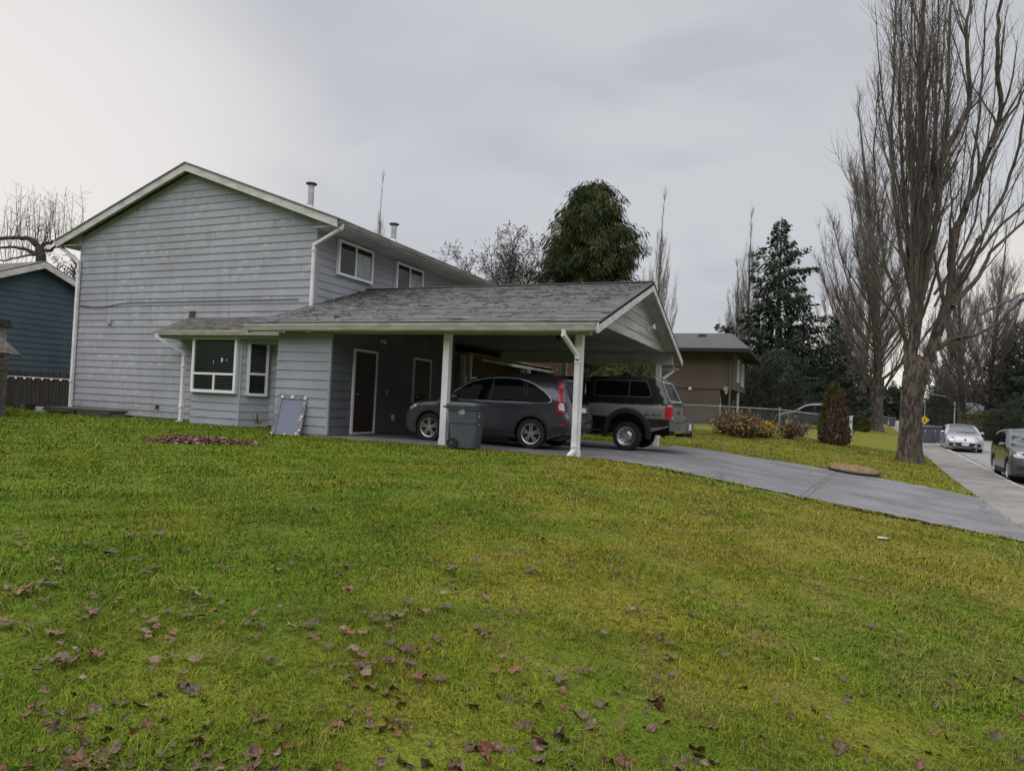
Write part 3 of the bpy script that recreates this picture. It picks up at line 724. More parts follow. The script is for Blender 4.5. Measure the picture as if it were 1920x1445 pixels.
# bay roof with hipped left end
b = MB(); ey, ez, ty, tz = 14.42, 3.22, YG - .03, 3.73
A = [(-17.78, ey, ez), (-12.95, ey, ez), (-12.95, ty, tz), (-17.40, ty, tz), (-17.78, ty, ez)]
def course_face(mb, a, c, d, e, n, step=.012, tab=.31, seed=1):
    # quad a-c (eave) to d-e (top): courses of separate tabs, each lifted a little differently
    a, c, d, e = map(Vector, (a, c, d, e)); rr_ = random.Random(seed)
    nr = (c - a).cross(d - a).normalized()
    if nr.z < 0: nr = -nr
    for i in range(n):
        t0, t1 = i/n, (i+1)/n + .15/n
        p0, p1 = a.lerp(d, t0), c.lerp(e, t0); q0, q1 = a.lerp(d, min(1, t1)), c.lerp(e, min(1, t1))
        L = (p1 - p0).length; m = max(1, int(L/tab)); off = (i % 2)*.5 + rr_.uniform(-.1, .1)
        cuts = [0] + [min(1, max(0, (k + off)/m)) for k in range(1 if off > .2 else 1, m)] + [1]
        lift0 = step*rr_.uniform(.6, 1.0)
        for u0, u1 in zip(cuts[:-1], cuts[1:]):
            if u1 - u0 < 1e-4: continue
            l = lift0*rr_.uniform(.85, 1.15) + (step*.8 if rr_.random() < .03 else 0); g = .006/L
            s0, s1 = p0.lerp(p1, u0 + g), p0.lerp(p1, u1 - g); r0, r1 = q0.lerp(q1, u0 + g), q0.lerp(q1, u1 - g); dn = (a - d).normalized()*rr_.uniform(-.006, .010)
            mb.add([s0 + nr*l + dn, s1 + nr*l + dn, r1 + nr*.001, r0 + nr*.001, s0 + dn, s1 + dn], [(0,1,2,3), (4,5,1,0), (4,0,3), (1,5,2)])
    mb.add([a, c, e, d], [(0,1,2,3)])
course_face(b, A[0], A[1], A[3], A[2], 8); b.add([A[0], A[3], A[4]], [(0,1,2)])
b.prism([(A[0][0], A[0][1], ez - .05), (A[1][0], A[1][1], ez - .05), (A[1][0], ty, ez - .05), (A[4][0], ty, ez - .05)], (0, 0, .045))
b.build('bay_roof', M['shingle_brown'], house)
b = MB(); b.box((-17.74, ey + .04, ez - .19), (-12.95, YG - .03, ez - .055)); b.box((cr - .35, ey + .3, 2.9), (-12.2, YG, 3.03)); b.build('bay_soffit', M['siding_plain'], house)
gutter('gutter', (-17.80, ey, ez + .0), (-12.9, ey, ez + .0), (0, -1, 0), .12)
downspout([(-17.62, ey - .06, 3.1), (-17.60, ey - .05, 3.02), (-17.12, YG - .52, 2.66), (-17.07, YG - .45, 2.55), (-17.07, YG - .45, .60), (-17.22, YG - .55, .52)], w=.10, brackets=((2.2, (-17.07, YG - .45, 0)), (1.0, (-17.07, YG - .45, 0))))

# ---------------------------------------------------------------- lower wing (store room, doors)
SX0, SX1, SY = -12.09, -10.48, 13.30
b = MB(); siding(b, [(SX0, .62), (SX1, .62), (SX1, 3.06), (SX0, 3.06)], 'x', SY, -1, z0=.60)
b.box((SX0, SY + .004, .5), (SX1 - .004, YG, 3.06)); b.box((SX1 - .03, SY - .03, .62), (SX1 + .03, SY + .03, 3.05)); b.build('store_wall', M['siding_plain'], house)
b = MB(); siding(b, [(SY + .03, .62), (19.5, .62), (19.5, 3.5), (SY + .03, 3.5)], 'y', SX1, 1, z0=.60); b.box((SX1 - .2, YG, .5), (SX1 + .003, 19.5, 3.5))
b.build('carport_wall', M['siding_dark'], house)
b = MB(); b.box((SX0, SY - .01, .42), (SX1 + .01, SY + .2, .622)); b.build('foundation', M['concrete'], house)
for y0_, y1_, lab in ((14.15, 15.17, 'dark brown door nearer the lawn'), (16.97, 17.98, 'dark brown door behind the bonnet of the parked car')):
    f = MB(); x = SX1 + .02
    for a, c in (((x, y0_, .62), (x + .05, y0_ + .06, 2.76)), ((x, y1_ - .06, .62), (x + .05, y1_, 2.76)), ((x, y0_ + .06, 2.70), (x + .05, y1_ - .06, 2.76)), ((x, y0_ + .06, .62), (x + .06, y1_ - .06, .66))): f.box(a, c)
    d = MB(); d.box((x + .003, y0_ + .06, .66), (x + .025, y1_ - .06, 2.70))
    do = d.build('door', M['door'], house); do['label'] = lab
    f.build('door_frame', M['white'], do)
    h = MB(); h.tube([(x + .02, y0_ + .13, 1.62), (x + .08, y0_ + .13, 1.62)], [.014, .014], 8); h.tube([(x + .08, y0_ + .13, 1.62), (x + .085, y0_ + .13, 1.62), (x + .12, y0_ + .13, 1.62)], [.012, .03, .02], 10); h.build('handle', M['chrome'], do)
b = MB(); b.box((SX1 + .03, 17.05, .75), (SX1 + .06, 17.72, 1.72)); b.build('brown_panel', pmat('brown_board', (.075, .035, .022), .8), house)
for y_, z_, nm in ((15.35, 3.05, 'wall_lamp'), (16.0, .95, 'outdoor_socket'), (15.65, 1.62, 'switch_box')):
    b = MB()
    if nm == 'wall_lamp': b.tube([(SX1 + .02, y_, z_), (SX1 + .10, y_, z_ + .02), (SX1 + .16, y_, z_ - .05)], [.05, .03, .045], 10)
    else: b.box((SX1 + .02, y_, z_), (SX1 + .06, y_ + .09, z_ + .16))
    b.build(nm, M['white'] if nm != 'switch_box' else M['siding_plain'], house)
# brick entrance beyond
b = MB(); b.box((-11.4, 19.5, .5), (-11.2, 27.5, 3.4)); b.box((-11.2, 27.3, .5), (-9.0, 27.5, 3.4)); b.build('brick_wall', M['brick'], house)
b = MB()

for y_ in (20.2, 25.4):
    b = MB(); b.box((-10.62, y_, .5), (-10.48, y_ + .14, 3.1)); b.build('entrance_post', M['white'], house)
    b = MB(); b.box((-10.36, y_, .5), (-10.24, y_ + .12, 3.1)); b.build('entrance_post', M['white'], house)
window('window', house, 'y', -11.2, 1, 21.6, 23.6, 1.1, 2.45, bars=(('v', 22.6, 1.15, 2.4),), blind=False, label='dark downstairs window in the brick entrance wall')
b = MB(); b.box((-12.0, 19.6, 3.10), (-10.0, 34.0, 3.14)); b.build('entrance_soffit', pmat('tan_soffit', (.24,.20,.14), .8), house)
b = MB(); b.box((-9.98, 20.4, 2.90), (-9.90, 34.0, 2.99)); b.build('entrance_gutter', M['gutter_grey'], house)

# ---------------------------------------------------------------- carport
CX0, CX1, CY0, CYR, CY1, CZE, CZR = -12.75, -3.82, 12.97, 17.83, 22.70, 3.257, 4.895
csl = (CZR - CZE)/(CYR - CY0)
b = MB()
course_face(b, (CX0, CY0 - .05, CZE - .0), (CX1 + .03, CY0 - .05, CZE - .0), (CX0, CYR, CZR), (CX1 + .03, CYR, CZR), 34, .022)
course_face(b, (CX1 + .03, CY1 + .05, CZE), (CX0, CY1 + .05, CZE), (CX1 + .03, CYR, CZR), (CX0, CYR, CZR), 34, .022)
t = .07
b.prism([(CX0, CY0 - .05, CZE - .005), (CX0, CYR, CZR - .005), (CX0, CY1 + .05, CZE - .005), (CX0, CY1 + .05, CZE - t), (CX0, CYR, CZR - t), (CX0, CY0 - .05, CZE - t)], (CX1 + .03 - CX0, 0, 0))
b.bar((CX0, CYR, CZR + .012), (CX1 + .03, CYR, CZR + .012), .26, .02)
croof = b.build('carport_roof', M['shingle'], house)
# moss tufts and debris on the shingles
b = MB(); rr = random.Random(5)
for i in range(620):
    x = CX0 + .2 + 8.6*rr.random(); tt = rr.random()**.8; y = CY0 + (CYR - CY0)*tt*.98; z = CZE + (y - CY0)*csl + .012
    if rr.random() < .25: x = CX0 + 2.5*rr.random()
    for k in range(rr.randint(1, 4)):
        px_, py_ = x + rr.gauss(0, .07), y + rr.gauss(0, .02); s = rr.uniform(.018, .066); h = s*.45
        zz = CZE + (py_ - CY0)*csl + .018
        n_ = 6; ring = [(px_ + s*1.5*math.cos(a)*rr.uniform(.7, 1.2), py_ + s*math.sin(a), zz + csl*s*math.sin(a)) for a in [2*PI*j/n_ for j in range(n_)]]
        b.add(ring + [(px_, py_, zz + h)], [(j, (j+1) % n_, n_) for j in range(n_)])
tag(b.build('roof_moss', pmat('roof_moss', (.018,.018,.012), .95, c2=(.045,.042,.028), scale=4), house), kind='stuff')
b = MB()
# barge boards right, left
def barge_b(x, w=.20):
    for ya, za, yb, zb in ((CY0 - .06, CZE, CYR, CZR), (CY1 + .06, CZE, CYR, CZR)):
        zc = za - csl*.06
        b.prism([(x, ya, zc - .012), (x, yb, zb - .012), (x, yb, zb - .012 - w*1.05), (x, ya, zc - .012 - w)], (.04, 0, 0))
barge_b(CX1 - .01)
b.prism([(CX0 + .0, CY0 - .06, CZE - .02), (CX0, CY0 + 1.2, CZE + 1.2*csl - .02), (CX0, CY0 + 1.2, CZE + 1.2*csl - .2), (CX0, CY0 - .06, CZE - .26)], (.035, 0, 0))
b.box((CX0 + .04, CY0 - .01, CZE - .21), (CX1 - .01, CY0 + .025, CZE - .072))
b.box((CX0 + .04, CY1 - .025, CZE - .21), (CX1 - .01, CY1 + .01, CZE - .072))
b.build('barge_board', M['white_dirty'], house, recalc=True)
gutter('gutter', (CX0 - .04, CY0 - .012, CZE - .045), (CX1 - .02, CY0 - .012, CZE - .045), (0, -1, 0), .135)
gutter('gutter', (CX1 - .02, CY1 + .012, CZE - .045), (CX0 + 2, CY1 + .012, CZE - .045), (0, 1, 0), .135)
# underside: ceiling, sloped soffits, beams
CZ = 3.40; yi0 = CY0 + (CZ - CZE + .16)/csl; yi1 = CY1 - (CZ - CZE + .16)/csl
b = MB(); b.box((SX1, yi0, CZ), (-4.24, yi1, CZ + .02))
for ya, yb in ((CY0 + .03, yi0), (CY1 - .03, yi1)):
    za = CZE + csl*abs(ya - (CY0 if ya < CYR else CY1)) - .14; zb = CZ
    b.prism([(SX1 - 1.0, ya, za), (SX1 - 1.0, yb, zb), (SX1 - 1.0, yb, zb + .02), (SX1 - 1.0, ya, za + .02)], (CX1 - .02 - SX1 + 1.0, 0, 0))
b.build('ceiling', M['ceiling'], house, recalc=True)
b = MB()
for s, ya in ((1, CY0), (-1, CY1)):
    b.prism([(-4.2, ya + s*.03, CZE - .10), (-4.2, CYR, CZR - .09), (-4.2, CYR, CZR - .12), (-4.2, ya + s*.03, CZE - .13)], (.36, 0, 0))
b.build('rake_soffit', M['soffit'], house, recalc=True)
b = MB(); zt = lambda y: CZE + csl*(y - CY0 if y < CYR else CY1 - y) - .125
yA = CY0 + .95; yB = CY1 - .72
siding(b, [(yA, 3.37), (yB, 3.37), (yB, zt(yB)), (CYR, zt(CYR)), (yA, zt(yA))], 'y', -4.215, 1, lap=.235, z0=3.37)
b.prism([(-4.24, yA, 3.37), (-4.24, yB, 3.37), (-4.24, yB, zt(yB)), (-4.24, CYR, zt(CYR)), (-4.24, yA, zt(yA))], (.022, 0, 0))
b.build('gable_panel', pmat('pale_gable_paint', (.44,.44,.42), .8, c2=(.34,.34,.315), scale=1.5, stretch=(1,.5,3)), house)
b = MB(); b.box((SX1, 13.33, 3.04), (-4.08, 13.47, 3.30)); b.build('beam', M['soffit'], house)
b = MB(); b.box((SX1 + .5, 21.95, 3.02), (-3.98, 22.12, 3.39)); b.build('beam', M['soffit'], house)
def post(x, y, zb, zt_, w=.15):
    b = MB(); b.box((x - w/2, y - w/2, zb), (x + w/2, y + w/2, zt_)); b.box((x - w/2 - .012, y - w/2 - .012, zb), (x + w/2 + .012, y + w/2 + .012, zb + .14))
    return b.build('post', M['white'], house)
post(-7.38, 13.41, slabz(-7.38, 13.41) - .02, 3.04); post(-4.32, 13.41, slabz(-4.32, 13.41) - .02, 3.04)
post(-4.42, 22.04, slabz(-4.4, 22), 3.02); post(-7.6, 22.04, slabz(-7.6, 22), 3.02)
downspout([(-4.50, CY0 - .07, 3.12), (-4.50, CY0 - .06, 2.98), (-4.33, 13.28, 2.62), (-4.31, 13.28, 2.5), (-4.31, 13.28, .68), (-4.37, 13.18, .58)], w=.085, brackets=((2.45, (-4.31, 13.28, 0)), (.75, (-4.31, 13.28, 0))))
downspout([(-4.1, CY1 + .08, 3.0), (-4.1, CY1 + .08, 2.86), (-4.36, 22.2, 2.55), (-4.36, 22.2, .7)], w=.07)
downspout([(-3.95, CY1 + .08, 2.93), (-4.45, CY1 + .05, 2.90)], w=.075)
# floodlight on the gable panel, ceiling lamps
b = MB(); b.box((-4.19, 19.05, 3.78), (-4.15, 19.17, 3.92)); b.tube([(-4.15, 19.1, 3.85), (-4.05, 19.12, 3.88), (-3.99, 19.16, 3.84)], [.02, .02, .05], 8); b.tube([(-4.15, 19.05, 3.85), (-4.05, 18.98, 3.90), (-3.97, 18.95, 3.90)], [.02, .02, .05], 8); b.build('floodlight', M['white'], house, angle=.7)
for x, y in ((-6.9, 15.0), (-5.9, 16.6)):
    b = MB(); b.tube([(x, y, 3.40), (x, y, 3.36), (x, y, 3.28), (x, y, 3.24)], [.09, .10, .085, .03], 12); b.build('ceiling_lamp', M['metal_dark'] if x > -6.5 else M['soffit'], house, angle=.7)
# ---------------------------------------------------------------- vehicles
def _resample(pts, step):
    out = []
    n = len(pts)
    for i in range(n - 1):
        p, q = Vector(pts[i]), Vector(pts[i+1]); k = max(1, int((q - p).length/step))
        for j in range(k): out.append(p.lerp(q, j/k))
    out.append(Vector(pts[-1])); return out
def _cr(pts, per=5, closed=False):
    # Catmull-Rom through 2D points
    P = [Vector(p) for p in pts]; out = []; n = len(P)
    rng = range(n) if closed else range(n - 1)
    for i in rng:
        g = (lambda k: P[k % n]) if closed else (lambda k: P[min(max(k, 0), n-1)])
        p0, p1, p2, p3 = g(i-1), g(i), g(i+1), g(i+2)
        for j in range(per):
            t = j/per
            out.append(.5*((2*p1) + (p2 - p0)*t + (2*p0 - 5*p1 + 4*p2 - p3)*t*t + (3*p1 - p0 - 3*p2 + p3)*t**3))
    if not closed: out.append(P[-1])
    return out
def _inside(p, poly):
    c = False; n = len(poly); x, y = p
    for i in range(n):
        a, b = poly[i], poly[(i+1) % n]
        if (a[1] > y) != (b[1] > y) and x < (b[0]-a[0])*(y-a[1])/(b[1]-a[1]) + a[0]: c = not c
    return c
def _segd(p, a, b):
    d = b - a; t = max(0, min(1, (p - a).dot(d)/max(d.length_squared, 1e-12))); return (p - (a + d*t)).length
class Body:
    def __init__(s, soft, under, W, belt, tumble=.18, r=.11, zmid=.6, nose=.20, tail=.08, tuck=.05, roof_z=1.6, L=4.5, crown=.025):
        """soft: open polyline from rear bottom over the roof to front bottom (x, z); under: front bottom back to rear bottom with arches"""
        s.soft = _resample(soft, .09); s.under = _resample(under, .06)
        s.poly = s.soft + s.under[1:-1]; s.W = W; s.belt = belt; s.tum = tumble; s.r = r; s.zmid = zmid; s.nose = nose; s.tail = tail; s.tuck = tuck; s.rz = roof_z; s.L = L; s.crown = crown
        s.ns = len(s.soft)
        s.arc = [0.0]
        for a, b in zip(s.soft[:-1], s.soft[1:]): s.arc.append(s.arc[-1] + (b - a).length)
        ar = sum(a.x*b.y - b.x*a.y for a, b in zip(s.poly, s.poly[1:] + s.poly[:1]))
        s.sgn = 1 if ar > 0 else -1
    def Y(s, x, z):
        y = s.W/2
        if z > s.belt: t = min(1, (z - s.belt)/(s.rz - s.belt)); y -= s.tum*(.75*t + .25*t*t)
        if z < s.zmid: t = (s.zmid - z)/s.zmid; y -= s.tuck*t*t
        elif z < s.belt: y -= .02*((z - s.zmid)/(s.belt - s.zmid))
        return y
    def d(s, p): return min(_segd(p, a, b) for a, b in zip(s.soft[:-1], s.soft[1:]))
    def side(s, x, z):
        dd = min(1, s.d(Vector((x, z)))/s.r); return s.Y(x, z) - s.r*(1 - math.sqrt(max(0, 1 - (1 - dd)**2)))
    def deform(s, x, y, z):
        f = min(1, abs(y)/(s.W/2)); xa = s.L - .9; 
        if x > xa: t = (x - xa)/.9; x -= s.nose*f**3*t*t
        if x < .7: t = (.7 - x)/.7; x += s.tail*f**3*t*t
        return (x, y, z)
    def normal(s, i):
        a = s.soft[max(i-1, 0)]; b = s.soft[min(i+1, s.ns-1)]; d = (b - a).normalized()
        return Vector((d.y, -d.x))*s.sgn
    def build(s, name, mats, parent):
        # side sheet
        poly = s.poly; n = len(poly); xs = [p.x for p in poly]; zs = [p.y for p in poly]
        pts = list(poly)
        for i in range(s.ns):
            nn = s.normal(i)
            for o in (.012, .045, .085):
                if o > s.r*1.2: continue
                q = s.soft[i] - nn*o
                if _inside(q, poly) and s.d(q) > o*.8 and min(_segd(q, a, b) for a, b in zip(s.under[:-1], s.under[1:])) > .03: pts.append(q)
        x = min(xs) + .05
        while x < max(xs):
            z = min(zs) + .04
            while z < max(zs):
                q = Vector((x, z))
                if _inside(q, poly) and s.d(q) > s.r and min(_segd(q, a, b) for a, b in zip(s.under[:-1], s.under[1:])) > .05: pts.append(q)
                z += .11
            x += .12
        V, E_, Fc, *_ = delaunay_2d_cdt(pts, [], [list(range(n))], 1, 1e-5)
        mb = MB()
        for sg in (1, -1):
            vs = []
            for v in V: vs.append(s.deform(v.x, sg*s.side(v.x, v.y), v.y))
            fs = []
            for f in Fc:
                a = V[f[0]]; b = V[f[1]]; c = V[f[2]]; cw = (b - a).cross(c - a) > 0
                fs.append(tuple(f) if cw != (sg > 0) else tuple(reversed(f)))
            mb.add(vs, fs)
        K = 8
        def strip(line, mi, soft):
            m = len(line); o = []
            for i, p in enumerate(line):
                yb = s.side(p.x, p.y) if not soft else s.Y(p.x, p.y) - s.r
                for k in range(K+1):
                    f = -1 + 2*k/K; q = p
                    if soft: q = p + s.normal(i)*(s.crown*(1 - f*f))
                    o.append(s.deform(q.x, yb*f, q.y))
            fs = [(i*(K+1)+k, i*(K+1)+k+1, (i+1)*(K+1)+k+1, (i+1)*(K+1)+k) for i in range(m-1) for k in range(K)]
            mb.add(o, fs, mi)
        strip(s.soft, 0, True); strip(s.under, 1, False)
        import bmesh
        o = mb.build(name, mats, parent)
        b = bmesh.new(); b.from_mesh(o.data); bmesh.ops.remove_doubles(b, verts=b.verts, dist=.0015); bmesh.ops.recalc_face_normals(b, faces=b.faces); b.to_mesh(o.data); b.free()
        o.data.polygons.foreach_set('use_smooth', [True]*len(o.data.polygons)); o.data.set_sharp_from_angle(angle=math.radians(50))
        return o
    def patch(s, mb, poly, sg, off=.006, smooth=True, mi=0, step=.10):
        P = _resample(list(poly) + [poly[0]], step)[:-1]; n = len(P); pts = list(P)
        xs = [p.x for p in P]; zs = [p.y for p in P]; x = min(xs) + step/2
        while x < max(xs):
            z = min(zs) + step/2
            while z < max(zs):
                q = Vector((x, z))
                if _inside(q, P) and min(_segd(q, P[i], P[(i+1) % n]) for i in range(n)) > step*.35: pts.append(q)
                z += step
            x += step
        V, _, Fc, *_r = delaunay_2d_cdt(pts, [], [list(range(n))], 1, 1e-5)
        vs = [s.deform(v.x, sg*(s.side(v.x, v.y) + off), v.y) for v in V]; m = len(vs)
        fs = []
        for f in Fc:
            a = V[f[0]]; b = V[f[1]]; c = V[f[2]]; cw = (b - a).cross(c - a) > 0
            fs.append(tuple(f) if cw != (sg > 0) else tuple(reversed(f)))
        mb.add(vs, fs, mi)
    def line(s, mb, pts, sg, w=.012, off=.004, mi=0):
        P = _resample(pts, .12)
        vs = []
        for i, p in enumerate(P):
            d = (P[min(i+1, len(P)-1)] - P[max(i-1, 0)]).normalized(); nrm = Vector((-d.y, d.x))*w/2
            for q in (p - nrm, p + nrm): vs.append(s.deform(q.x, sg*(s.side(q.x, q.y) + off), q.y))
        mb.add(vs, [(2*i, 2*i+1, 2*i+3, 2*i+2) for i in range(len(P)-1)], mi)
    def near(s, p):
        p = Vector(p); best = None
        for i, (a, b) in enumerate(zip(s.soft[:-1], s.soft[1:])):
            d = b - a; t = max(0, min(1, (p - a).dot(d)/max(d.length_squared, 1e-12))); q = a + d*t; e = (q - p).length
            if best is None or e < best[0]: best = (e, s.arc[i] + d.length*t)
        return best[1]
    def on(s, sa, f, off=.006):
        i = 0
        while i < s.ns - 2 and s.arc[i+1] < sa: i += 1
        t = (sa - s.arc[i])/max(1e-9, s.arc[i+1] - s.arc[i]); p = s.soft[i].lerp(s.soft[i+1], t)
        nn = s.normal(i).lerp(s.normal(i+1), t); yb = s.Y(p.x, p.y) - s.r
        q = p + nn*(s.crown*(1 - min(1, f*f)) + off)
        return s.deform(q.x, yb*f, q.y)
    def across(s, mb, A, B, fa, fb, off=.008, nu=8, nv=10, mi=0):
        """patch on the front/rear/top skin between profile points A and B; fa=(y0,y1) fractions at A, fb at B"""
        a, b = s.near(A), s.near(B); vs = []
        for i in range(nu+1):
            t = i/nu
            for j in range(nv+1):
                u = j/nv; f = (fa[0]*(1-t) + fb[0]*t)*(1-u) + (fa[1]*(1-t) + fb[1]*t)*u
                vs.append(s.on(a + (b-a)*t, f, off))
        mb.add(vs, [(i*(nv+1)+j, i*(nv+1)+j+1, (i+1)*(nv+1)+j+1, (i+1)*(nv+1)+j) for i in range(nu) for j in range(nv)], mi)
def arch_under(xf, xb, L0, z0, r, wr, x0, z1=None):
    """underside polyline from front (L0,z0) to rear (x0,z1) with two wheel arches"""
    out = [(L0, z0)]
    for c in (xf, xb):
        a0 = math.asin(max(-1, min(1, (z0 - wr)/r)))
        for k in range(15):
            a = a0 + (PI - 2*a0)*k/14; out.append((c + r*math.cos(a), wr + r*math.sin(a)))
    out.append((x0, z1 if z1 is not None else z0)); return out
def wheel(parent, x, y, sg, R=.345, w=.215, rim='alloy', spokes=5):
    t = MB(); Mx = Matrix.Translation((x, y, R))
    pr = [(R*.60, -w*.42), (R*.80, -w*.5), (R*.93, -w*.48), (R*.985, -w*.36), (R, -w*.15), (R, w*.15), (R*.985, w*.36), (R*.93, w*.48), (R*.80, w*.5), (R*.68, w*.47), (R*.62, w*.38), (R*.60, 0)]
    t.lathe([(r, h*sg) for r, h in pr], 36, Mx)
    for k in range(40):
        pass
    o = t.build('wheel', M['rubber'], parent, angle=.6)
    b = MB(); h = sg*w
    b.lathe([(R*.60, 0), (R*.60, h*.40), (R*.665, h*.475), (R*.66, h*.50), (R*.615, h*.47), (R*.585, h*.36), (R*.57, h*.05)], 36, Mx)
    if rim == 'alloy':
        b.lathe([(R*.17, h*.42), (R*.14, h*.46), (.001, h*.46)], 20, Mx); b.lathe([(R*.17, h*.42), (R*.19, h*.2)], 20, Mx)
        for k in range(spokes):
            for dd in (-.16, .16):
                a = 2*PI*k/spokes + PI/2; a1 = a + dd*1.9; a2 = a + dd
                p = Vector((math.cos(a1)*R*.14, 0, math.sin(a1)*R*.14)); q = Vector((math.cos(a2)*R*.60, 0, math.sin(a2)*R*.60))
                b.bar((x + p.x, y + h*.41, R + p.z), (x + q.x, y + h*.43, R + q.z), R*.085, abs(h)*.07, up=(0, 1, 0))
        ro = b.build('rim', M['alloy'], o, angle=.5)
    else:
        b.lathe([(R*.585, h*.30), (R*.40, h*.22), (R*.34, h*.30), (R*.22, h*.36), (R*.20, h*.42), (.001, h*.42)], 28, Mx)
        for k in range(8):
            a = 2*PI*k/8; p = (x + math.cos(a)*R*.29, y + h*.30, R + math.sin(a)*R*.29); b.tube([p, (p[0], p[1] + h*.09, p[2])], [.022, .015], 7)
        for k in range(12):
            a = 2*PI*k/12 + .2; p = (x + math.cos(a)*R*.46, y + h*.245, R + math.sin(a)*R*.46); b.tube([p, (p[0], p[1] + h*.02, p[2])], [.028, .03], 7, mi=1)
        ro = b.build('rim', [M['alloy'], M['black']], o, angle=.5)
    d = MB(); d.lathe([(R*.58, h*.05), (.001, h*.05)], 28, Mx); d.build('hub', M['black'], o)
    return o
def mirror(parent, x, y, z, sg, mat):
    b = MB(); n = 10
    vs = []; rows = [(-.10, .02), (-.075, .065), (0, .085), (.06, .07), (.09, .03)]
    for dx, rr in rows:
        for k in range(n):
            a = 2*PI*k/n; vs.append((x + dx, y + sg*(.11 + rr*1.25*math.cos(a)), z + rr*.95*math.sin(a)))
    b.add(vs, [(i*n+k, i*n+(k+1) % n, (i+1)*n+(k+1) % n, (i+1)*n+k) for i in range(len(rows)-1) for k in range(n)] + [tuple(range(n)), tuple(range((len(rows)-1)*n, len(rows)*n))])
    b.bar((x - .02, y - sg*.03, z - .06), (x - .02, y + sg*.1, z - .03), .06, .035)
    return b.build('mirror', mat, parent, smooth=True, recalc=True)
def handle(b, B, x, z, sg):
    y = B.side(x, z); b.tube([(x - .10, sg*(y + .002), z), (x - .08, sg*(y + .03), z + .004), (x + .08, sg*(y + .03), z + .008), (x + .10, sg*(y + .002), z + .008)], [.014, .017, .017, .014], 8)
def underbody_pan(parent, L, W, z=.22):  # black underbody block closing the view through the wheel arches
    b = MB(); b.box((.35, -W/2 + .12, z), (L - .35, W/2 - .12, z + .1)); b.box((.6, -W/2 + .30, z + .1), (L - .6, W/2 - .30, z + .45)); return b.build('underbody', M['black'], parent)

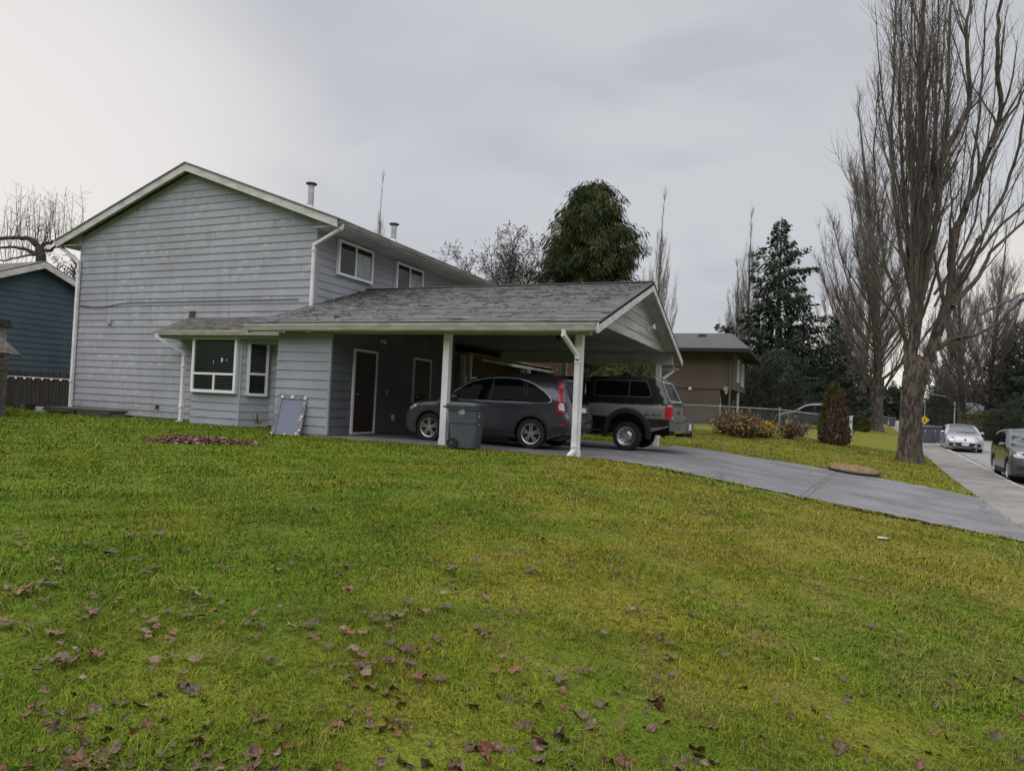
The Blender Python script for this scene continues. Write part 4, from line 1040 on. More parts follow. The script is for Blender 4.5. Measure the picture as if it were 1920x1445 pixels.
# ---- grey compact SUV under the carport
def make_suv(name, label, cat, mat, detail=True, group=None):
    root = thing(name, label, cat, group=group)
    L = 4.54; W = 1.82
    soft = _cr([(.20,.36),(.06,.44),(.0,.60),(.03,.74),(.10,.86),(.13,1.02),(.20,1.22),(.32,1.46),(.30,1.57),(.42,1.615),(.8,1.655),(1.35,1.68),(1.95,1.665),(2.45,1.595),(2.85,1.40),(3.25,1.15),(3.46,1.045),(3.75,1.005),(4.08,.945),(4.32,.845),(4.44,.72),(4.50,.58),(4.52,.42),(4.47,.30),(4.36,.245)], 4)
    B = Body(soft, arch_under(3.62, 1.0, 4.36, .245, .395, .345, .20, .36), W, 1.05, .19, .12, .62, nose=.26, tail=.10, roof_z=1.66, L=L)
    B.build('body', [mat, M['black']], root)
    for sg in (1, -1):
        g = MB(); B.patch(g, _cr([(3.16,1.075),(2.98,1.20),(2.62,1.42),(2.25,1.525),(1.8,1.56),(1.35,1.54),(.98,1.43),(.70,1.27),(.56,1.13),(.62,1.07),(.85,1.06),(1.6,1.05),(2.5,1.055),(3.1,1.06)], 3, True), sg, .016)
        g.build('side_window', M['carglass'], root)
        for pts in ([(2.03,1.05),(2.00,1.55)], [(1.18,1.05),(1.24,1.51)], [(1.10,1.05),(1.16,1.49)], [(2.98,1.05),(2.92,1.25)]):
            t = MB(); B.line(t, pts, sg, .055 if pts[0][0] > 1.9 and pts[0][0] < 2.5 else .03, .020); t.build('window_pillar', M['black'], root)
        c = MB(); B.line(c, _cr([(3.18,1.06),(2.5,1.04),(1.6,1.035),(.75,1.045),(.56,1.07),(.54,1.13),(.70,1.29),(.98,1.455),(1.35,1.565),(1.8,1.585),(2.25,1.55),(2.64,1.44),(2.99,1.22)], 4), sg, .022, .020); c.build('window_trim', M['metal'], root)
        s_ = MB()
        for pts in ([(2.04,1.03),(2.06,.6),(2.0,.27)], [(1.36,.75),(1.14,.92),(1.10,1.03)], [(3.06,1.05),(3.14,.7),(3.10,.3)], [(3.5,.965),(2.5,.93),(1.5,.92),(.55,.93)], [(.72,1.0),(1.0,1.0),(1.0,.86),(.74,.86)] if sg > 0 else [(.5,.6),(.6,.6)]): B.line(s_, pts, sg, .011 if len(pts) < 4 else .016, .004)
        s_.build('door_seam', M['black'], root)
        for hx, hz in ((2.32, .985), (1.42, .975)): h = MB(); handle(h, B, hx, hz, sg); h.build('door_handle', mat, root, smooth=True)
        k = MB(); B.patch(k, [(3.20,.25),(1.42,.25),(1.40,.40),(3.22,.40)], sg, .012); B.patch(k, [(.56,.33),(.22,.40),(.10,.46),(.08,.52),(.50,.52)], sg, .006)
        # arch mouldings
        for cx in (3.62, 1.0):
            B.line(k, [(cx + .425*math.cos(a), .345 + .425*math.sin(a)) for a in [PI*(-.02 + 1.04*j/16) for j in range(17)]], sg, .06, .008)
        k.build('lower_cladding', M['black'], root)
        tl = MB(); B.patch(tl, [(.43,1.585),(.36,1.56),(.30,1.40),(.24,1.20),(.19,1.05),(.13,.84),(.36,.84),(.40,.95),(.36,1.1),(.38,1.3)], sg, .014, step=.07)
        to = tl.build('tail_light', M['red_lens'], root)
        rv = MB(); B.patch(rv, [(.30,1.06),(.20,1.05),(.155,.90),(.30,.90),(.34,.98)], sg, .022, step=.06); rv.build('reversing_lamp', M['white_lens'], to)
        hl = MB(); B.patch(hl, [(4.32,.80),(4.0,.92),(3.86,.93),(4.02,.84),(4.24,.74)], sg, .012, step=.06); B.across(hl, (4.08,.94), (4.43,.73), (sg*.72, sg*1.0), (sg*.60, sg*1.0), .012); ho = hl.build('headlight', M['lamp_lens'], root)
        am = MB(); B.patch(am, [(4.1,.895),(3.93,.925),(4.0,.865)], sg, .018, step=.05); am.build('indicator', M['amber_lens'], ho)
        rf = MB(); B.patch(rf, [(.34,.56),(.12,.55),(.12,.585),(.34,.59)], sg, .012, step=.06); rf.build('reflector', M['red_lens'], root)
    w = MB(); B.across(w, (2.52,1.56), (3.40,1.07), (-.93,.93), (-1.02,1.02)); w.build('windscreen', M['carglass'], root)
    w = MB(); B.across(w, (.32,1.47), (.145,1.06), (-.86,.86), (-.80,.80), .010); w.build('rear_window', M['carglass'], root)
    w = MB(); B.across(w, (4.44,.74), (4.50,.56), (-.5,.5), (-.55,.55), .010); B.across(w, (4.515,.48), (4.47,.32), (-.7,.7), (-.6,.6), .010); w.build('grille', M['black'], root)
    w = MB(); B.across(w, (.02,.70), (.02,.74), (-.95,.95), (-.95,.95), .012); B.across(w, (.06,.44),(.03,.52),(-.95,.95),(-.95,.95),.012); w.build('bumper_trim', M['black'], root)
    w = MB(); B.across(w, (.095,.84), (.115,.96), (-.24,.24), (-.24,.24), .02); w.build('number_plate', M['plate'], root)
    for y_ in (.58, -.58):
        w = MB(); w.tube([(.75, y_, 1.655), (.85, y_, 1.70), (1.9, y_, 1.70), (2.05, y_, 1.665)], .014, 6); w.build('roof_rail', M['black'], root)
    for sg in (1, -1): mirror(root, 2.93, sg*.86, 1.10, sg, mat)
    underbody_pan(root, L, W)
    for x in (3.62, 1.0):
        for sg in (1, -1): wheel(root, x, sg*(W/2 - .125), sg, .345, .225)
    return root
grey_paint = paint('dark_grey_car_paint', (.072,.075,.098), .45, .26)
suv = make_suv('parked_car', 'dark grey sport utility car parked nose-in under the carport', 'car', grey_paint, group=None)
suv.location = (-4.67, 14.30 + .90, slabz(-6, 15.0) + .002); suv.rotation_euler = (0, 0, PI)

# ---- pickup with canopy
def make_truck():
    root = thing('pickup_truck', 'silver and black pickup truck with black canopy behind the grey car', 'pickup truck')
    sil = paint('silver_brown_paint', (.30,.29,.285), .5, .38); blk = paint('black_truck_paint', (.012,.012,.014), .2, .25)
    L, W = 5.35, 1.95; zw = .37
    soft = _resample([(.30,.66),(.28,.80),(.27,1.17),(.30,1.20),(2.2,1.20),(3.9,1.18),(4.3,1.16),(5.05,1.06),(5.25,1.02),(5.30,.9),(5.30,.62),(5.22,.48)], .2)
    B = Body(soft, arch_under(4.42, 1.38, 5.22, .48, .50, .47, .30, .66), W, 1.2, .02, .05, .9, nose=.08, tail=.0, tuck=.10, roof_z=1.9, L=L, crown=.005)
    B.build('body', [sil, M['black']], root)
    CB = Body(_resample([(.30,1.225),(.62,1.86),(.70,1.90),(2.40,1.90),(2.46,1.86),(2.46,1.225)], .2), [(2.46,1.225),(.30,1.225)], W - .02, 1.22, .16, .06, 1.22, nose=0, tail=.02, tuck=0, roof_z=1.9, L=6, crown=.02)
    cb = CB.build('canopy', [blk, M['black']], root)
    KB = Body(_cr([(2.50,1.19),(2.52,1.6),(2.62,1.83),(2.8,1.87),(3.4,1.87),(3.62,1.83),(3.95,1.5),(4.18,1.19)], 3), [(4.18,1.19),(2.50,1.19)], W - .04, 1.2, .20, .08, 1.2, nose=0, tail=0, tuck=0, roof_z=1.9, L=6)
    cabo = KB.build('cab', [blk, M['black']], root)
    for sg in (1, -1):
        g = MB(); CB.patch(g, _cr([(.86,1.40),(.80,1.46),(.93,1.74),(1.02,1.78),(2.2,1.78),(2.26,1.72),(2.26,1.44),(2.2,1.40),(1.5,1.395)], 3, True), sg, .006); go = g.build('side_window', M['carglass'], cb)
        t = MB(); CB.line(t, _cr([(.86,1.385),(.785,1.46),(.92,1.755),(1.02,1.795),(2.2,1.795),(2.275,1.72),(2.275,1.44),(2.2,1.385),(1.5,1.38),(.86,1.385)], 4), sg, .030, .010); CB.line(t, [(1.36,1.39),(1.36,1.79)], sg, .03, .010); t.build('window_frame', M['metal_dark'], go)
        g = MB(); KB.patch(g, [(2.7,1.25),(2.72,1.72),(3.55,1.75),(3.92,1.25)], sg, .006); g.build('side_window', M['carglass'], cabo)
        k = MB(); B.patch(k, [(.90,.60),(.30,.68),(.29,.86),(.86,.86)], sg, .010); B.patch(k, [(3.90,.50),(1.90,.50),(1.92,.86),(3.88,.86)], sg, .010); k.build('lower_panel', blk, root)
        for ml in ([(.88,.855),(.30,.855)], [(3.86,.855),(1.93,.855)]): c = MB(); B.line(c, ml, sg, .022, .016); c.build('side_moulding', M['chrome'], root)
        f = MB()
        ring = []
        n = 18
        for j in range(n+1):
            a = PI*(-.08 + 1.16*j/n)
            for rr, oo in ((.49, .01), (.50, .055), (.60, .055), (.63, .0)): 
                x, z = 1.38 + rr*math.cos(a)*1.02, .47 + rr*math.sin(a); ring.append((x, sg*(B.side(max(.4, x), z) + oo), z))
        f.add(ring, [(j*4+k_, j*4+k_+1, j*4+5+k_, j*4+4+k_) for j in range(n) for k_ in range(3)]); f.build('wheel_flare', M['black'], root, angle=.8, recalc=True)
        tl = MB(); 
        y0, y1 = sg*(W/2 - .10), sg*(W/2 + .006)
        vs = []
        for z in (.87, 1.02, 1.17):
            for x, y in ((.30 + .12, y1), (.275, y1 - sg*.004), (.245, y1 - sg*.03), (.240, y0)): vs.append((x, y, z))
        tl.add(vs, [(j*4+i, j*4+i+1, j*4+5+i, j*4+4+i) for j in range(2) for i in range(3)]); to = tl.build('tail_light', M['red_lens'], root, smooth=True, recalc=True)
        br_ = MB(); br_.box((.236, min(y0, y0 + sg*.085), .86), (.246, max(y0, y0 + sg*.085), .92)); br_.build('reversing_lamp', M['white_lens'], to)
        # decal
        cu = bpy.data.curves.new('decal', 'FONT'); cu.body = '4x4x4'; cu.size = .19; cu.shear = .35; cu.space_character = .92
        tmp = bpy.data.objects.new('decal', cu); COL.objects.link(tmp); bpy.context.view_layer.update()
        me = bpy.data.meshes.new_from_object(tmp.evaluated_get(bpy.context.evaluated_depsgraph_get())); bpy.data.objects.remove(tmp)
        me.materials.clear(); me.materials.append(M['black'])
        for v in me.vertices:
            x, z = v.co.x, v.co.y
            v.co = ((.97 - x*.98) if sg > 0 else (.38 + x*.98), sg*(W/2 - .005 + .008), .90 + z*.75)
        do = bpy.data.objects.new('decal', me); COL.objects.link(do); do.parent = root
    # tailgate, rear glass, bumper
    b = MB(); b.box((.245, -.80, .72), (.268, .80, 1.17)); to = b.build('tailgate', sil, root)
    b = MB(); b.box((.232, -.12, .98), (.245, .12, 1.06)); b.build('handle', M['black'], to)
    b = MB(); b.box((.236, -.80, 1.165), (.262, .80, 1.195)); b.build('trim', M['chrome'], to)
    def sl_(x, z, y): return (x, y, z)
    n_ = Vector((-.635, 0, .32)).normalized()*.012
    b = MB(); q = [(.34,1.29,-.78),(.34,1.29,.78),(.58,1.78,.70),(.58,1.78,-.70)]; b.add([Vector((x, y, z)) + n_*1.6 for x, z, y in q], [(0,1,2,3)]); ro = b.build('rear_window', M['carglass_pale'], cb)
    b = MB(); q = [Vector((x, y, z)) + n_*1.9 for x, z, y in q]
    for i in range(4): b.bar(q[i], q[(i+1) % 4], .04, .02, up=n_)
    b.build('frame', M['metal'], ro)
    b = MB(); b.prism([(.30, -.95, .56), (.02, -.93, .56), (-.06, -.6, .56), (-.06, .6, .56), (.02, .93, .56), (.30, .95, .56)], (0, 0, .20)); bo = b.build('bumper', M['chrome'], root)
    b = MB(); b.box((-.02, -.82, .761), (.24, .82, .775)); b.build('step', M['black'], bo)
    b = MB(); b.box((-.075, -.16, .58), (-.062, .16, .74)); b.build('number_plate', M['plate'], bo)
    b = MB(); b.box((-.12, -.06, .40), (.3, .06, .48)); b.tube([(-.1, 0, .48), (-.1, 0, .55)], .026, 8); b.box((.0, -.5, .42), (.1, .5, .5)); b.build('tow_hitch', M['black'], root)
    g = MB(); KB.across(g, (3.66,1.80), (4.12,1.26), (-.9,.9), (-.98,.98)); g.build('windscreen', M['carglass'], cabo)
    g = MB(); B.across(g, (5.29,.98), (5.30,.70), (-.75,.75), (-.75,.75), .01); g.build('grille', M['black'], root)
    for sg in (1, -1):
        g = MB(); B.across(g, (5.29,.98), (5.30,.78), (sg*.78, sg*.98), (sg*.78, sg*.98), .014); g.build('headlight', M['white_lens'], root)
        mirror(root, 3.85, sg*.92, 1.32, sg, blk)
    b = MB(); b.box((.4, -.45, .42), (5.0, .45, .62)); b.box((1.30, -.85, .33), (1.46, .85, .44)); b.tube([(1.38, -.15, .38), (1.38, .15, .38)], .14, 12); b.box((.75, -.60, .50), (2.0, .60, 1.15)); b.box((.55, -.93, .98), (2.3, .93, 1.10)); b.build('underbody', M['black'], root)
    for x in (4.42, 1.38):
        for sg in (1, -1): wheel(root, x, sg*(W/2 - .13), sg, zw, .27, 'steel')
    return root
truck = make_truck(); truck.location = (-2.86, 17.33 + .975, slabz(-4.3, 17.4) + .0); truck.rotation_euler = (0, 0, PI)

# ---- cars seen from the front on the street
def make_front_car(name, label, mat, P):
    root = thing(name, label, 'car')
    L, W = P['L'], P['W']
    soft = _cr(P['soft'], 4)
    B = Body(soft, arch_under(P['xf'], P['xb'], P['soft'][-1][0], P['soft'][-1][1], P['wr'] + .05, P['wr'], P['soft'][0][0], P['soft'][0][1]), W, P['belt'], .20, .12, .6, nose=P['nose'], tail=.12, roof_z=P['H'], L=L, crown=.03)
    B.build('body', [mat, M['black']], root)
    for sg in (1, -1):
        g = MB(); B.patch(g, _cr(P['glass'], 3, True), sg, .015); g.build('side_window', M['carglass'], root)
        t = MB(); B.line(t, [(P['bp'], P['belt'] + .01), (P['bp'] - .03, P['H'] - .13)], sg, .06, .020); t.build('window_pillar', M['black'], root); t = MB(); B.line(t, [(P['bp'] - .85, P['belt'] + .02), (P['bp'] - .80, P['H'] - .16)], sg, .05, .020); t.build('window_pillar', M['black'], root)
        s_ = MB(); B.line(s_, [(P['bp'], P['belt']), (P['bp'] + .02, .55), (P['bp'] - .04, .3)], sg, .010, .004); B.line(s_, [(P['bp'] + 1.02, P['belt']), (P['bp'] + 1.05, .55), (P['bp'] + 1.0, .3)], sg, .010, .004); s_.build('door_seam', M['black'], root)
        for hx in (.18, -.75): h = MB(); handle(h, B, P['bp'] + hx, P['belt'] - .095, sg); h.build('door_handle', mat, root, smooth=True)
        if P.get('clad'):
            k = MB(); B.patch(k, [(P['xf'] - .44,.25),(P['xb'] + .44,.25),(P['xb'] + .44,.40),(P['xf'] - .44,.40)], sg, .010)
            for cx in (P['xf'], P['xb']): B.line(k, [(cx + (P['wr'] + .085)*math.cos(a), P['wr'] + (P['wr'] + .085)*math.sin(a)) for a in [PI*(-.0 + 1.0*j/16) for j in range(17)]], sg, .065, .008)
            k.build('lower_cladding', M['black'], root)
        hl = MB(); A, C, f0, f1 = P['lamp']; B.across(hl, A, C, (sg*f0[0], sg*f0[1]), (sg*f1[0], sg*f1[1]), .012, 5, 6); B.patch(hl, P['lamp_side'], sg, .012, step=.06)
        ho = hl.build('headlight', M['lamp_lens'], root)
        hb = MB(); mA = tuple(a*.6 + c*.4 for a, c in zip(A, C)); mC = tuple(a*.3 + c*.7 for a, c in zip(A, C)); B.across(hb, mA, mC, (sg*(f0[0]*.7 + f0[1]*.3), sg*(f0[0]*.4 + f0[1]*.6)), (sg*(f1[0]*.7 + f1[1]*.3), sg*(f1[0]*.4 + f1[1]*.6)), .018, 3, 3); hb.build('lamp_unit', M['metal_dark'], ho)
        fl = MB(); A, C, f0, f1 = P['fog']; B.across(fl, A, C, (sg*f0[0], sg*f0[1]), (sg*f1[0], sg*f1[1]), .010, 4, 4); fl.build('fog_lamp', M['black'], root)
        tl = MB(); B.patch(tl, P['tail'], sg, .012, step=.07); tl.build('tail_light', M['red_lens'], root)
        mirror(root, P['mx'], sg*(W/2 - .06), P['belt'] + .09, sg, mat)
    A, C, f0, f1 = P['screen']; w = MB(); B.across(w, A, C, (-f0, f0), (-f1, f1)); wo = w.build('windscreen', M['carglass_pale'], root)
    b = MB()
    for y_ in (-.1, .45): 
        pa = Vector(B.on(B.near(C) - .02, y_ - .3, .02)); pb = Vector(B.on(B.near(C) - .10, y_ + .35, .02)); b.tube([pa, pb], .010, 5)
    b.build('wiper', M['black'], wo)
    A, C, f0, f1 = P['grille']; w = MB(); B.across(w, A, C, (-f0, f0), (-f1, f1), .012); gr_ = w.build('grille', M['black'], root)
    w = MB(); B.across(w, A, tuple(a*.93 + c*.07 for a, c in zip(A, C)), (-f0, f0), (-f0, f0), .02, 2); w.build('trim', M['chrome'], gr_)
    if 'plate' in P: w = MB(); A, C = P['plate']; B.across(w, A, C, (-.22, .22), (-.22, .22), .03, 3, 4); w.build('number_plate', M['plate'], root)
    A = P['badge']; p = Vector(B.on(B.near(A), 0, .02)); b = MB(); b.tube([p + Vector((-.01,0,0)), p + Vector((.025,0,0))], [.065, .055], 14); b.build('badge', M['chrome'], root)
    w = MB(); A, C, f0, f1 = P['lip']; B.across(w, A, C, (-f0, f0), (-f1, f1), .012); w.build('lower_grille', M['black'], root)
    w = MB(); A, C = P['rear']; B.across(w, A, C, (-.82, .82), (-.9, .9), .010); w.build('rear_window', M['carglass'], root)
    underbody_pan(root, L, W, .2)
    for x in (P['xf'], P['xb']):
        for sg in (1, -1): wheel(root, x, sg*(W/2 - .12), sg, P['wr'], .215)
    return root
SED = dict(L=4.46, W=1.76, H=1.46, belt=.93, xf=3.52, xb=.88, wr=.315, nose=.42, bp=2.0,
  soft=[(.22,.30),(.06,.40),(.0,.55),(.05,.72),(.12,.90),(.16,.98),(.45,1.18),(.78,1.36),(1.1,1.43),(1.6,1.46),(2.05,1.44),(2.5,1.33),(2.95,1.12),(3.28,.965),(3.6,.91),(3.95,.84),(4.22,.74),(4.36,.66),(4.43,.54),(4.46,.42),(4.44,.30),(4.34,.20)],
  glass=[(3.0,.95),(2.75,1.13),(2.4,1.27),(2.05,1.345),(1.6,1.365),(1.15,1.33),(.85,1.22),(.6,1.06),(.62,.99),(1.2,.955),(2.2,.94)],
  lamp=((4.02,.815), (4.40,.60), (.56,.98), (.62,.98)), lamp_side=[(4.25,.72),(3.95,.815),(3.80,.84),(3.95,.74),(4.22,.63)],
  fog=((4.44,.47), (4.445,.30), (.70,.97), (.74,.97)), tail=[(.16,.92),(.5,.90),(.42,.80),(.10,.74)], mx=2.85,
  screen=((2.12,1.43), (3.24,.985), .92, 1.0), grille=((4.435,.50), (4.45,.31), .66, .50), plate=((4.455,.46), (4.455,.35)), badge=(4.38,.63), lip=((4.40,.255), (4.36,.215), .8, .8), rear=((.76,1.35), (.22,1.02)))
CUV = dict(L=4.55, W=1.84, H=1.67, belt=1.06, xf=3.62, xb=.93, wr=.355, nose=.34, bp=2.05, clad=True,
  soft=[(.25,.36),(.08,.44),(.0,.60),(.05,.78),(.12,.95),(.16,1.08),(.34,1.38),(.38,1.53),(.5,1.585),(.9,1.64),(1.5,1.67),(2.0,1.655),(2.45,1.56),(2.9,1.33),(3.26,1.13),(3.6,1.08),(4.0,1.02),(4.28,.94),(4.42,.82),(4.48,.66),(4.52,.5),(4.50,.36),(4.40,.25)],
  glass=[(3.06,1.09),(2.85,1.24),(2.45,1.455),(2.1,1.54),(1.6,1.56),(1.1,1.53),(.75,1.42),(.55,1.26),(.62,1.17),(1.2,1.10),(2.2,1.08)],
  lamp=((4.20,.975), (4.44,.79), (.52,.98), (.60,.98)), lamp_side=[(4.28,.90),(4.05,.98),(3.90,1.0),(4.08,.90),(4.26,.82)],
  fog=((4.50,.56), (4.51,.44), (.74,.96), (.74,.96)), tail=[(.18,1.04),(.55,1.05),(.5,.96),(.14,.92)], mx=2.95,
  screen=((2.10,1.635), (3.24,1.15), .92, 1.0), grille=((4.43,.84), (4.50,.60), .56, .46), plate=((4.50,.58), (4.515,.47)), badge=(4.46,.74), lip=((4.515,.44), (4.49,.34), .62, .62), rear=((.37,1.50), (.17,1.10)))
sang = -math.atan(.075)                         # cars face back along the street, towards the viewer
def park(root, px, py, P, front_x):
    """put the near (kerb side) front wheel's contact where the road plane meets that spot"""
    d = ray(px, py); t = 10.0
    while t < 120 and (CAMZ + d.z*t) > -.2 + rise(d.y*t): t += .02
    c = Vector((d.x*t, d.y*t, -.2 + rise(d.y*t)))
    ang = -PI/2 + sang; root.rotation_euler = (0, 0, ang)
    R_ = Matrix.Rotation(ang, 3, 'Z'); off = R_ @ Vector((P['xf'], -(P['W']/2 - .02), 0))
    root.location = (c.x - off.x, c.y - off.y, c.z)
sedan = make_front_car('parked_car', 'silver compact car parked at the kerb facing the viewer', paint('silver_car_paint', (.42,.43,.46), .5, .32), SED)
park(sedan, 1771, 844, SED, 0)
cuv = make_front_car('parked_car', 'charcoal crossover car cut off by the right edge of the photo', paint('charcoal_car_paint', (.06,.063,.07), .15, .3), CUV)
park(cuv, 1888, 903, CUV, 0)
ncar = make_suv('parked_car', 'dark green car parked beyond the wire fence beside the browning cedar', 'car', paint('dark_green_paint', (.010,.026,.026), .0, .5))
# ---------------------------------------------------------------- trees
def rvec(r): return Vector((r.gauss(0, 1), r.gauss(0, 1), r.gauss(0, 1)))
def grow(r, p, d, L, n, wander=.1, up=.1):
    pts = [Vector(p)]; d = Vector(d).normalized(); st = L/n
    for i in range(n):
        d = (d + rvec(r)*wander + Vector((0, 0, up))).normalized(); pts.append(pts[-1] + d*st)
    return pts
def along(pts, t):
    k = t*(len(pts)-1); i = min(int(k), len(pts)-2); return pts[i].lerp(pts[i+1], k - i), (pts[i+1] - pts[i]).normalized()
def side_dir(r, d, ang):
    o = d.orthogonal().normalized(); o = Matrix.Rotation(r.uniform(0, 2*PI), 3, d) @ o
    return (d*math.cos(ang) + o*math.sin(ang)).normalized()
def ramify(r, lm, tw, pts, r0, dens, blen, tlen, tdens, up=.16, bang=(.35, .75), tn=3, trad=.010, t0=.12, brad=.30):
    """branches with twigs along a limb"""
    L = sum((b - a).length for a, b in zip(pts[:-1], pts[1:]))
    for i in range(int(L*dens)):
        t = t0 + (1 - t0)*r.random(); p, d = along(pts, t)
        bl = blen*r.uniform(.4, 1.0)*(1.1 - .55*t); bd = side_dir(r, d, r.uniform(*bang))
        bp = grow(r, p, bd, bl, 5, .10, up); br = max(.012, r0*(1 - .75*t)*brad)
        lm.tube(bp, [br*(1 - .72*k/5) for k in range(6)], 4, cap=False)
        for j in range(int(bl*tdens) + 1):
            tt = r.uniform(.15, 1.0); q, dd = along(bp, tt)
            tl = tlen*r.uniform(.4, 1.1); tp = grow(r, q, side_dir(r, dd, r.uniform(.25, .8)), tl, tn, .12, up*1.1)
            tw.tube(tp, [trad*(1 - .6*k/tn) for k in range(tn+1)], 3, cap=False)
    for j in range(int(L*tdens*.25)):
        q, dd = along(pts, r.uniform(.2, 1.0)); tp = grow(r, q, side_dir(r, dd, r.uniform(.3, .9)), tlen*r.uniform(.5, 1.2), tn, .12, up); tw.tube(tp, [trad*(1 - .6*k/tn) for k in range(tn+1)], 3, cap=False)
def flare_trunk(r, mb, pts, rad, n=20):
    """trunk with buttressed, ridged section"""
    o = len(mb.v); k = len(pts); ph = [r.uniform(0, 2*PI) for _ in range(3)]
    for i, p in enumerate(pts):
        for j in range(n):
            a = 2*PI*j/n; f = 1 + (.07*math.sin(5*a + ph[0] + i*.25) + .05*math.sin(9*a + ph[1] - i*.3) + r.uniform(-.03, .03))
            if i < 3: f *= 1 + .10*math.sin(4*a + ph[2])*(3 - i)/3
            mb.v.append((p[0] + rad[i]*f*math.cos(a), p[1] + rad[i]*f*math.sin(a), p[2]))
    for i in range(k-1):
        for j in range(n): mb.f.append((o+i*n+j, o+i*n+(j+1) % n, o+(i+1)*n+(j+1) % n, o+(i+1)*n+j)); mb.m.append(0)
def poplar(seed, label, H=27.0, R=.5, fork=4.5, nl=34, spread=.55, trad=.013, dens=2.2, tdens=4.5, group='bare poplars along the street', base=0.0):
    r = random.Random(seed); root = thing('poplar_tree', label, 'tree', group=group)
    tr, lm, tw = MB(), MB(), MB()
    hs = [-.3, .0, .25, .7, 1.5, 2.6, 3.6, fork]; x = y = 0; pts = []; rad = []
    for i, h in enumerate(hs):
        pts.append((x, y, h)); x += r.gauss(0, .04); y += r.gauss(0, .04); rad.append(R*(1.45, 1.25, 1.1, 1.0, .92, .88, .86, .85)[i])
    flare_trunk(r, tr, pts, rad)
    top = Vector(pts[-1])
    lead = grow(r, top - Vector((0, 0, .2)), (0, 0, 1), H - fork, 14, .025, .05); lr = [R*.62*(1 - .93*k/14) for k in range(15)]; tr.tube(lead, lr, 8, cap=False)
    for i in range(nl):
        t = (i + r.random())/nl; h = fork*.75 + (H*.72 - fork*.75)*t**1.15
        a = 2.399*i + r.uniform(-.5, .5)
        p = top.lerp(Vector(pts[4]), r.random()*.6) if h < fork + .3 else along(lead, min(1, (h - fork)/(H - fork)))[0]
        ang = (.95 - .55*t)*r.uniform(.7, 1.1)*spread/.55; d = Vector((math.cos(a)*math.sin(ang), math.sin(a)*math.sin(ang), math.cos(ang)))
        L = (H*.50*(1 - .72*t))*r.uniform(.65, 1.05); lp = grow(r, p, d, L, 9, .05, .13); r0 = R*.25*(1 - .72*t)*r.uniform(.6, 1.1)
        lm.tube(lp, [r0*(1 - .86*k/9) for k in range(10)], 6, cap=False)
        ramify(r, lm, tw, lp, r0, dens, 3.6*(1 - .4*t), 1.25, tdens, trad=trad, up=.22, bang=(.18, .55))
    ramify(r, lm, tw, lead, R*.25, dens*1.2, 3.0, 1.1, tdens, trad=trad, t0=.15, up=.22, bang=(.18, .5))
    tr.build('trunk', M['bark'], root, smooth=True); lm.build('limb_crown', M['limb'], root, smooth=True); tw.build('twig_crown', M['twig'], root)
    return root

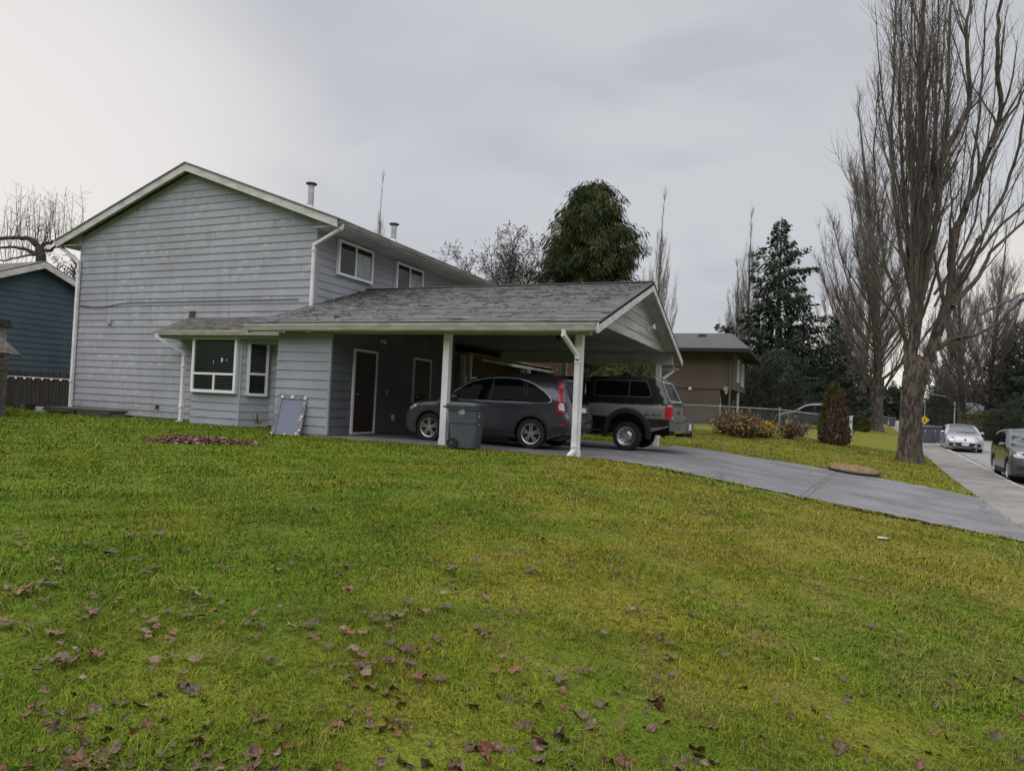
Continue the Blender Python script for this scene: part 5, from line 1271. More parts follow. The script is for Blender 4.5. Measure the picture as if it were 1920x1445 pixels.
# nearest tree: its main limbs follow the photo, the rest grows from them
def street_tree():
    r = random.Random(3); b0 = ground_at(1704, 866); D = (b0 - Vector((0, 0, CAMZ))).dot(FW)
    root = thing('poplar_tree', 'largest bare tree with forked mossy trunk on the verge by the pavement', 'tree', group='bare poplars along the street')
    root.location = b0
    def A(px, py, dd=0.0): return at(px, py, D + dd) - b0
    tr, lm, tw = MB(), MB(), MB()
    tp = [(1704, 875), (1704, 866), (1704.5, 855), (1705, 838), (1706, 810), (1707, 780), (1709, 750), (1713, 722), (1717, 700), (1720, 682), (1721, 664)]
    rd = [.56, .48, .42, .385, .365, .35, .36, .40, .43, .36, .05]
    flare_trunk(r, tr, [A(*p) for p in tp], rd, 26)
    def limb(pts, r0, r1, n=9, mat=None, dd=(0, 0), dens=2.0, bl=2.6, sm=4, tube=None):
        P = [A(px, py, dd[0] + (dd[1] - dd[0])*i/(len(pts)-1)) for i, (px, py) in enumerate(pts)]
        Q = []
        for i in range(len(P)-1):
            p0, p1, p2, p3 = P[max(i-1, 0)], P[i], P[i+1], P[min(i+2, len(P)-1)]
            for j in range(sm):
                t = j/sm; Q.append(.5*((2*p1) + (p2-p0)*t + (2*p0-5*p1+4*p2-p3)*t*t + (3*p1-p0-3*p2+p3)*t**3))
        Q.append(P[-1]); k = len(Q)
        Q = [q + rvec(r)*.025 for q in Q]
        (tube or lm).tube(Q, [(.78*(r0 + (r1 - r0)*(i/(k-1))**.8)) if tube is None else .82*(r0 + (r1 - r0)*(i/(k-1))**.5) for i in range(k)], n, cap=False)
        ramify(r, lm, tw, Q, r0, dens*(.56 if pts[-1][0] < 1800 else .42), bl*1.75, 1.25, 5.2, trad=.0075, t0=.12, up=.22, bang=(.18, .55), brad=.26)
        return Q
    limb([(1706, 735), (1709, 660), (1716, 600), (1714, 515), (1723, 386), (1729, 257), (1727, 129), (1733, 0), (1736, -130), (1738, -280)], .36, .05, 10, dd=(0, -.3), dens=3.0, tube=tr)
    limb([(1716, 730), (1733, 690), (1750, 650), (1764, 601), (1784, 536), (1785, 455), (1817, 378), (1849, 292), (1875, 206), (1869, 99), (1876, 0), (1890, -140)], .40, .05, 10, dd=(0, -.8), dens=2.2, tube=tr)
    limb([(1716, 640), (1733, 429), (1754, 343), (1773, 282), (1808, 218), (1819, 172), (1811, 64), (1821, 0), (1830, -120)], .24, .04, 8, dd=(0, .9), dens=2.3)
    limb([(1757, 656), (1795, 634), (1830, 626), (1868, 608), (1900, 576), (1945, 540), (1990, 470), (2010, 380)], .13, .03, 7, dd=(0, -1.6), dens=1.3, bl=2.0)
    limb([(1795, 634), (1828, 598), (1860, 578), (1895, 562), (1935, 540), (1975, 500)], .09, .02, 6, dd=(-.5, .6), dens=1.3, bl=1.8)
    limb([(1784, 575), (1836, 517), (1858, 474), (1922, 412), (1960, 340), (1980, 240)], .13, .025, 7, dd=(0, 1.2), dens=1.6, bl=2.2)
    limb([(1785, 545), (1815, 500), (1880, 420), (1930, 372), (1965, 300)], .11, .025, 7, dd=(-.2, -1.4), dens=1.6, bl=2.2)
    limb([(1700, 660), (1684, 560), (1660, 500), (1648, 430), (1640, 330), (1642, 230), (1648, 130)], .11, .02, 6, dd=(0, .8), dens=2.6, bl=2.0)
    limb([(1704, 645), (1682, 600), (1655, 560), (1628, 500), (1614, 420), (1606, 330)], .09, .018, 6, dd=(0, -1.0), dens=2.4, bl=1.9)
    limb([(1722, 590), (1745, 470), (1762, 360), (1775, 240), (1778, 120), (1784, 0), (1788, -130)], .15, .03, 7, dd=(0, -1.2), dens=2.6)
    limb([(1718, 500), (1700, 420), (1690, 300), (1686, 180), (1690, 60), (1694, -80)], .12, .025, 7, dd=(0, 1.0), dens=3.0)
    limb([(1714, 560), (1690, 470), (1676, 360), (1672, 250), (1676, 130), (1680, 20), (1684, -100)], .12, .025, 7, dd=(0, -.9), dens=3.0)
    limb([(1722, 420), (1708, 330), (1704, 200), (1708, 70), (1712, -80)], .11, .025, 7, dd=(0, .5), dens=3.0)
    limb([(1812, 392), (1825, 300), (1838, 180), (1846, 60), (1852, -80)], .10, .02, 6, dd=(-.6, .2), dens=2.4)
    limb([(1858, 280), (1885, 230), (1915, 180), (1945, 90), (1960, -40)], .09, .02, 6, dd=(-.8, .4), dens=2.2)
    limb([(1800, 500), (1850, 430), (1895, 330), (1920, 210), (1935, 90), (1940, -60)], .11, .025, 6, dd=(-.4, -1.6), dens=2.2)
    limb([(1730, 560), (1742, 440), (1752, 300), (1756, 160), (1760, 20), (1764, -120)], .12, .025, 6, dd=(0, 1.4), dens=2.6)
    for i in range(17):
        x0 = r.uniform(1690, 1800); y0 = r.uniform(330, 620); sx_ = r.uniform(-75, 60) if x0 < 1760 else r.uniform(-30, 90); tt = r.uniform(-1.6, 1.6)
        x0 = min(1830, max(1700, x0)) if y0 > 450 else x0
        pts_ = [(1720 + (x0 - 1720)*.45, y0 + 60), (x0 + sx_*.25, y0 - 40), (x0 + sx_*.6, y0 - 160), (x0 + sx_*.85, y0 - 300), (x0 + sx_, y0 - 430)]
        limb(pts_, r.uniform(.05, .10), .012, 5, dd=(tt*.3, tt), dens=2.0, bl=1.7, sm=3)
    # short epicormic shoots round the fork
    for i in range(60):
        p = A(r.uniform(1690, 1765), r.uniform(560, 745), r.uniform(-.5, .4)); q = grow(r, p, (r.uniform(-1, 1), r.uniform(-1, 1), .6), r.uniform(.5, 1.4), 4, .15, .12); tw.tube(q, [.009, .008, .007, .005, .004], 3, cap=False)
    tr.build('trunk', M['bark'], root, smooth=True); lm.build('limb_crown', M['limb'], root, smooth=True); tw.build('twig_crown', M['twig'], root)
    return root
street_tree()
def basepos(px, py, depth):
    p = at(px, py, depth); return Vector((p.x, p.y, gz(p.x, p.y) - .05))
pa = poplar(21, 'second bare poplar along the verge, trunk beside the round clipped hedge', H=29, R=.56, nl=54, spread=.60, trad=.012, dens=2.3, tdens=4.6)
pa.location = basepos(1641, 812, 58)
pb = poplar(22, 'third bare poplar in the row, a darker trunk just left of the second', H=28, R=.5, nl=48, spread=.62, trad=.015, dens=1.9, tdens=3.8)
pb.location = basepos(1613, 800, 88)
dup(pb, basepos(1586, 795, 118), 2.2, 'fourth bare poplar in the row, showing above the conical cedar', .98)
dup(pa, basepos(1803, 805, 66), 1.1, 'bare poplar standing behind the roof of the silver car', .66)
dup(pa, basepos(1851, 812, 62), 4.0, 'bare poplar with several stems in front of the low house across the street', .68)
dup(pb, basepos(1772, 800, 96), .7, 'slender bare poplar far down the street right of the yellow sign', .70)
dup(pb, basepos(1402, 790, 78), 3.1, 'bare poplar rising just left of the tall fir', (.55, .55, .83))
dup(pb, basepos(1376, 790, 84), 5.0, 'smaller bare poplar behind the stucco house roof', (.5, .5, .66))
dup(pb, basepos(1224, 785, 72), 1.9, 'bare poplar behind the right end of the carport ridge', (.42, .42, .82))
dup(pb, basepos(694, 770, 88), 2.6, 'distant bare poplar whose tip shows over the house roof near the farther vent pipe', (.32, .32, 1.02))
dup(pb, basepos(1885, 805, 84), 2.0, 'bare poplar far across the street at the right edge', .62)

# spreading bare trees
def bare_tree(seed, name, label, H, R, W, leaves=False, mat='twig_dark', droop=False):
    r = random.Random(seed); root = thing(name, label, 'tree'); tr, lm, tw, lf = MB(), MB(), MB(), MB()
    trunk = grow(r, (0, 0, -.2), (0, 0, 1), H*.30, 6, .05, .05); flare_trunk(r, tr, trunk, [R*(1.2 - .06*i) for i in range(7)], 12); top = trunk[-1]
    for i in range(24):
        a = 2.399*i; ang = r.uniform(.05, 1.25); d = Vector((math.cos(a)*math.sin(ang), math.sin(a)*math.sin(ang), math.cos(ang)))
        p = top.lerp(trunk[3], r.random()*.5); L = r.uniform(.55, .74)*H*(1 - .12*ang); lp = grow(r, p, d, L, 8, .12, .06); r0 = R*.42*r.uniform(.6, 1)
        tr.tube(lp, [r0*(1 - .85*k/8) for k in range(9)], 6, cap=False)
        for j in range(int(L*3.4)):
            q, dd = along(lp, r.uniform(.2, 1)); bl = r.uniform(.5, 1.0)*W*.28; bp = grow(r, q, side_dir(r, dd, r.uniform(.5, 1.1)), bl, 5, .16, .06); lm.tube(bp, [r0*.28*(1 - .15*k) for k in range(6)], 4, cap=False)
            for k in range(int(bl*5)+2):
                q2, d2 = along(bp, r.uniform(.1, 1)); tl = r.uniform(.3, .9); tp = grow(r, q2, side_dir(r, d2, r.uniform(.4, 1.1)), tl, 3, .2, .05); tw.tube(tp, [.016, .013, .010, .007], 3, cap=False)
                if leaves:
                    for m in range(3):
                        c = tp[-1] + rvec(r)*.10; u = rvec(r).normalized()*.075; v = rvec(r).normalized()*.05; lf.add([c - u, c + v, c + u, c - v], [(0, 1, 2, 3)])
    tr.build('trunk', M['bark'], root, smooth=True); lm.build('limb_crown', M['limb'], root); tw.build('twig_crown', M[mat], root)
    if leaves: lf.build('seed_clusters', pmat('seed_clusters', (.085, .06, .055), .9), root)
    return root
mt = bare_tree(5, 'bare_tree', 'bare round-headed tree with brown seed clusters left of the bushy cedar', 12.6, .24, 6.0, True); mt.location = basepos(937, 760, 45)

# fruit tree and ivy-clad tree behind the left house
def fruit_tree():
    r = random.Random(14); D = 31.0; b0 = basepos(78, 760, D); root = thing('fruit_tree', 'pruned bare fruit tree with long upright shoots behind the blue house', 'tree'); root.location = b0
    def A(px, py, dd=0.0): return at(px, py, D + dd) - b0
    tr, lm, tw = MB(), MB(), MB()
    tr.tube([A(78, 775), A(76, 640), A(75, 540), A(77, 480), A(75, 462)], [.32, .27, .24, .20, .16], 10)
    def arm(pts, r0, r1, dd=(0, 0)):
        P = [A(px, py, dd[0] + (dd[1]-dd[0])*i/(len(pts)-1)) for i, (px, py) in enumerate(pts)]; Q = []
        for i in range(len(P)-1):
            p0, p1, p2, p3 = P[max(i-1, 0)], P[i], P[i+1], P[min(i+2, len(P)-1)]
            for j in range(4):
                t = j/4; Q.append(.5*((2*p1) + (p2-p0)*t + (2*p0-5*p1+4*p2-p3)*t*t + (3*p1-p0-3*p2+p3)*t**3))
        Q.append(P[-1]); k = len(Q); Q = [q + rvec(r)*.02 for q in Q]; tr.tube(Q, [r0 + (r1-r0)*i/(k-1) for i in range(k)], 7, cap=False); return Q
    arms = [arm([(76, 466), (55, 449), (25, 446), (-30, 447), (-80, 452)], .13, .05), arm([(76, 480), (50, 468), (20, 464), (-40, 466)], .10, .04, (0, .5)), arm([(76, 462), (88, 456), (104, 452), (130, 440), (160, 425)], .10, .03, (0, .4)),
            arm([(76, 478), (60, 478), (35, 483), (0, 490)], .06, .03, (0, -.5)), arm([(78, 470), (92, 470), (110, 462), (140, 462), (170, 455)], .08, .03, (0, -.6))]
    for Q in arms:
        for i in range(15):
            p, d = along(Q, r.uniform(.02, 1)); L = r.uniform(.9, 2.5)
            s = grow(r, p, (r.uniform(-.25, .25), r.uniform(-.25, .25), 1), L, 6, .05, .10); lm.tube(s, [.016*(1 - .12*k) for k in range(7)], 4, cap=False)
            for j in range(int(L*6)):
                q, dd = along(s, r.uniform(.15, 1)); tp = grow(r, q, side_dir(r, dd, r.uniform(.6, 1.3)), r.uniform(.12, .55), 2, .12, .03); tw.tube(tp, [.006, .005, .004], 3, cap=False)
        for i in range(26):
            p, d = along(Q, r.uniform(.02, 1)); tp = grow(r, p, side_dir(r, d, r.uniform(.5, 1.5)), r.uniform(.3, 1.1), 3, .22, .02); tw.tube(tp, [.009, .008, .006, .005], 3, cap=False)
    tr.build('trunk', M['fence_dark'], root, smooth=True); lm.build('shoot', M['twig'], root); tw.build('twig_crown', M['twig'], root)
fruit_tree()

# ---------------------------------------------------------------- foliage by leaf sprays
def sprays(mb, rn, r, c, n, spread, size, down=.5, aspect=.32, outward=None):
    """cluster of n flat drooping sprays around c"""
    for i in range(n):
        p = Vector(c) + Vector((r.gauss(0, spread), r.gauss(0, spread), r.gauss(0, spread*.8)))
        d = Vector((r.gauss(0, 1), r.gauss(0, 1), r.gauss(0, .6)))
        if outward is not None: d += outward*1.3
        d.normalize(); d = (d + Vector((0, 0, -down))).normalized(); s = size*r.uniform(.5, 1.25)
        w = d.cross(rvec(r)).normalized()*s*aspect; e = p + d*s; m = p + d*s*.55
        k = Vector((0, 0, -s*.25*down))
        mb.add([p, m + w, e + k, m - w], [(0, 1, 2, 3)]); rn.extend([min(1, max(0, r.gauss(.42, .24)))]*4)
def leafobj(name, mb, rn, mat, parent):
    o = mb.build(name, mat, parent); a = o.data.attributes.new('rnd', 'FLOAT', 'POINT'); a.data.foreach_set('value', rn); return o
def bushy_cedar(label, H, W, seed, n=420, per=34, mat='cedar', name='cedar_tree', prof=None):
    r = random.Random(seed); root = thing(name, label, 'tree'); tr = MB()
    tr.tube([(0, 0, -.2), (0, 0, H*.5), (.1, 0, H*.95)], [W*.055, W*.04, .02], 10); mb = MB(); rn = []
    prof = prof or [(0, .85), (.1, .95), (.3, 1.0), (.55, 1.0), (.72, .97), (.80, .90), (.86, .64), (.92, .40), (.97, .18), (1.0, .04)]
    def rad(t):
        for (a, x), (b, y) in zip(prof[:-1], prof[1:]):
            if a <= t <= b: return (x + (y - x)*(t - a)/(b - a))*W/2
        return 0
    for i in range(n):
        t = r.random()**.85; a = r.uniform(0, 2*PI); R_ = rad(t)*(1 + .13*math.sin(3*a + 7*t) + .16*math.sin(7*a - 13*t) + .12*math.sin(11*a + 29*t)); f = (r.uniform(.72, 1.03) if r.random() < .8 else r.uniform(.3, .75)) if i % 9 else r.uniform(1.05, 1.24)
        o = Vector((math.cos(a), math.sin(a), 0)); c = o*R_*f + Vector((0, 0, t*H))
        bp = [Vector((0, 0, t*H - R_*.25)), o*R_*f*.6 + Vector((0, 0, t*H + .1)), c]
        tr.tube(bp, [.035, .025, .012], 4, cap=False)
        for k in range(3):
            cc = c + o*r.uniform(-.3, .25) + Vector((r.gauss(0, .28), r.gauss(0, .28), -.22*k + r.gauss(0, .1)))
            sprays(mb, rn, r, cc, per//3, .16, .30, .9, .085, o)
    tr.build('trunk', M['bark'], root); leafobj('foliage', mb, rn, M[mat], root); return root
cd = bushy_cedar('dense dark green bushy cedar tree behind the carport roof', 11.5, 3.9, 8, 700, 105); cd.location = basepos(1096, 760, 31.5); cd.location.z = .3
dup(cd, basepos(1152, 790, 28.5), 1.9, 'green cedar seen under the carport roof, above the pickup', (.55, .55, .26))
def fir(label, H, W, seed, nb=150, name='fir_tree', mat='conifer', gap=.0, dens=1.0):
    r = random.Random(seed); root = thing(name, label, 'tree'); tr = MB(); mb = MB(); rn = []
    tr.tube([(0, 0, -.3), (0, 0, H*.5), (0, 0, H)], [H*.017, H*.011, .02], 8)
    for i in range(nb):
        t = (i + r.random())/nb; z = H*(.04 + .95*t); a = 2.399*i + r.uniform(-.4, .4); L = (W/2)*((1 - t)**.62)*r.uniform(.40, 1.25)*(1 + .22*math.sin(a*2 + t*17)) + .12
        o = Vector((math.cos(a), math.sin(a), 0)); n = 7; pts = []
        for k in range(n+1):
            s = k/n; pts.append(Vector((0, 0, z)) + o*L*s + Vector((0, 0, -L*(.34*s - .30*s*s*(1 if r.random() < .9 else .5))*(1.15 - t)*1.3 + .1*s*t*L)))
        tr.tube(pts, [.045*(1 - .8*k/n)*(1.2 - t) for k in range(n+1)], 4, cap=False)
        for j in range(int((L*15 + 6)*dens)):
            q, d = along(pts, r.uniform(.18, 1.0)); lat = d.cross(Vector((0, 0, 1))).normalized()*(1 if r.random() < .5 else -1)
            c = q + lat*r.uniform(0, .14)*L
            for m in range(3):
                dd = (d*r.uniform(.3, 1) + lat*r.uniform(0, .9) + Vector((0, 0, -r.uniform(.25, .95)))).normalized(); s = r.uniform(.24, .60)*(.6 + .5*(1 - t)); w = dd.cross(rvec(r)).normalized()*s*.20; p = c + rvec(r)*.05 - Vector((0, 0, r.uniform(0, .42)))
                mb.add([p, p + dd*s*.5 + w, p + dd*s, p + dd*s*.5 - w], [(0, 1, 2, 3)]); rn.extend([min(1, max(0, r.gauss(.42, .25)))]*4)
    tr.build('trunk', M['bark'], root); leafobj('foliage', mb, rn, M[mat], root); return root
f1 = fir('tall dark fir with drooping branches behind the stucco house', 17.5, 10.4, 4, 150); f1.location = basepos(1452, 790, 58)
dup(f1, basepos(1560, 792, 70), 2.1, 'dark fir behind the conical browning cedar', .62)
dup(f1, basepos(1908, 812, 60), 4.4, 'dark fir at the far right edge across the street', .60)
dup(f1, basepos(1500, 790, 62), .9, 'shorter broad fir to the right of the tall fir', (.75, .75, .52))
dup(f1, basepos(1768, 800, 110), 3.3, 'distant fir above the wheeled bins down the street', .62)
dup(f1, basepos(1672, 795, 150), 1.3, 'distant fir left of the nearest tree trunk at the end of the street', .5)
dk = bushy_cedar('dark broad evergreen hanging low beside the stucco house windows', 5.6, 6.0, 12, 300, 36, 'conifer', 'evergreen_shrub', [(0, .8), (.3, 1), (.6, .9), (.85, .55), (1, .1)]); dk.location = basepos(1452, 795, 52)
dup(dk, basepos(1525, 795, 60), 2.0, 'dark evergreen mass behind the dark green car', .85)
dup(dk, basepos(1915, 812, 54), 1.2, 'dark green evergreen shrub right of the low house across the street', (.8, .8, .62))
dup(dk, basepos(1620, 790, 78), 2.9, 'dark evergreen shrub behind the round clipped hedge', .55)
dup(dk, basepos(1762, 800, 90), .4, 'dark evergreen behind the yellow sign down the street', (.9, .9, .9))
iv = bushy_cedar('ivy-clad tree between the blue house and the grey house', 7.2, 2.6, 19, 90, 24, 'cedar', 'ivy_tree', [(0, .5), (.5, .6), (.85, 1), (1, .5)]); iv.location = basepos(128, 745, 33)
hz = bushy_cedar('loose olive shrub in front of the low house across the street', 2.6, 4.2, 23, 130, 30, 'hedge', 'shrub', [(0, .9), (.5, 1), (.85, .7), (1, .2)]); hz.location = basepos(1868, 810, 56)
# conical, half browned cedar at the fence corner
def cone_bush():
    r = random.Random(6); b0 = ground_at(1563, 833); root = thing('conical_cedar', 'conical cedar with browned lower foliage leaning by the fence corner', 'shrub'); root.location = b0
    D = (b0 - Vector((0, 0, CAMZ))).dot(FW); mb = MB(); rn = []; mg = MB(); rg = []
    H = (833 - 725)/F*D; tr = MB(); tr.tube([(0, 0, 0), (.05, 0, H*.9)], [.06, .02], 6)
    for i in range(520):
        t = r.random()**1.1; a = r.uniform(0, 2*PI); R_ = .66*(1 - t)**.62*(.8 + .2*min(1, t*6)) + .04; f = r.uniform(.8, 1.04)
        c = Vector((math.cos(a)*R_*f - .02*t*H, math.sin(a)*R_*f, t*H)); g = (math.cos(a + .5) < -.35 + .9*(t - .3)) or t > .86
        up_ = Vector((math.cos(a)*.2, math.sin(a)*.2, 1))
        for k in range(12):
            p = c + rvec(r)*.06; d = (up_ + rvec(r)*.35).normalized(); s = r.uniform(.10, .22); w = d.cross(rvec(r)).normalized()*s*.2
            (mg if g else mb).add([p, p + d*s*.5 + w, p + d*s, p + d*s*.5 - w], [(0, 1, 2, 3)]); (rg if g else rn).extend([min(1, max(0, r.gauss(.42, .25)))]*4)
    tr.build('trunk', M['bark'], root); leafobj('brown_foliage', mb, rn, M['conebush'], root); leafobj('green_foliage', mg, rg, M['hedge'], root)
cone_bush()
def ball_hedge():
    r = random.Random(9); b0 = basepos(1605, 806, 52); root = thing('clipped_hedge', 'round clipped green hedge left of the second poplar trunk', 'hedge'); root.location = b0; mb = MB(); rn = []
    inner = MB(); inner.lathe([(.01, 0), (.66, .05), (.74, .5), (.62, .9), (.01, 1.0)], 16, Matrix.Rotation(PI/2, 4, 'X')); 
    for i in range(900):
        a = r.uniform(0, 2*PI); t = r.random(); R_ = .86*(1 - max(0, (t - .55)/.45)**3*.65)*(.9 + .1*min(1, t*5)); c = Vector((math.cos(a)*R_, math.sin(a)*R_, t*1.02)) if r.random() < .75 else Vector((math.cos(a)*.7*math.sqrt(r.random()), math.sin(a)*.7*math.sqrt(r.random()), 1.02))
        sprays(mb, rn, r, c, 7, .035, .085, .1, .45, Vector((c.x, c.y, .5)).normalized())
    leafobj('foliage', mb, rn, M['hedge'], root); t = MB(); t.tube([(0, 0, -.1), (0, 0, .8)], [.08, .05], 6); t.build('stem', M['bark'], root)
    return root
bh = ball_hedge()
dup(bh, basepos(1592, 798, 60), 1.0, 'olive clipped bush behind the conical cedar', 1.15)
def dry_shrub(seed, label, W, H, leafmat, nleaf, loc, base_mat='twig_dark'):
    r = random.Random(seed); root = thing('garden_shrub', label, 'shrub', group='shrubs along the wire fence'); root.location = loc; st = MB(); mb = MB(); rn = []
    for i in range(46):
        a = r.uniform(0, 2*PI); p = Vector((math.cos(a)*W*.18*r.random(), math.sin(a)*W*.18*r.random(), 0)); L = H*r.uniform(.6, 1.15)
        s = grow(r, p, (math.cos(a)*r.uniform(.1, .9), math.sin(a)*r.uniform(.1, .9), 1), L, 6, .12, -.02); st.tube(s, [.013*(1 - .12*k) for k in range(7)], 3, cap=False)
        for j in range(5): q, d = along(s, r.uniform(.3, 1)); st.tube(grow(r, q, side_dir(r, d, .7), L*.3, 3, .15, .03), [.008, .007, .005, .004], 3, cap=False)
        for j in range(nleaf): q, d = along(s, r.uniform(.35, 1)); sprays(mb, rn, r, q, 2, .09, .11, .5, .45)
    st.build('stem', M[base_mat], root)
    if rn: leafobj('foliage', mb, rn, M[leafmat], root)
    return root
for i, (px, py, W_, H_, lm_, nl_, lab) in enumerate((
    (1372, 817, 1.0, 1.15, 'shrub_dry', 7, 'tall dry brown shrub at the left end of the wire fence'), (1398, 822, .95, 1.15, 'shrub_dry', 16, 'dense pale brown shrub in front of the stucco house door'),
    (1424, 820, 1.2, .75, 'shrub_yellow', 22, 'low shrub with yellow leaves behind the wire fence'), (1478, 823, 1.0, .9, 'shrub_dry', 6, 'sparse twiggy shrub between the yellow shrub and the green car'),
    (1352, 813, .8, .75, 'shrub_dry', 4, 'dark twiggy shrub nearest the truck along the fence'), (1499, 820, .8, .75, 'shrub_dry', 3, 'small bare shrub in front of the dark green car'))):
    g = ground_at(px, py); g = Vector((g.x, g.y + .5, 0)); g.z = gz(g.x, g.y); dry_shrub(40 + i, lab, W_, H_, lm_, nl_, g)
# distant woods: one mass nobody could count
def far_wood():
    r = random.Random(31); mb = MB(); rn = []
    for i in range(1500):
        px = r.uniform(1230, 2050) if i < 900 else r.uniform(2050, 3600); D = r.uniform(150, 210)*(1 if i < 900 else .62); p = at(px, 780, D); h = (6 if i < 900 else 5) + 5*math.sin(px*.021) + 3.5*math.sin(px*.067 + 1) + r.uniform(0, 4); h = max(3, h)
        z0 = rise(150)
        for k in range(20):
            c = Vector((p.x + r.gauss(0, 1.6), p.y + r.gauss(0, 1.6), z0 + h*r.random()**1.1)); s = r.uniform(.6, 1.6); u = rvec(r).normalized()*s; v = rvec(r).normalized()*s*.5
            mb.add([c - u, c + v, c + u, c - v], [(0, 1, 2, 3)]); rn.extend([min(1, max(0, r.gauss(.5, .25)))]*4)
    o = leafobj('distant_woods', mb, rn, pmat('distant_woods', (.040, .040, .030), .95, c2=(.07, .06, .05), scale=.05, attr='rnd', spec=.1), None); tag(o, 'far dark woods along the horizon at the end of the street', 'woods', kind='stuff')
far_wood()
# ---------------------------------------------------------------- neighbour houses
def blue_house():
    root = thing('neighbour_house', 'slate blue lap-sided house with white barge boards at the left edge', 'house')
    X = -28.0; ya, za = 17.33, 6.26; sl = .43; half = 4.6
    b = MB(); gp = [(ya - half, .5), (ya + half, .5), (ya + half, za - .18 - sl*half), (ya, za - .18), (ya - half, za - .18 - sl*half)]
    siding(b, gp, 'y', X, 1, lap=.235, z0=.5); b.prism([(X - .02, u, z) for u, z in gp], (-8, 0, 0)); b.build('wall', M['blue_siding'], root)
    b = MB(); oh = .5
    for s in (-1, 1):
        e = ya + s*(half + oh); b.prism([(X + .35, ya, za + .03), (X + .35, e, za + .03 - sl*(half + oh)), (X + .35, e, za - .05 - sl*(half + oh)), (X + .35, ya, za - .05)], (-9, 0, 0))
    b.build('roof', M['shingle_brown'], root, recalc=True)
    b = MB()
    for s in (-1, 1):
        e = ya + s*(half + oh); b.prism([(X + .32, ya, za - .02), (X + .32, e, za - .02 - sl*(half + oh)), (X + .32, e, za - .24 - sl*(half + oh)), (X + .32, ya, za - .25)], (.04, 0, 0))
    b.build('barge_board', M['white_dirty'], root, recalc=True)
    b = MB()
    for s in (-1, 1):
        e = ya + s*(half + oh); b.prism([(X + .03, ya, za - .16), (X + .03, e, za - .16 - sl*(half + oh)), (X + .03, e, za - .18 - sl*(half + oh)), (X + .03, ya, za - .18)], (.29, 0, 0))
    b.build('soffit', M['siding_dark'], root, recalc=True)
blue_house()
def stucco_house():
    root = thing('neighbour_house', 'two-storey brown stucco house with hipped grey roof beyond the driveway', 'house')
    y0 = 44.0; c = at(1374, 730, 1); x1 = at(1374, 730, 1).x/ray(1374, 730).y*y0; x1 = ray(1374, 730).x*(y0/ray(1374, 730).y); x0 = x1 - 13.5; y1 = y0 + 9.0; zt = 5.42; zm = 3.0
    b = MB(); b.box((x0, y0, .3), (x1 - 1.0, y1, zm)); b.box((x0, y0 - .001, .3), (x1 - 1.0, y0 + .1, zm)); b.build('lower_wall', M['stucco'], root)
    b = MB(); b.box((x0, y0 - .03, zm), (x1, y1, zt)); b.build('upper_wall', M['stucco'], root)
    b = MB(); b.box((x1 - 1.05, y0 - .03, .3), (x1 - .75, y0 + .25, zm)); b.build('corner_pier', M['stucco'], root)
    oh = 1.0; ze, zr = 5.45, 6.95; xr = ray(1372, 624).x*((y0 + 4.5)/ray(1372, 624).y)
    E = [(x0 - oh, y0 - oh), (x1 + oh, y0 - oh), (x1 + oh, y1 + oh), (x0 - oh, y1 + oh)]; Rg = [(x0 + 4, y0 + 4.5), (xr, y0 + 4.5)]
    b = MB(); v = [(x, y, ze) for x, y in E] + [(x, y, zr) for x, y in Rg]; b.add(v, [(0, 1, 5, 4), (1, 2, 5), (2, 3, 4, 5), (3, 0, 4)]); b.build('roof', M['shingle_dark'], root)
    b = MB(); b.box((E[0][0], E[0][1], ze - .22), (E[2][0], E[2][1], ze - .02)); b.build('fascia', pmat('dark_brown_fascia', (.018, .014, .012), .8), root)
    b = MB(); xs_, ys_ = x0 + 7.0, y0 + 5.0; b.box((xs_ - .3, ys_ - .3, 6.5), (xs_ + .3, ys_ + .3, 7.35)); b.build('chimney', M['fence_dark'], root)
    b = MB(); b.box((xr - 2.0, y0 + 3.0, 6.55), (xr - 1.5, y0 + 3.4, 6.72)); b.build('roof_vent', M['metal_dark'], root)
    b = MB(); b.box((x1 - .22, y0 - .14, 1.0), (x1 - .10, y0 - .03, 5.2)); b.build('downspout', pmat('brown_downspout', (.10, .075, .06), .6), root)
    for (ya, yb, za, zb) in ((y0 + 2.2, y0 + 3.4, 3.55, 5.0), (y0 + 5.2, y0 + 6.8, 3.4, 4.95)):
        f = MB(); f.box((x1, ya, za), (x1 + .07, ya + .1, zb)); f.box((x1, yb - .1, za), (x1 + .07, yb, zb)); f.box((x1, ya + .1, za), (x1 + .07, yb - .1, za + .1)); f.box((x1, ya + .1, zb - .1), (x1 + .07, yb - .1, zb)); f.box((x1, (ya + yb)/2 - .04, za + .1), (x1 + .06, (ya + yb)/2 + .04, zb - .1)); fo = f.build('window', M['white_clean'], root)
        p = MB(); p.box((x1 + .01, ya + .1, za + .1), (x1 + .03, yb - .1, zb - .1)); p.build('pane', M['carglass_pale'], fo)
    b = MB(); b.box((x1 - .99, y0 + 1.2, .4), (x1 - .93, y0 + 2.2, 2.6)); b.build('door', M['white'], root)
    b = MB(); b.box((x1 - .99, y0 + 3.6, .4), (x1 - .94, y0 + 6.4, 2.6)); b.build('garage_door', M['fence_dark'], root)
    b = MB(); b.box((x1 - .18, y0 + 4.8, .3), (x1 - .05, y0 + 4.95, zm)); b.build('porch_post', M['white'], root)
    for px, py, w, h, nm, mt_ in ((1294, 728, .16, .16, 'wall_lamp', 'white_clean'), (1361, 729, .26, .26, 'meter_box', 'metal'), (1362, 735, .13, .22, 'meter_pipe', 'metal')):
        d = ray(px, py); t = y0/d.y; q = MB(); x, z = d.x*t, CAMZ + d.z*t; q.box((x - w/2, y0 - .10, z - h/2), (x + w/2, y0 - .031, z + h/2)); q.build(nm, M[mt_], root)
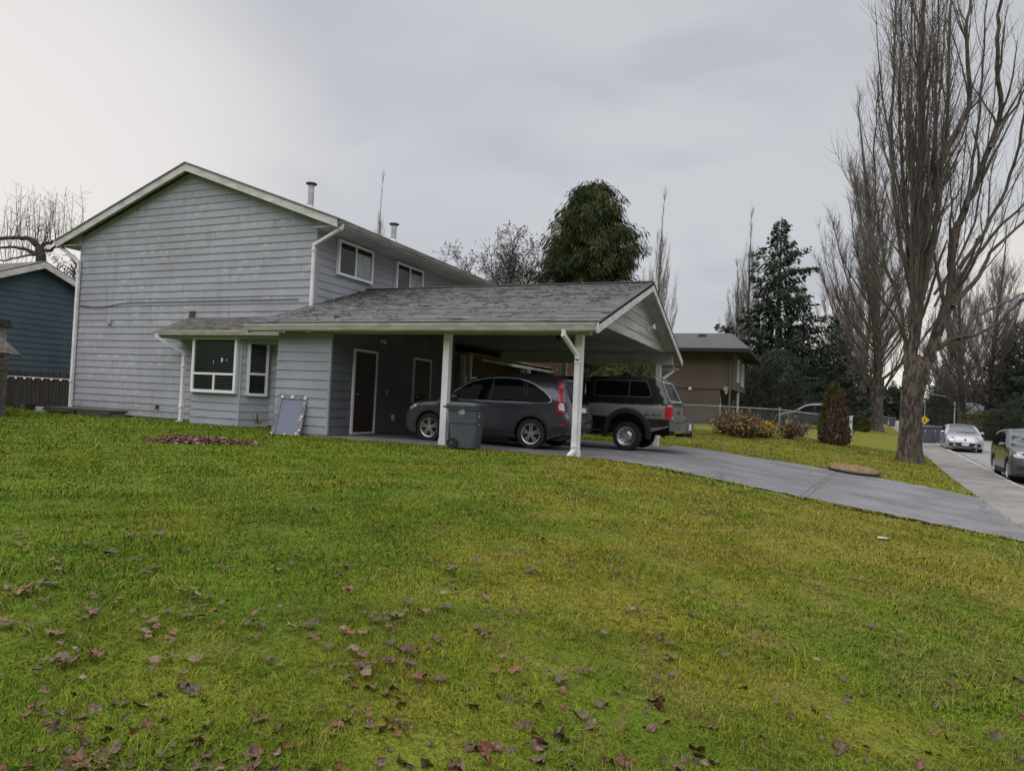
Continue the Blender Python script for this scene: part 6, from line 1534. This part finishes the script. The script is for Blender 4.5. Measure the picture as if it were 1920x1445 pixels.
    b = MB(); b.box((x0, y0 - .045, zm - .03), (x1, y0 - .028, zm + .03)); b.build('band', pmat('stucco_joint', (.06, .05, .04), .9), root)
stucco_house()
def low_house():
    root = thing('low_house', 'low house with grey roof across the street behind the parked cars', 'house'); p = basepos(1838, 812, 112); root.location = p; root.rotation_euler = (0, 0, -.05); root.location.z = .6
    b = MB(); b.box((-4.2, 0, 0), (12, 8, 2.75)); b.build('wall', pmat('pale_house_wall', (.13, .12, .11), .9), root)
    b = MB(); b.prism([(-4.9, -.7, 2.7), (-4.9, 4, 4.5), (-4.9, 8.7, 2.7)], (17.5, 0, 0)); b.build('roof', M['shingle_dark'], root, recalc=True)
    b = MB(); b.box((-4.95, -.74, 2.58), (12.65, -.66, 2.72)); b.build('fascia', M['white'], root)
    for x in (-2.6, .2, 3.2):
        f = MB(); f.box((x, -.05, 1.1), (x + 1.7, .01, 2.3)); fo = f.build('window', M['white_clean'], root); q = MB(); q.box((x + .1, -.06, 1.2), (x + .8, -.05, 2.2)); q.box((x + .9, -.06, 1.2), (x + 1.6, -.05, 2.2)); q.build('pane', M['carglass'], fo)
low_house()
# ---------------------------------------------------------------- left corner: shed, stack, fence, bench
def shed():
    root = thing('garden_shed', 'old wooden shed with curling shake roof at the left edge of the lawn', 'shed', (-20.12, 11.72, .52), 1.03); r = random.Random(2)
    b = MB()
    for k in range(15):
        z = .0 + .165*k; b.bar((-2.6 if k < 10 else -2.6, 0, z + .08), (.0 + r.uniform(-.02, .03) - max(0, k - 9)*.42, 0, z + .08), .05 + .01*(k % 2), .15, up=(0, 0, 1)); k < 10 and b.bar((.0, 0, z + .08), (.0, 2.2, z + .08), .05 + .01*(k % 2), .15)
    b.build('wall', M['wood_brown'], root)
    b = MB(); b.box((-.05, -.06, 0), (.06, .05, 1.8)); b.build('corner_post', M['wood_grey'], root)
    b = MB(); b.box((-2.5, .05, .0), (-.06, 2.1, 1.75)); b.build('interior', M['dark'], root)
    b = MB(); Q = [at(-60, 651, 18.9), at(41, 667, 19.6), at(-60, 585, 20.8), at(40, 662, 20.0)]
    Rm = Matrix.Rotation(-1.03, 3, 'Z'); Q = [Rm @ (q - Vector(root.location)) for q in Q]
    course_face(b, Q[0], Q[1], Q[2], Q[3], 6, .03, .14, 4); b.prism([Q[0], Q[1], Q[3], Q[2]], (0, 0, -.07))
    b.build('roof', pmat('dark_shakes', (.085, .072, .060), .95, c2=(.045, .038, .032), scale=5, stretch=(3, .6, 1)), root)
shed()
def stack():
    root = thing('masonry_chimney', 'grey rendered chimney stack with dark cap behind the wooden shed', 'chimney', (-23.66, 13.26, .5)); b = MB(); b.box((-.35, -.3, 0), (.35, .3, 2.75)); b.build('stack', M['render_grey'], root); c = MB(); c.box((-.45, -.4, 2.75), (.45, .4, 2.84)); c.prism([(-.42, -.36, 2.841), (.42, -.36, 2.841), (.42, .36, 2.841), (-.42, .36, 2.841)], (0, 0, .12)); c.build('cap', M['fence_dark'], root)
stack()
def dark_fence():
    root = thing('board_fence', 'dark weathered board fence closing the gap beside the grey house', 'fence'); r = random.Random(4); y = 15.95; b = MB(); x = -28.0
    b2 = MB(); b2.bar((-28, y + .06, .85), (-22.6, y + .06, .85), .04, .09); b2.bar((-28, y + .06, 1.6), (-22.6, y + .06, 1.6), .04, .09); b2.build('rail', M['fence_dark'], root)
    while x < -22.7:
        w = r.uniform(.12, .16); h = 1.42 + r.uniform(-.06, .05); t = r.uniform(-.012, .012)
        b.box((x, y - .015, .48), (x + w, y + .01, .48 + h), M=Matrix.Translation((x, y, .5)) @ Matrix.Rotation(t, 4, 'Y') @ Matrix.Translation((-x, -y, -.5))); x += w + r.uniform(.015, .05)
    b.build('boards', M['fence_dark'], root)
    l = MB(); l.tube([(-28, y - .05, 1.72), (-25, y - .05, 1.69), (-22.6, y - .05, 1.68)], .012, 5); lo = l.build('white_line', M['white_clean'], root)
    for i in range(8): f = MB(); xx = -27.2 + .5*i; f.box((xx, y - .06, 1.62), (xx + .12, y - .052, 1.70)); f.build('clip', M['white_clean'], lo)
dark_fence()
def bench():
    root = thing('plank_bench', 'low weathered plank step on concrete blocks at the foot of the gable', 'plank', (-21.2, 15.0, .5)); b = MB(); b.box((-1.6, -.45, .20), (1.5, .15, .27)); b.build('plank', M['wood_grey'], root)
    b = MB(); b.box((.0, -.47, .08), (1.5, -.44, .20)); b.box((-1.6, -.47, .12), (-.3, -.44, .20)); b.build('front_board', M['wood_brown'], root)
    for x in (-1.4, -.4, .5, 1.3): b = MB(); b.box((x - .15, -.42, -.02), (x + .15, .1, .2)); b.build('block', M['concrete'], root)
bench()
for i, (x, y, s, mt_, lab, nm, cat) in enumerate(((-23.6, 14.9, .22, 'white', 'pale plastic tub among the clutter by the dark fence', 'plastic_tub', 'tub'), (-24.3, 15.0, .30, 'fence_dark', 'dark rounded pot among the clutter by the fence', 'plant_pot', 'pot'), (-24.9, 15.2, .25, 'terracotta', 'rust coloured pot against the dark fence', 'plant_pot', 'pot'))):
    b = MB(); b.lathe([(.001, 0), (s*.35, 0), (s*.5, s*.9), (s*.55, s*.92), (s*.55, s), (s*.46, s), (s*.44, s*.8), (.001, s*.8)], 18, Matrix.Translation((x, y, .5)) @ Matrix.Rotation(PI/2, 4, 'X') @ Matrix.Scale(1, 4)); o = b.build(nm, M[mt_], None, smooth=False); tag(o, lab, cat)
b = MB(); b.tube([(-23.4, 14.6, .55), (-22.9, 14.55, .56), (-22.4, 14.65, .55)], .04, 8); b.tube([(-23.3, 14.7, .58), (-22.2, 14.75, .56)], .03, 8); tag(b.build('garden_hose', pmat('green_hose', (.05, .11, .09), .5), None), 'green hose lying at the foot of the dark fence', 'hose')

# ---------------------------------------------------------------- board leaning on the store wall
def board():
    root = thing('framed_board', 'grey framed board with white flower spots leaning on the store wall', 'board'); g = ground_at(527, 816); root.location = (-11.88, 12.98, .55); root.rotation_euler = (0, 0, .10)
    W_, H_ = 1.02, 1.02; tilt = Matrix.Rotation(-.26, 4, 'X')
    W_ = .82
    b = MB()
    for a, c in (((0, -.03, 0), (.11, .0, H_)), ((W_ - .11, -.03, 0), (W_, .0, H_)), ((.11, -.03, H_ - .12), (W_ - .11, .0, H_)), ((.11, -.03, 0), (W_ - .11, 0, .05))): b.box(a, c, M=tilt)
    fo = b.build('frame', pmat('grey_board_frame', (.12, .125, .14), .8, c2=(.2, .2, .21), scale=6), root)
    b = MB(); b.box((.11, -.016, .05), (W_ - .11, -.002, H_ - .12), M=tilt); b.build('panel', pmat('blue_grey_panel', (.16, .18, .245), .6), root)
    for x, z, r_ in ((.12, .95, .05), (.40, .955, .055), (.76, .945, .05), (.77, .80, .03), (.06, .55, .025), (.77, .48, .045), (.745, .40, .04), (.78, .14, .04), (.72, .05, .06), (.40, .03, .04), (.03, .03, .04)):
        r_ *= .78; q = MB(); n = 10; ring = [tilt @ Vector((x + r_*1.1*math.cos(2*PI*k/n)*(1 + .2*math.sin(3*k)), -.034, z + r_*math.sin(2*PI*k/n)*(1 + .15*math.cos(2*k)))) for k in range(n)]; ring2 = [v + tilt.to_3x3() @ Vector((0, -.012, 0)) for v in ring]
        q.add(ring + ring2, [tuple(range(n, 2*n))] + [(k, (k+1) % n, (k+1) % n + n, k + n) for k in range(n)]); q.build('white_spot', M['white_dirty'], fo)
board()
def gnome():
    p = (-13.10, 14.2, .52)
    root = thing('garden_ornament', 'weathered pink garden ornament standing in the corner by the bay window', 'ornament', p)
    b = MB(); Mx = Matrix.Rotation(PI/2, 4, 'X'); b.lathe([(.001, 0), (.14, 0), (.15, -.08), (.10, -.26), (.13, -.36), (.09, -.46), (.001, -.47)], 14, Mx); b.build('body', M['terracotta'], root, smooth=True)
    b = MB(); b.lathe([(.10, -.45), (.07, -.58), (.001, -.68)], 12, Mx); b.build('hat', M['terracotta'], root, smooth=True)
    p2 = thing('plant_pot', 'small dark pot with dead stems beside the garden ornament', 'plant pot', (-13.42, 14.12, .52)); b = MB(); b.lathe([(.001, 0), (.11, 0), (.15, -.24), (.16, -.24), (.16, -.28), (.13, -.28), (.12, -.22), (.001, -.22)], 16, Mx); b.build('pot', M['wood_brown'], p2)
    r = random.Random(8); b = MB()
    for i in range(14): b.tube(grow(r, (r.gauss(0, .04), r.gauss(0, .04), .2), (r.gauss(0, .5), r.gauss(0, .5), 1), .3, 3, .2, .0), [.008, .007, .005, .003], 3, cap=False)
    b.build('stem', M['shrub_dry'], p2)
gnome()

# ---------------------------------------------------------------- wheeled bin
def bin_(name, label, W_=.62, D_=.72, H_=1.05, logo=True, group=None):
    root = thing(name, label, 'wheeled bin', group=group); tp = .84
    b = MB(); w0, d0, w1, d1 = W_*tp/2, D_*tp/2, W_/2, D_/2; h = H_*.90; zs_ = .03
    def ring(t, ex=0): w, d = w0 + (w1 - w0)*t + ex, d0 + (d1 - d0)*t + ex; c = .05; return [(-w + c, -d, 0), (w - c, -d, 0), (w, -d + c, 0), (w, d - c, 0), (w - c, d, 0), (-w + c, d, 0), (-w, d - c, 0), (-w, -d + c, 0)]
    lev = [(0, 0, zs_), (.62, 0, h*.62), (.62, .012, h*.625), (.94, .012, h*.94), (.94, .035, h*.945), (1, .035, h)]
    for t, ex, z in lev: b.v.extend([(x, y, z) for x, y, _ in ring(t, ex)])
    for i in range(len(lev)-1):
        for k in range(8): b.f.append((i*8+k, i*8+(k+1) % 8, (i+1)*8+(k+1) % 8, (i+1)*8+k)); b.m.append(0)
    b.f.append(tuple(range(7, -1, -1))); b.m.append(0); b.f.append(tuple(range(40, 48))); b.m.append(0); b.build('body', M['bin'], root)
    b = MB(); rg = ring(1, .05)
    for zz, k in ((h + .004, 1), (h + .05, 1), (h + .10, .82)): b.v.extend([(x*k, y*k, zz) for x, y, _ in rg])
    for i in range(2):
        for k in range(8): b.f.append((i*8+k, i*8+(k+1) % 8, (i+1)*8+(k+1) % 8, (i+1)*8+k)); b.m.append(0)
    b.f.append(tuple(range(7, -1, -1))); b.m.append(0); b.f.append(tuple(range(16, 24))); b.m.append(0); b.build('lid', M['bin_lid'], root)
    b = MB(); b.tube([(-w1, d1 + .02, h - .02), (-w1 + .02, d1 + .11, h), (w1 - .02, d1 + .11, h), (w1, d1 + .02, h - .02)], .018, 8); b.build('handle', M['bin_lid'], root)
    for s in (-1, 1):
        Mx = Matrix.Translation((s*(w0 + .03), d0 - .07, .125)) @ Matrix.Rotation(PI/2, 4, 'Z'); q = MB(); q.lathe([(.02, -.03), (.085, -.03), (.115, -.032), (.125, -.02), (.125, .02), (.115, .032), (.085, .03), (.02, .03)], 20, Mx); wo = q.build('wheel', M['black'], root)
        q = MB(); q.lathe([(.001, .036), (.03, .036), (.035, .028), (.02, .0), (.035, -.028), (.03, -.036), (.001, -.036)], 12, Mx); q.build('hub', M['bin'], wo)
    if logo:
        yy = -(w0 + (w1 - w0)*.80) - .016; q = MB(); turn = Matrix.Rotation(-PI/2, 4, 'Z')
        for pts in ([(-.035, .0), (-.02, .06), (-.005, .075), (-.012, .02)], [(.0, .0), (.005, .07), (.02, .085), (.032, .03), (.03, .0)], [(-.05, -.012), (.05, -.012), (.05, -.004), (-.05, -.004)], [(-.035, -.055), (.035, -.055), (.035, -.05), (-.035, -.05)]):
            q.add([turn @ Vector((x*1.25, yy - .003, .80 + z*1.3)) for x, z in pts], [tuple(range(len(pts)))])
        q.build('logo', M['white_clean'], root)
        cu = bpy.data.curves.new('t', 'FONT'); cu.body = 'SURREY'; cu.size = .045; cu.align_x = 'CENTER'
        tmp = bpy.data.objects.new('t', cu); COL.objects.link(tmp); bpy.context.view_layer.update(); me = bpy.data.meshes.new_from_object(tmp.evaluated_get(bpy.context.evaluated_depsgraph_get())); bpy.data.objects.remove(tmp); me.materials.clear(); me.materials.append(M['white_clean'])
        for v in me.vertices: v.co = turn @ Vector((v.co.x, yy - .004, .745 + v.co.y))
        o = bpy.data.objects.new('lettering', me); COL.objects.link(o); o.parent = root
        xx = d0 + (d1 - d0)*.8 + .016
        for z, hh, ww in ((.80, .07, .05), (.70, .04, .04), (.52, .015, .08)): q = MB(); q.box((-.14, -xx - .001, z - hh/2), (-.14 + ww, -xx + .008, z + hh/2)); q.build('sticker', M['plate'], root)
    return root
wb = bin_('wheeled_bin', 'grey wheeled bin with white logo standing beside the carport post', .56, .64, .97); wb.location = (-6.62, 13.0, .575); wb.rotation_euler = (0, 0, PI/2 + .10)
far_rd = lambda px, py, dep: at(px, py, dep)
GB = 'wheeled bins at the kerb down the street'
for i, (px, py, dep, lab, rz) in enumerate(((1734, 826, 44, 'left one of the pair of dark bins behind the silver car', .2), (1752, 826, 44.6, 'right one of the pair of dark bins behind the silver car', .25), (1672, 811, 84, 'dark bin seen between the two big trunks', .1), (1658, 810, 92, 'farthest dark bin at the end of the verge', .3))):
    o = bin_('wheeled_bin', lab, .66, .74, 1.1, i < 2, GB) if i in (0, 2) else dup(fb, None, None, lab)
    if i in (0, 2): fb = o
    p = at(px, py, dep); o.location = (p.x, p.y, -.1 + rise(p.y)); o.rotation_euler = (0, 0, rz)

# ---------------------------------------------------------------- chain link fence, beds, signs
def wire_fence():
    root = thing('wire_fence', 'low chain-link fence with grey posts across the neighbouring lawn', 'fence'); c = ground_at(1588, 833); y = c.y; x1 = c.x; x0 = x1 - 11.5
    H_ = 1.22; xs_ = [x1, x1 - 3.0, x1 - 5.8, x1 - 8.6, x0]
    for i, x in enumerate(xs_):
        z = gz(x, y); b = MB(); b.tube([(x, y, z - .1), (x, y, z + H_ + .05)], .045 if i == 0 else .03, 10); po = b.build('post', M['metal'], root)
        q = MB(); q.tube([(x, y, z + H_ + .05), (x, y, z + H_ + .08), (x, y, z + H_ + .10)], [.05, .05, .01], 10); q.build('cap', M['metal'], po)
    b = MB(); b.tube([(x, y, gz(x, y) + H_) for x in xs_], .022, 8); b.tube([(x, y, gz(x, y) + .06) for x in xs_], .012, 6); b.build('rail', M['gutter_grey'], root)
    b = MB(); step = .075; n = int((x1 - x0)/step)
    for i in range(-16, n):
        for s in (0, 1):
            xa, xb = x0 + i*step, x0 + i*step + H_; za, zb = (.06, H_) if s == 0 else (H_, .06)
            if xb < x0 or xa > x1: continue
            t0 = max(0, (x0 - xa)/(xb - xa)); t1 = min(1, (x1 - xa)/(xb - xa)); p = [(xa + (xb - xa)*t, y, gz(xa + (xb - xa)*t, y) + za + (zb - za)*t) for t in (t0, (t0+t1)/2, t1)]
            b.tube(p, .0014, 3, cap=False)
    b.build('mesh', M['metal'], root)
    # side run going back from the corner post
    b = MB(); b.tube([(x1, y, gz(x1, y) + H_), (x1 + .9, y + 12, gz(x1 + .9, y + 12) + H_)], .022, 8); b.build('rail', M['gutter_grey'], root)
    g = MB(); g.box((x1 + .10, y + .4, gz(x1, y)), (x1 + .22, y + .5, gz(x1, y) + 1.35)); tag(g.build('marker_post', M['white_clean'], None), 'short white post just behind the fence corner', 'post')
wire_fence()
p = at(1530, 800, 46); ncar.location = (p.x + 1.9, p.y, gz(p.x, p.y)); ncar.rotation_euler = (0, 0, PI - .02)
def oval_bed():
    c = ground_at(1600, 886); r = random.Random(10); root = thing('edged_bed', 'oval bed of dry cut stems with black edging on the verge lawn', 'garden bed', c); b = MB(); n = 40; a_, b_ = .62, 1.05
    for k in range(n):
        t0, t1 = 2*PI*k/n, 2*PI*(k+1)/n
        p0, p1 = Vector((a_*math.cos(t0), b_*math.sin(t0), 0)), Vector((a_*math.cos(t1), b_*math.sin(t1), 0)); z0, z1 = gz(c.x + p0.x, c.y + p0.y) - c.z, gz(c.x + p1.x, c.y + p1.y) - c.z
        b.bar((p0.x, p0.y, z0 + .03), (p1.x, p1.y, z1 + .03), .04, .10)
    b.build('edging', M['black'], root)
    s = MB()
    for i in range(1500):
        t = r.uniform(0, 2*PI); q = math.sqrt(r.random())*.92; x, y = a_*q*math.cos(t), b_*q*math.sin(t); z = gz(c.x + x, c.y + y) - c.z; h = r.uniform(.05, .20)
        s.tube([(x, y, z), (x + r.gauss(0, .03), y + r.gauss(0, .03), z + h)], [.008, .005], 3, cap=False)
    o = s.build('cut_stems', pmat('dry_stems', (.55, .40, .24), .9, c2=(.34, .23, .15), scale=6), root); tag(o, kind='stuff')
oval_bed()
def leaf_heap():
    r = random.Random(77); c = ground_at(368, 830); mb = MB(); rn = []
    for i in range(1500):
        t = r.uniform(0, 2*PI); q = math.sqrt(r.random()); lu = Vector((.92, .40, 0)); lv = Vector((-.40, .92, 0))
        e = 1 + .18*math.sin(3*t + 1) + .1*math.sin(7*t); P_ = c + lu*(1.05*e*q*math.cos(t)) + lv*(.42*e*q*math.sin(t)); z = gz(P_.x, P_.y) + .015 + .10*(1 - q*q)*r.uniform(.7, 1.1)
        u = Vector((r.gauss(0, 1), r.gauss(0, 1), r.gauss(0, .5))).normalized()*r.uniform(.03, .06); v = Vector((r.gauss(0, 1), r.gauss(0, 1), r.gauss(0, .5))).normalized()*r.uniform(.02, .045); p = Vector((P_.x, P_.y, z))
        mb.add([p - u, p - u*.2 + v, p + u, p + u*.1 - v], [(0, 1, 2, 3)]); rn.extend([r.random()]*4)
    o = leafobj('leaf_heap', mb, rn, pmat('heaped_leaves', (.13, .05, .045), .9, c2=(.21, .125, .10), scale=9, attr='rnd'), None); tag(o, 'low heap of reddish dead leaves on the lawn in front of the bay window', 'leaf heap', kind='stuff')
leaf_heap()
def sign():
    p = at(1733, 800, 62); g = rise(p.y) - .1; root = thing('road_sign', 'small yellow diamond road sign on a thin post beyond the nearest trunk', 'road sign', (p.x, p.y, g)); b = MB(); b.tube([(0, 0, 0), (0, 0, 3.1)], .035, 8); b.build('post', M['metal'], root)
    b = MB(); s = .40; z = at(1733, 787, 62).z - g; b.prism([(0, -.05, z - s), (s, -.05, z), (0, -.05, z + s), (-s, -.05, z)], (0, .012, 0)); b.build('sign_panel', M['yellow'], root)
    b = MB(); b.prism([(-.04, -.056, z - .18), (.04, -.056, z - .18), (.04, -.056, z + .12), (-.04, -.056, z + .12)], (0, .004, 0)); b.build('symbol', M['black'], root)
sign()
def lamp(px, py, dep, top_py, arm, label):
    p = at(px, py, dep); g = rise(p.y) - .1; h = at(px, top_py, dep).z - g; root = thing('street_lamp', label, 'street lamp', (p.x, p.y, g)); b = MB(); b.tube([(0, 0, 0), (0, 0, h*.9), (arm*.12, 0, h), (arm*.6, 0, h + .25), (arm, 0, h + .28)], [.08, .05, .035, .03, .025], 8); b.build('pole', M['gutter_grey'], root)
    b = MB(); b.prism([(arm - .35*(1 if arm > 0 else -1)*-1, -.12, h + .2), (arm + .0, -.12, h + .2), (arm, .12, h + .2), (arm - .35*(1 if arm > 0 else -1)*-1, .12, h + .2)], (0, 0, .12)); b.build('lamp_head', M['metal_dark'], root)
lamp(1789, 800, 78, 745, -3.4, 'grey street lamp with curved arm above the bins')
lamp(1918, 800, 62, 655, -1.5, 'street lamp with short arm at the right edge')
lamp(1666, 800, 105, 782, -2.0, 'tiny distant street lamp seen between the trunks')
# low slatted fence across the street
def far_fence():
    root = thing('picket_fence', 'low brown picket fence across the street behind the charcoal crossover', 'fence'); b = MB()
    for i in range(70):
        y = 34 + .22*i; x = sw_edge(y) + 13.0; z = rise(y) - .1; b.box((x - .012, y, z), (x + .012, y + .15, z + 1.1 + .04*((i*7) % 3)))
    b.build('pickets', M['wood_grey'], root)
    q = MB()
    for zz in (.3, .9): q.bar((sw_edge(34) + 13.03, 34, rise(34) - .1 + zz), (sw_edge(49.4) + 13.03, 49.4, rise(49.4) - .1 + zz), .04, .08)
    q.build('rail', M['wood_grey'], root)
far_fence()

# ---------------------------------------------------------------- fallen maple leaves
def leaf_mesh(seed, mat):
    r = random.Random(seed); lobes = [(0, 1.0), (32, .58), (58, .86), (88, .52), (112, .66), (150, .42), (180, .26)]; ring = []
    for a, q in lobes: ring.append((a + r.uniform(-9, 9), q*r.uniform(.65, 1.15)))
    for a, q in lobes[-2:0:-1]: ring.append((-a + r.uniform(-9, 9), q*r.uniform(.65, 1.15)))
    cx, cy, k = r.uniform(-.7, .7), r.uniform(-.7, .7), r.uniform(.3, 1.3); fold = r.uniform(0, PI)
    def P(a, q):
        x, y = q*math.sin(math.radians(a)), q*math.cos(math.radians(a)); u = x*math.cos(fold) + y*math.sin(fold); v = -x*math.sin(fold) + y*math.cos(fold)
        z = k*.40*u*u + .25*v*v*cx + .20*math.sin(3*a*PI/180 + seed)*q + .20*cy*u + .12*math.sin(9*u + seed)*q
        f_ = max(.35, 1 - .20*k*abs(u)); return ((u*f_)*math.cos(fold) - v*math.sin(fold), (u*f_)*math.sin(fold) + v*math.cos(fold), z)
    v = [P(0, 0)] + [P(a, q*.5) for a, q in ring] + [P(a, q) for a, q in ring]; n = len(ring); f = []
    for i in range(n):
        j = (i+1) % n; f.append((0, 1+i, 1+j)); f.append((1+i, 1+n+i, 1+n+j, 1+j))
    o = len(v); s = [(0, -.2, 0), (.03, -.2, 0), (.05, -.85, .06), (.02, -.86, .06)]; v += s; f.append((o, o+1, o+2, o+3))
    me = bpy.data.meshes.new('fallen_leaf'); me.from_pydata(v, [], f); me.materials.append(mat); me.update(); return me
LM = [pmat('leaf_grey_brown', (.130, .080, .045), .7, c2=(.058, .033, .018), scale=2.5), pmat('leaf_red_brown', (.17, .058, .020), .6, c2=(.085, .030, .014), scale=2.5), pmat('leaf_dark_brown', (.060, .036, .022), .7, c2=(.095, .056, .034), scale=3), pmat('leaf_pale', (.20, .135, .085), .7, c2=(.10, .062, .038), scale=3)]
LL = ['pale grey-brown curled leaf lying in the lawn grass', 'rusty red-brown curled leaf lying in the lawn grass', 'dark brown withered leaf lying in the lawn grass', 'very pale pinkish dry leaf lying in the lawn grass']
meshes = [(leaf_mesh(100 + i, LM[i % 4]), i % 4) for i in range(16)]
rl = random.Random(55); cnt = 0; far_l = MB()
def drop(px, py, big=1.0):
    global cnt
    g = ground_at(px, py)
    if g.y > 40: return
    me, k = meshes[rl.choice((0, 4, 8, 12, 0, 4, 1, 5, 9, 2, 6, 10, 14, 3))]
    s = (.026 + .046*rl.random()**1.5)*1.05*big*(.78 if py < 1230 else 1)*(.85 + .3*min(1, max(0, (1300 - py)/300)))
    if cnt < 296:
        o = bpy.data.objects.new('fallen_leaf', me); COL.objects.link(o); o.location = (g.x, g.y, g.z + rl.uniform(-.002, .016)); o.scale = (s,)*3; o.rotation_euler = (rl.gauss(0, .38), rl.gauss(0, .38), rl.uniform(0, 2*PI))
        tag(o, LL[k], 'leaf', 'fallen leaves on the lawn'); cnt += 1
    else:
        R_ = Matrix.Rotation(rl.uniform(0, 2*PI), 3, 'Z'); far_l.add([R_ @ (v.co*s) + Vector((g.x, g.y, g.z + .03)) for v in me.vertices], [tuple(p.vertices) for p in me.polygons], k)
pts = []
for i in range(2600):
    px = rl.uniform(-20, 1940); py = 905 + 560*rl.random()**.9
    w = .22 + .50*max(0, (py - 1000)/440)                               # thicker towards the foreground
    cl_ = .5 + .5*math.sin(px*.011 + 1.1*math.sin(py*.013))*math.sin(py*.019 + px*.004)
    w *= .35 + 1.0*cl_
    if px > 1150: w *= .75 - .35*min(1, (px - 1150)/700)*(py < 1250)
    if px < 700 and 960 < py < 1180: w *= 1.9
    if rl.random() < w*.60:
        g = ray(px, py)
        if px > 1100 and py < 800 + (px - 1100)*.205 + 75: continue
        pts.append((px, py))
for k in range(26):
    cx_, cy_ = rl.uniform(0, 1300), rl.uniform(1040, 1440)
    for j in range(rl.randint(3, 7)): pts.append((cx_ + rl.gauss(0, 24), min(1444, cy_ + rl.gauss(0, 9))))
pts.sort(key=lambda p: -p[1])
for p in pts: drop(*p)
for k in range(60):
    px, py = rl.uniform(300, 1300), rl.uniform(870, 960); drop(px, py, .7)
tag(far_l.build('scattered_leaf_litter', LM, None), 'small far-off leaf litter across the lawn', 'leaf litter', kind='stuff')
g = ground_at(1655, 1013); b = MB(); b.prism([(-.07, -.02, .03), (.06, -.03, .035), (.075, .02, .03), (-.05, .03, .035)], (0, 0, .006)); o = b.build('litter_scrap', M['plate'], None); o.location = g; o.rotation_euler = (0, 0, .3); tag(o, 'flat white scrap of litter on the grass near the driveway', 'litter')
b = MB(); g = ground_at(1610, 1095); b.tube([(-.12, .04, .03), (-.04, 0, .04), (.05, -.01, .035), (.13, -.04, .03)], [.004, .006, .005, .003], 5); o = b.build('fallen_twig', M['twig_dark'], None); o.location = g; tag(o, 'thin dark twig lying on the mossy grass', 'twig')
S.render.resolution_x = 1024; S.render.resolution_y = 770
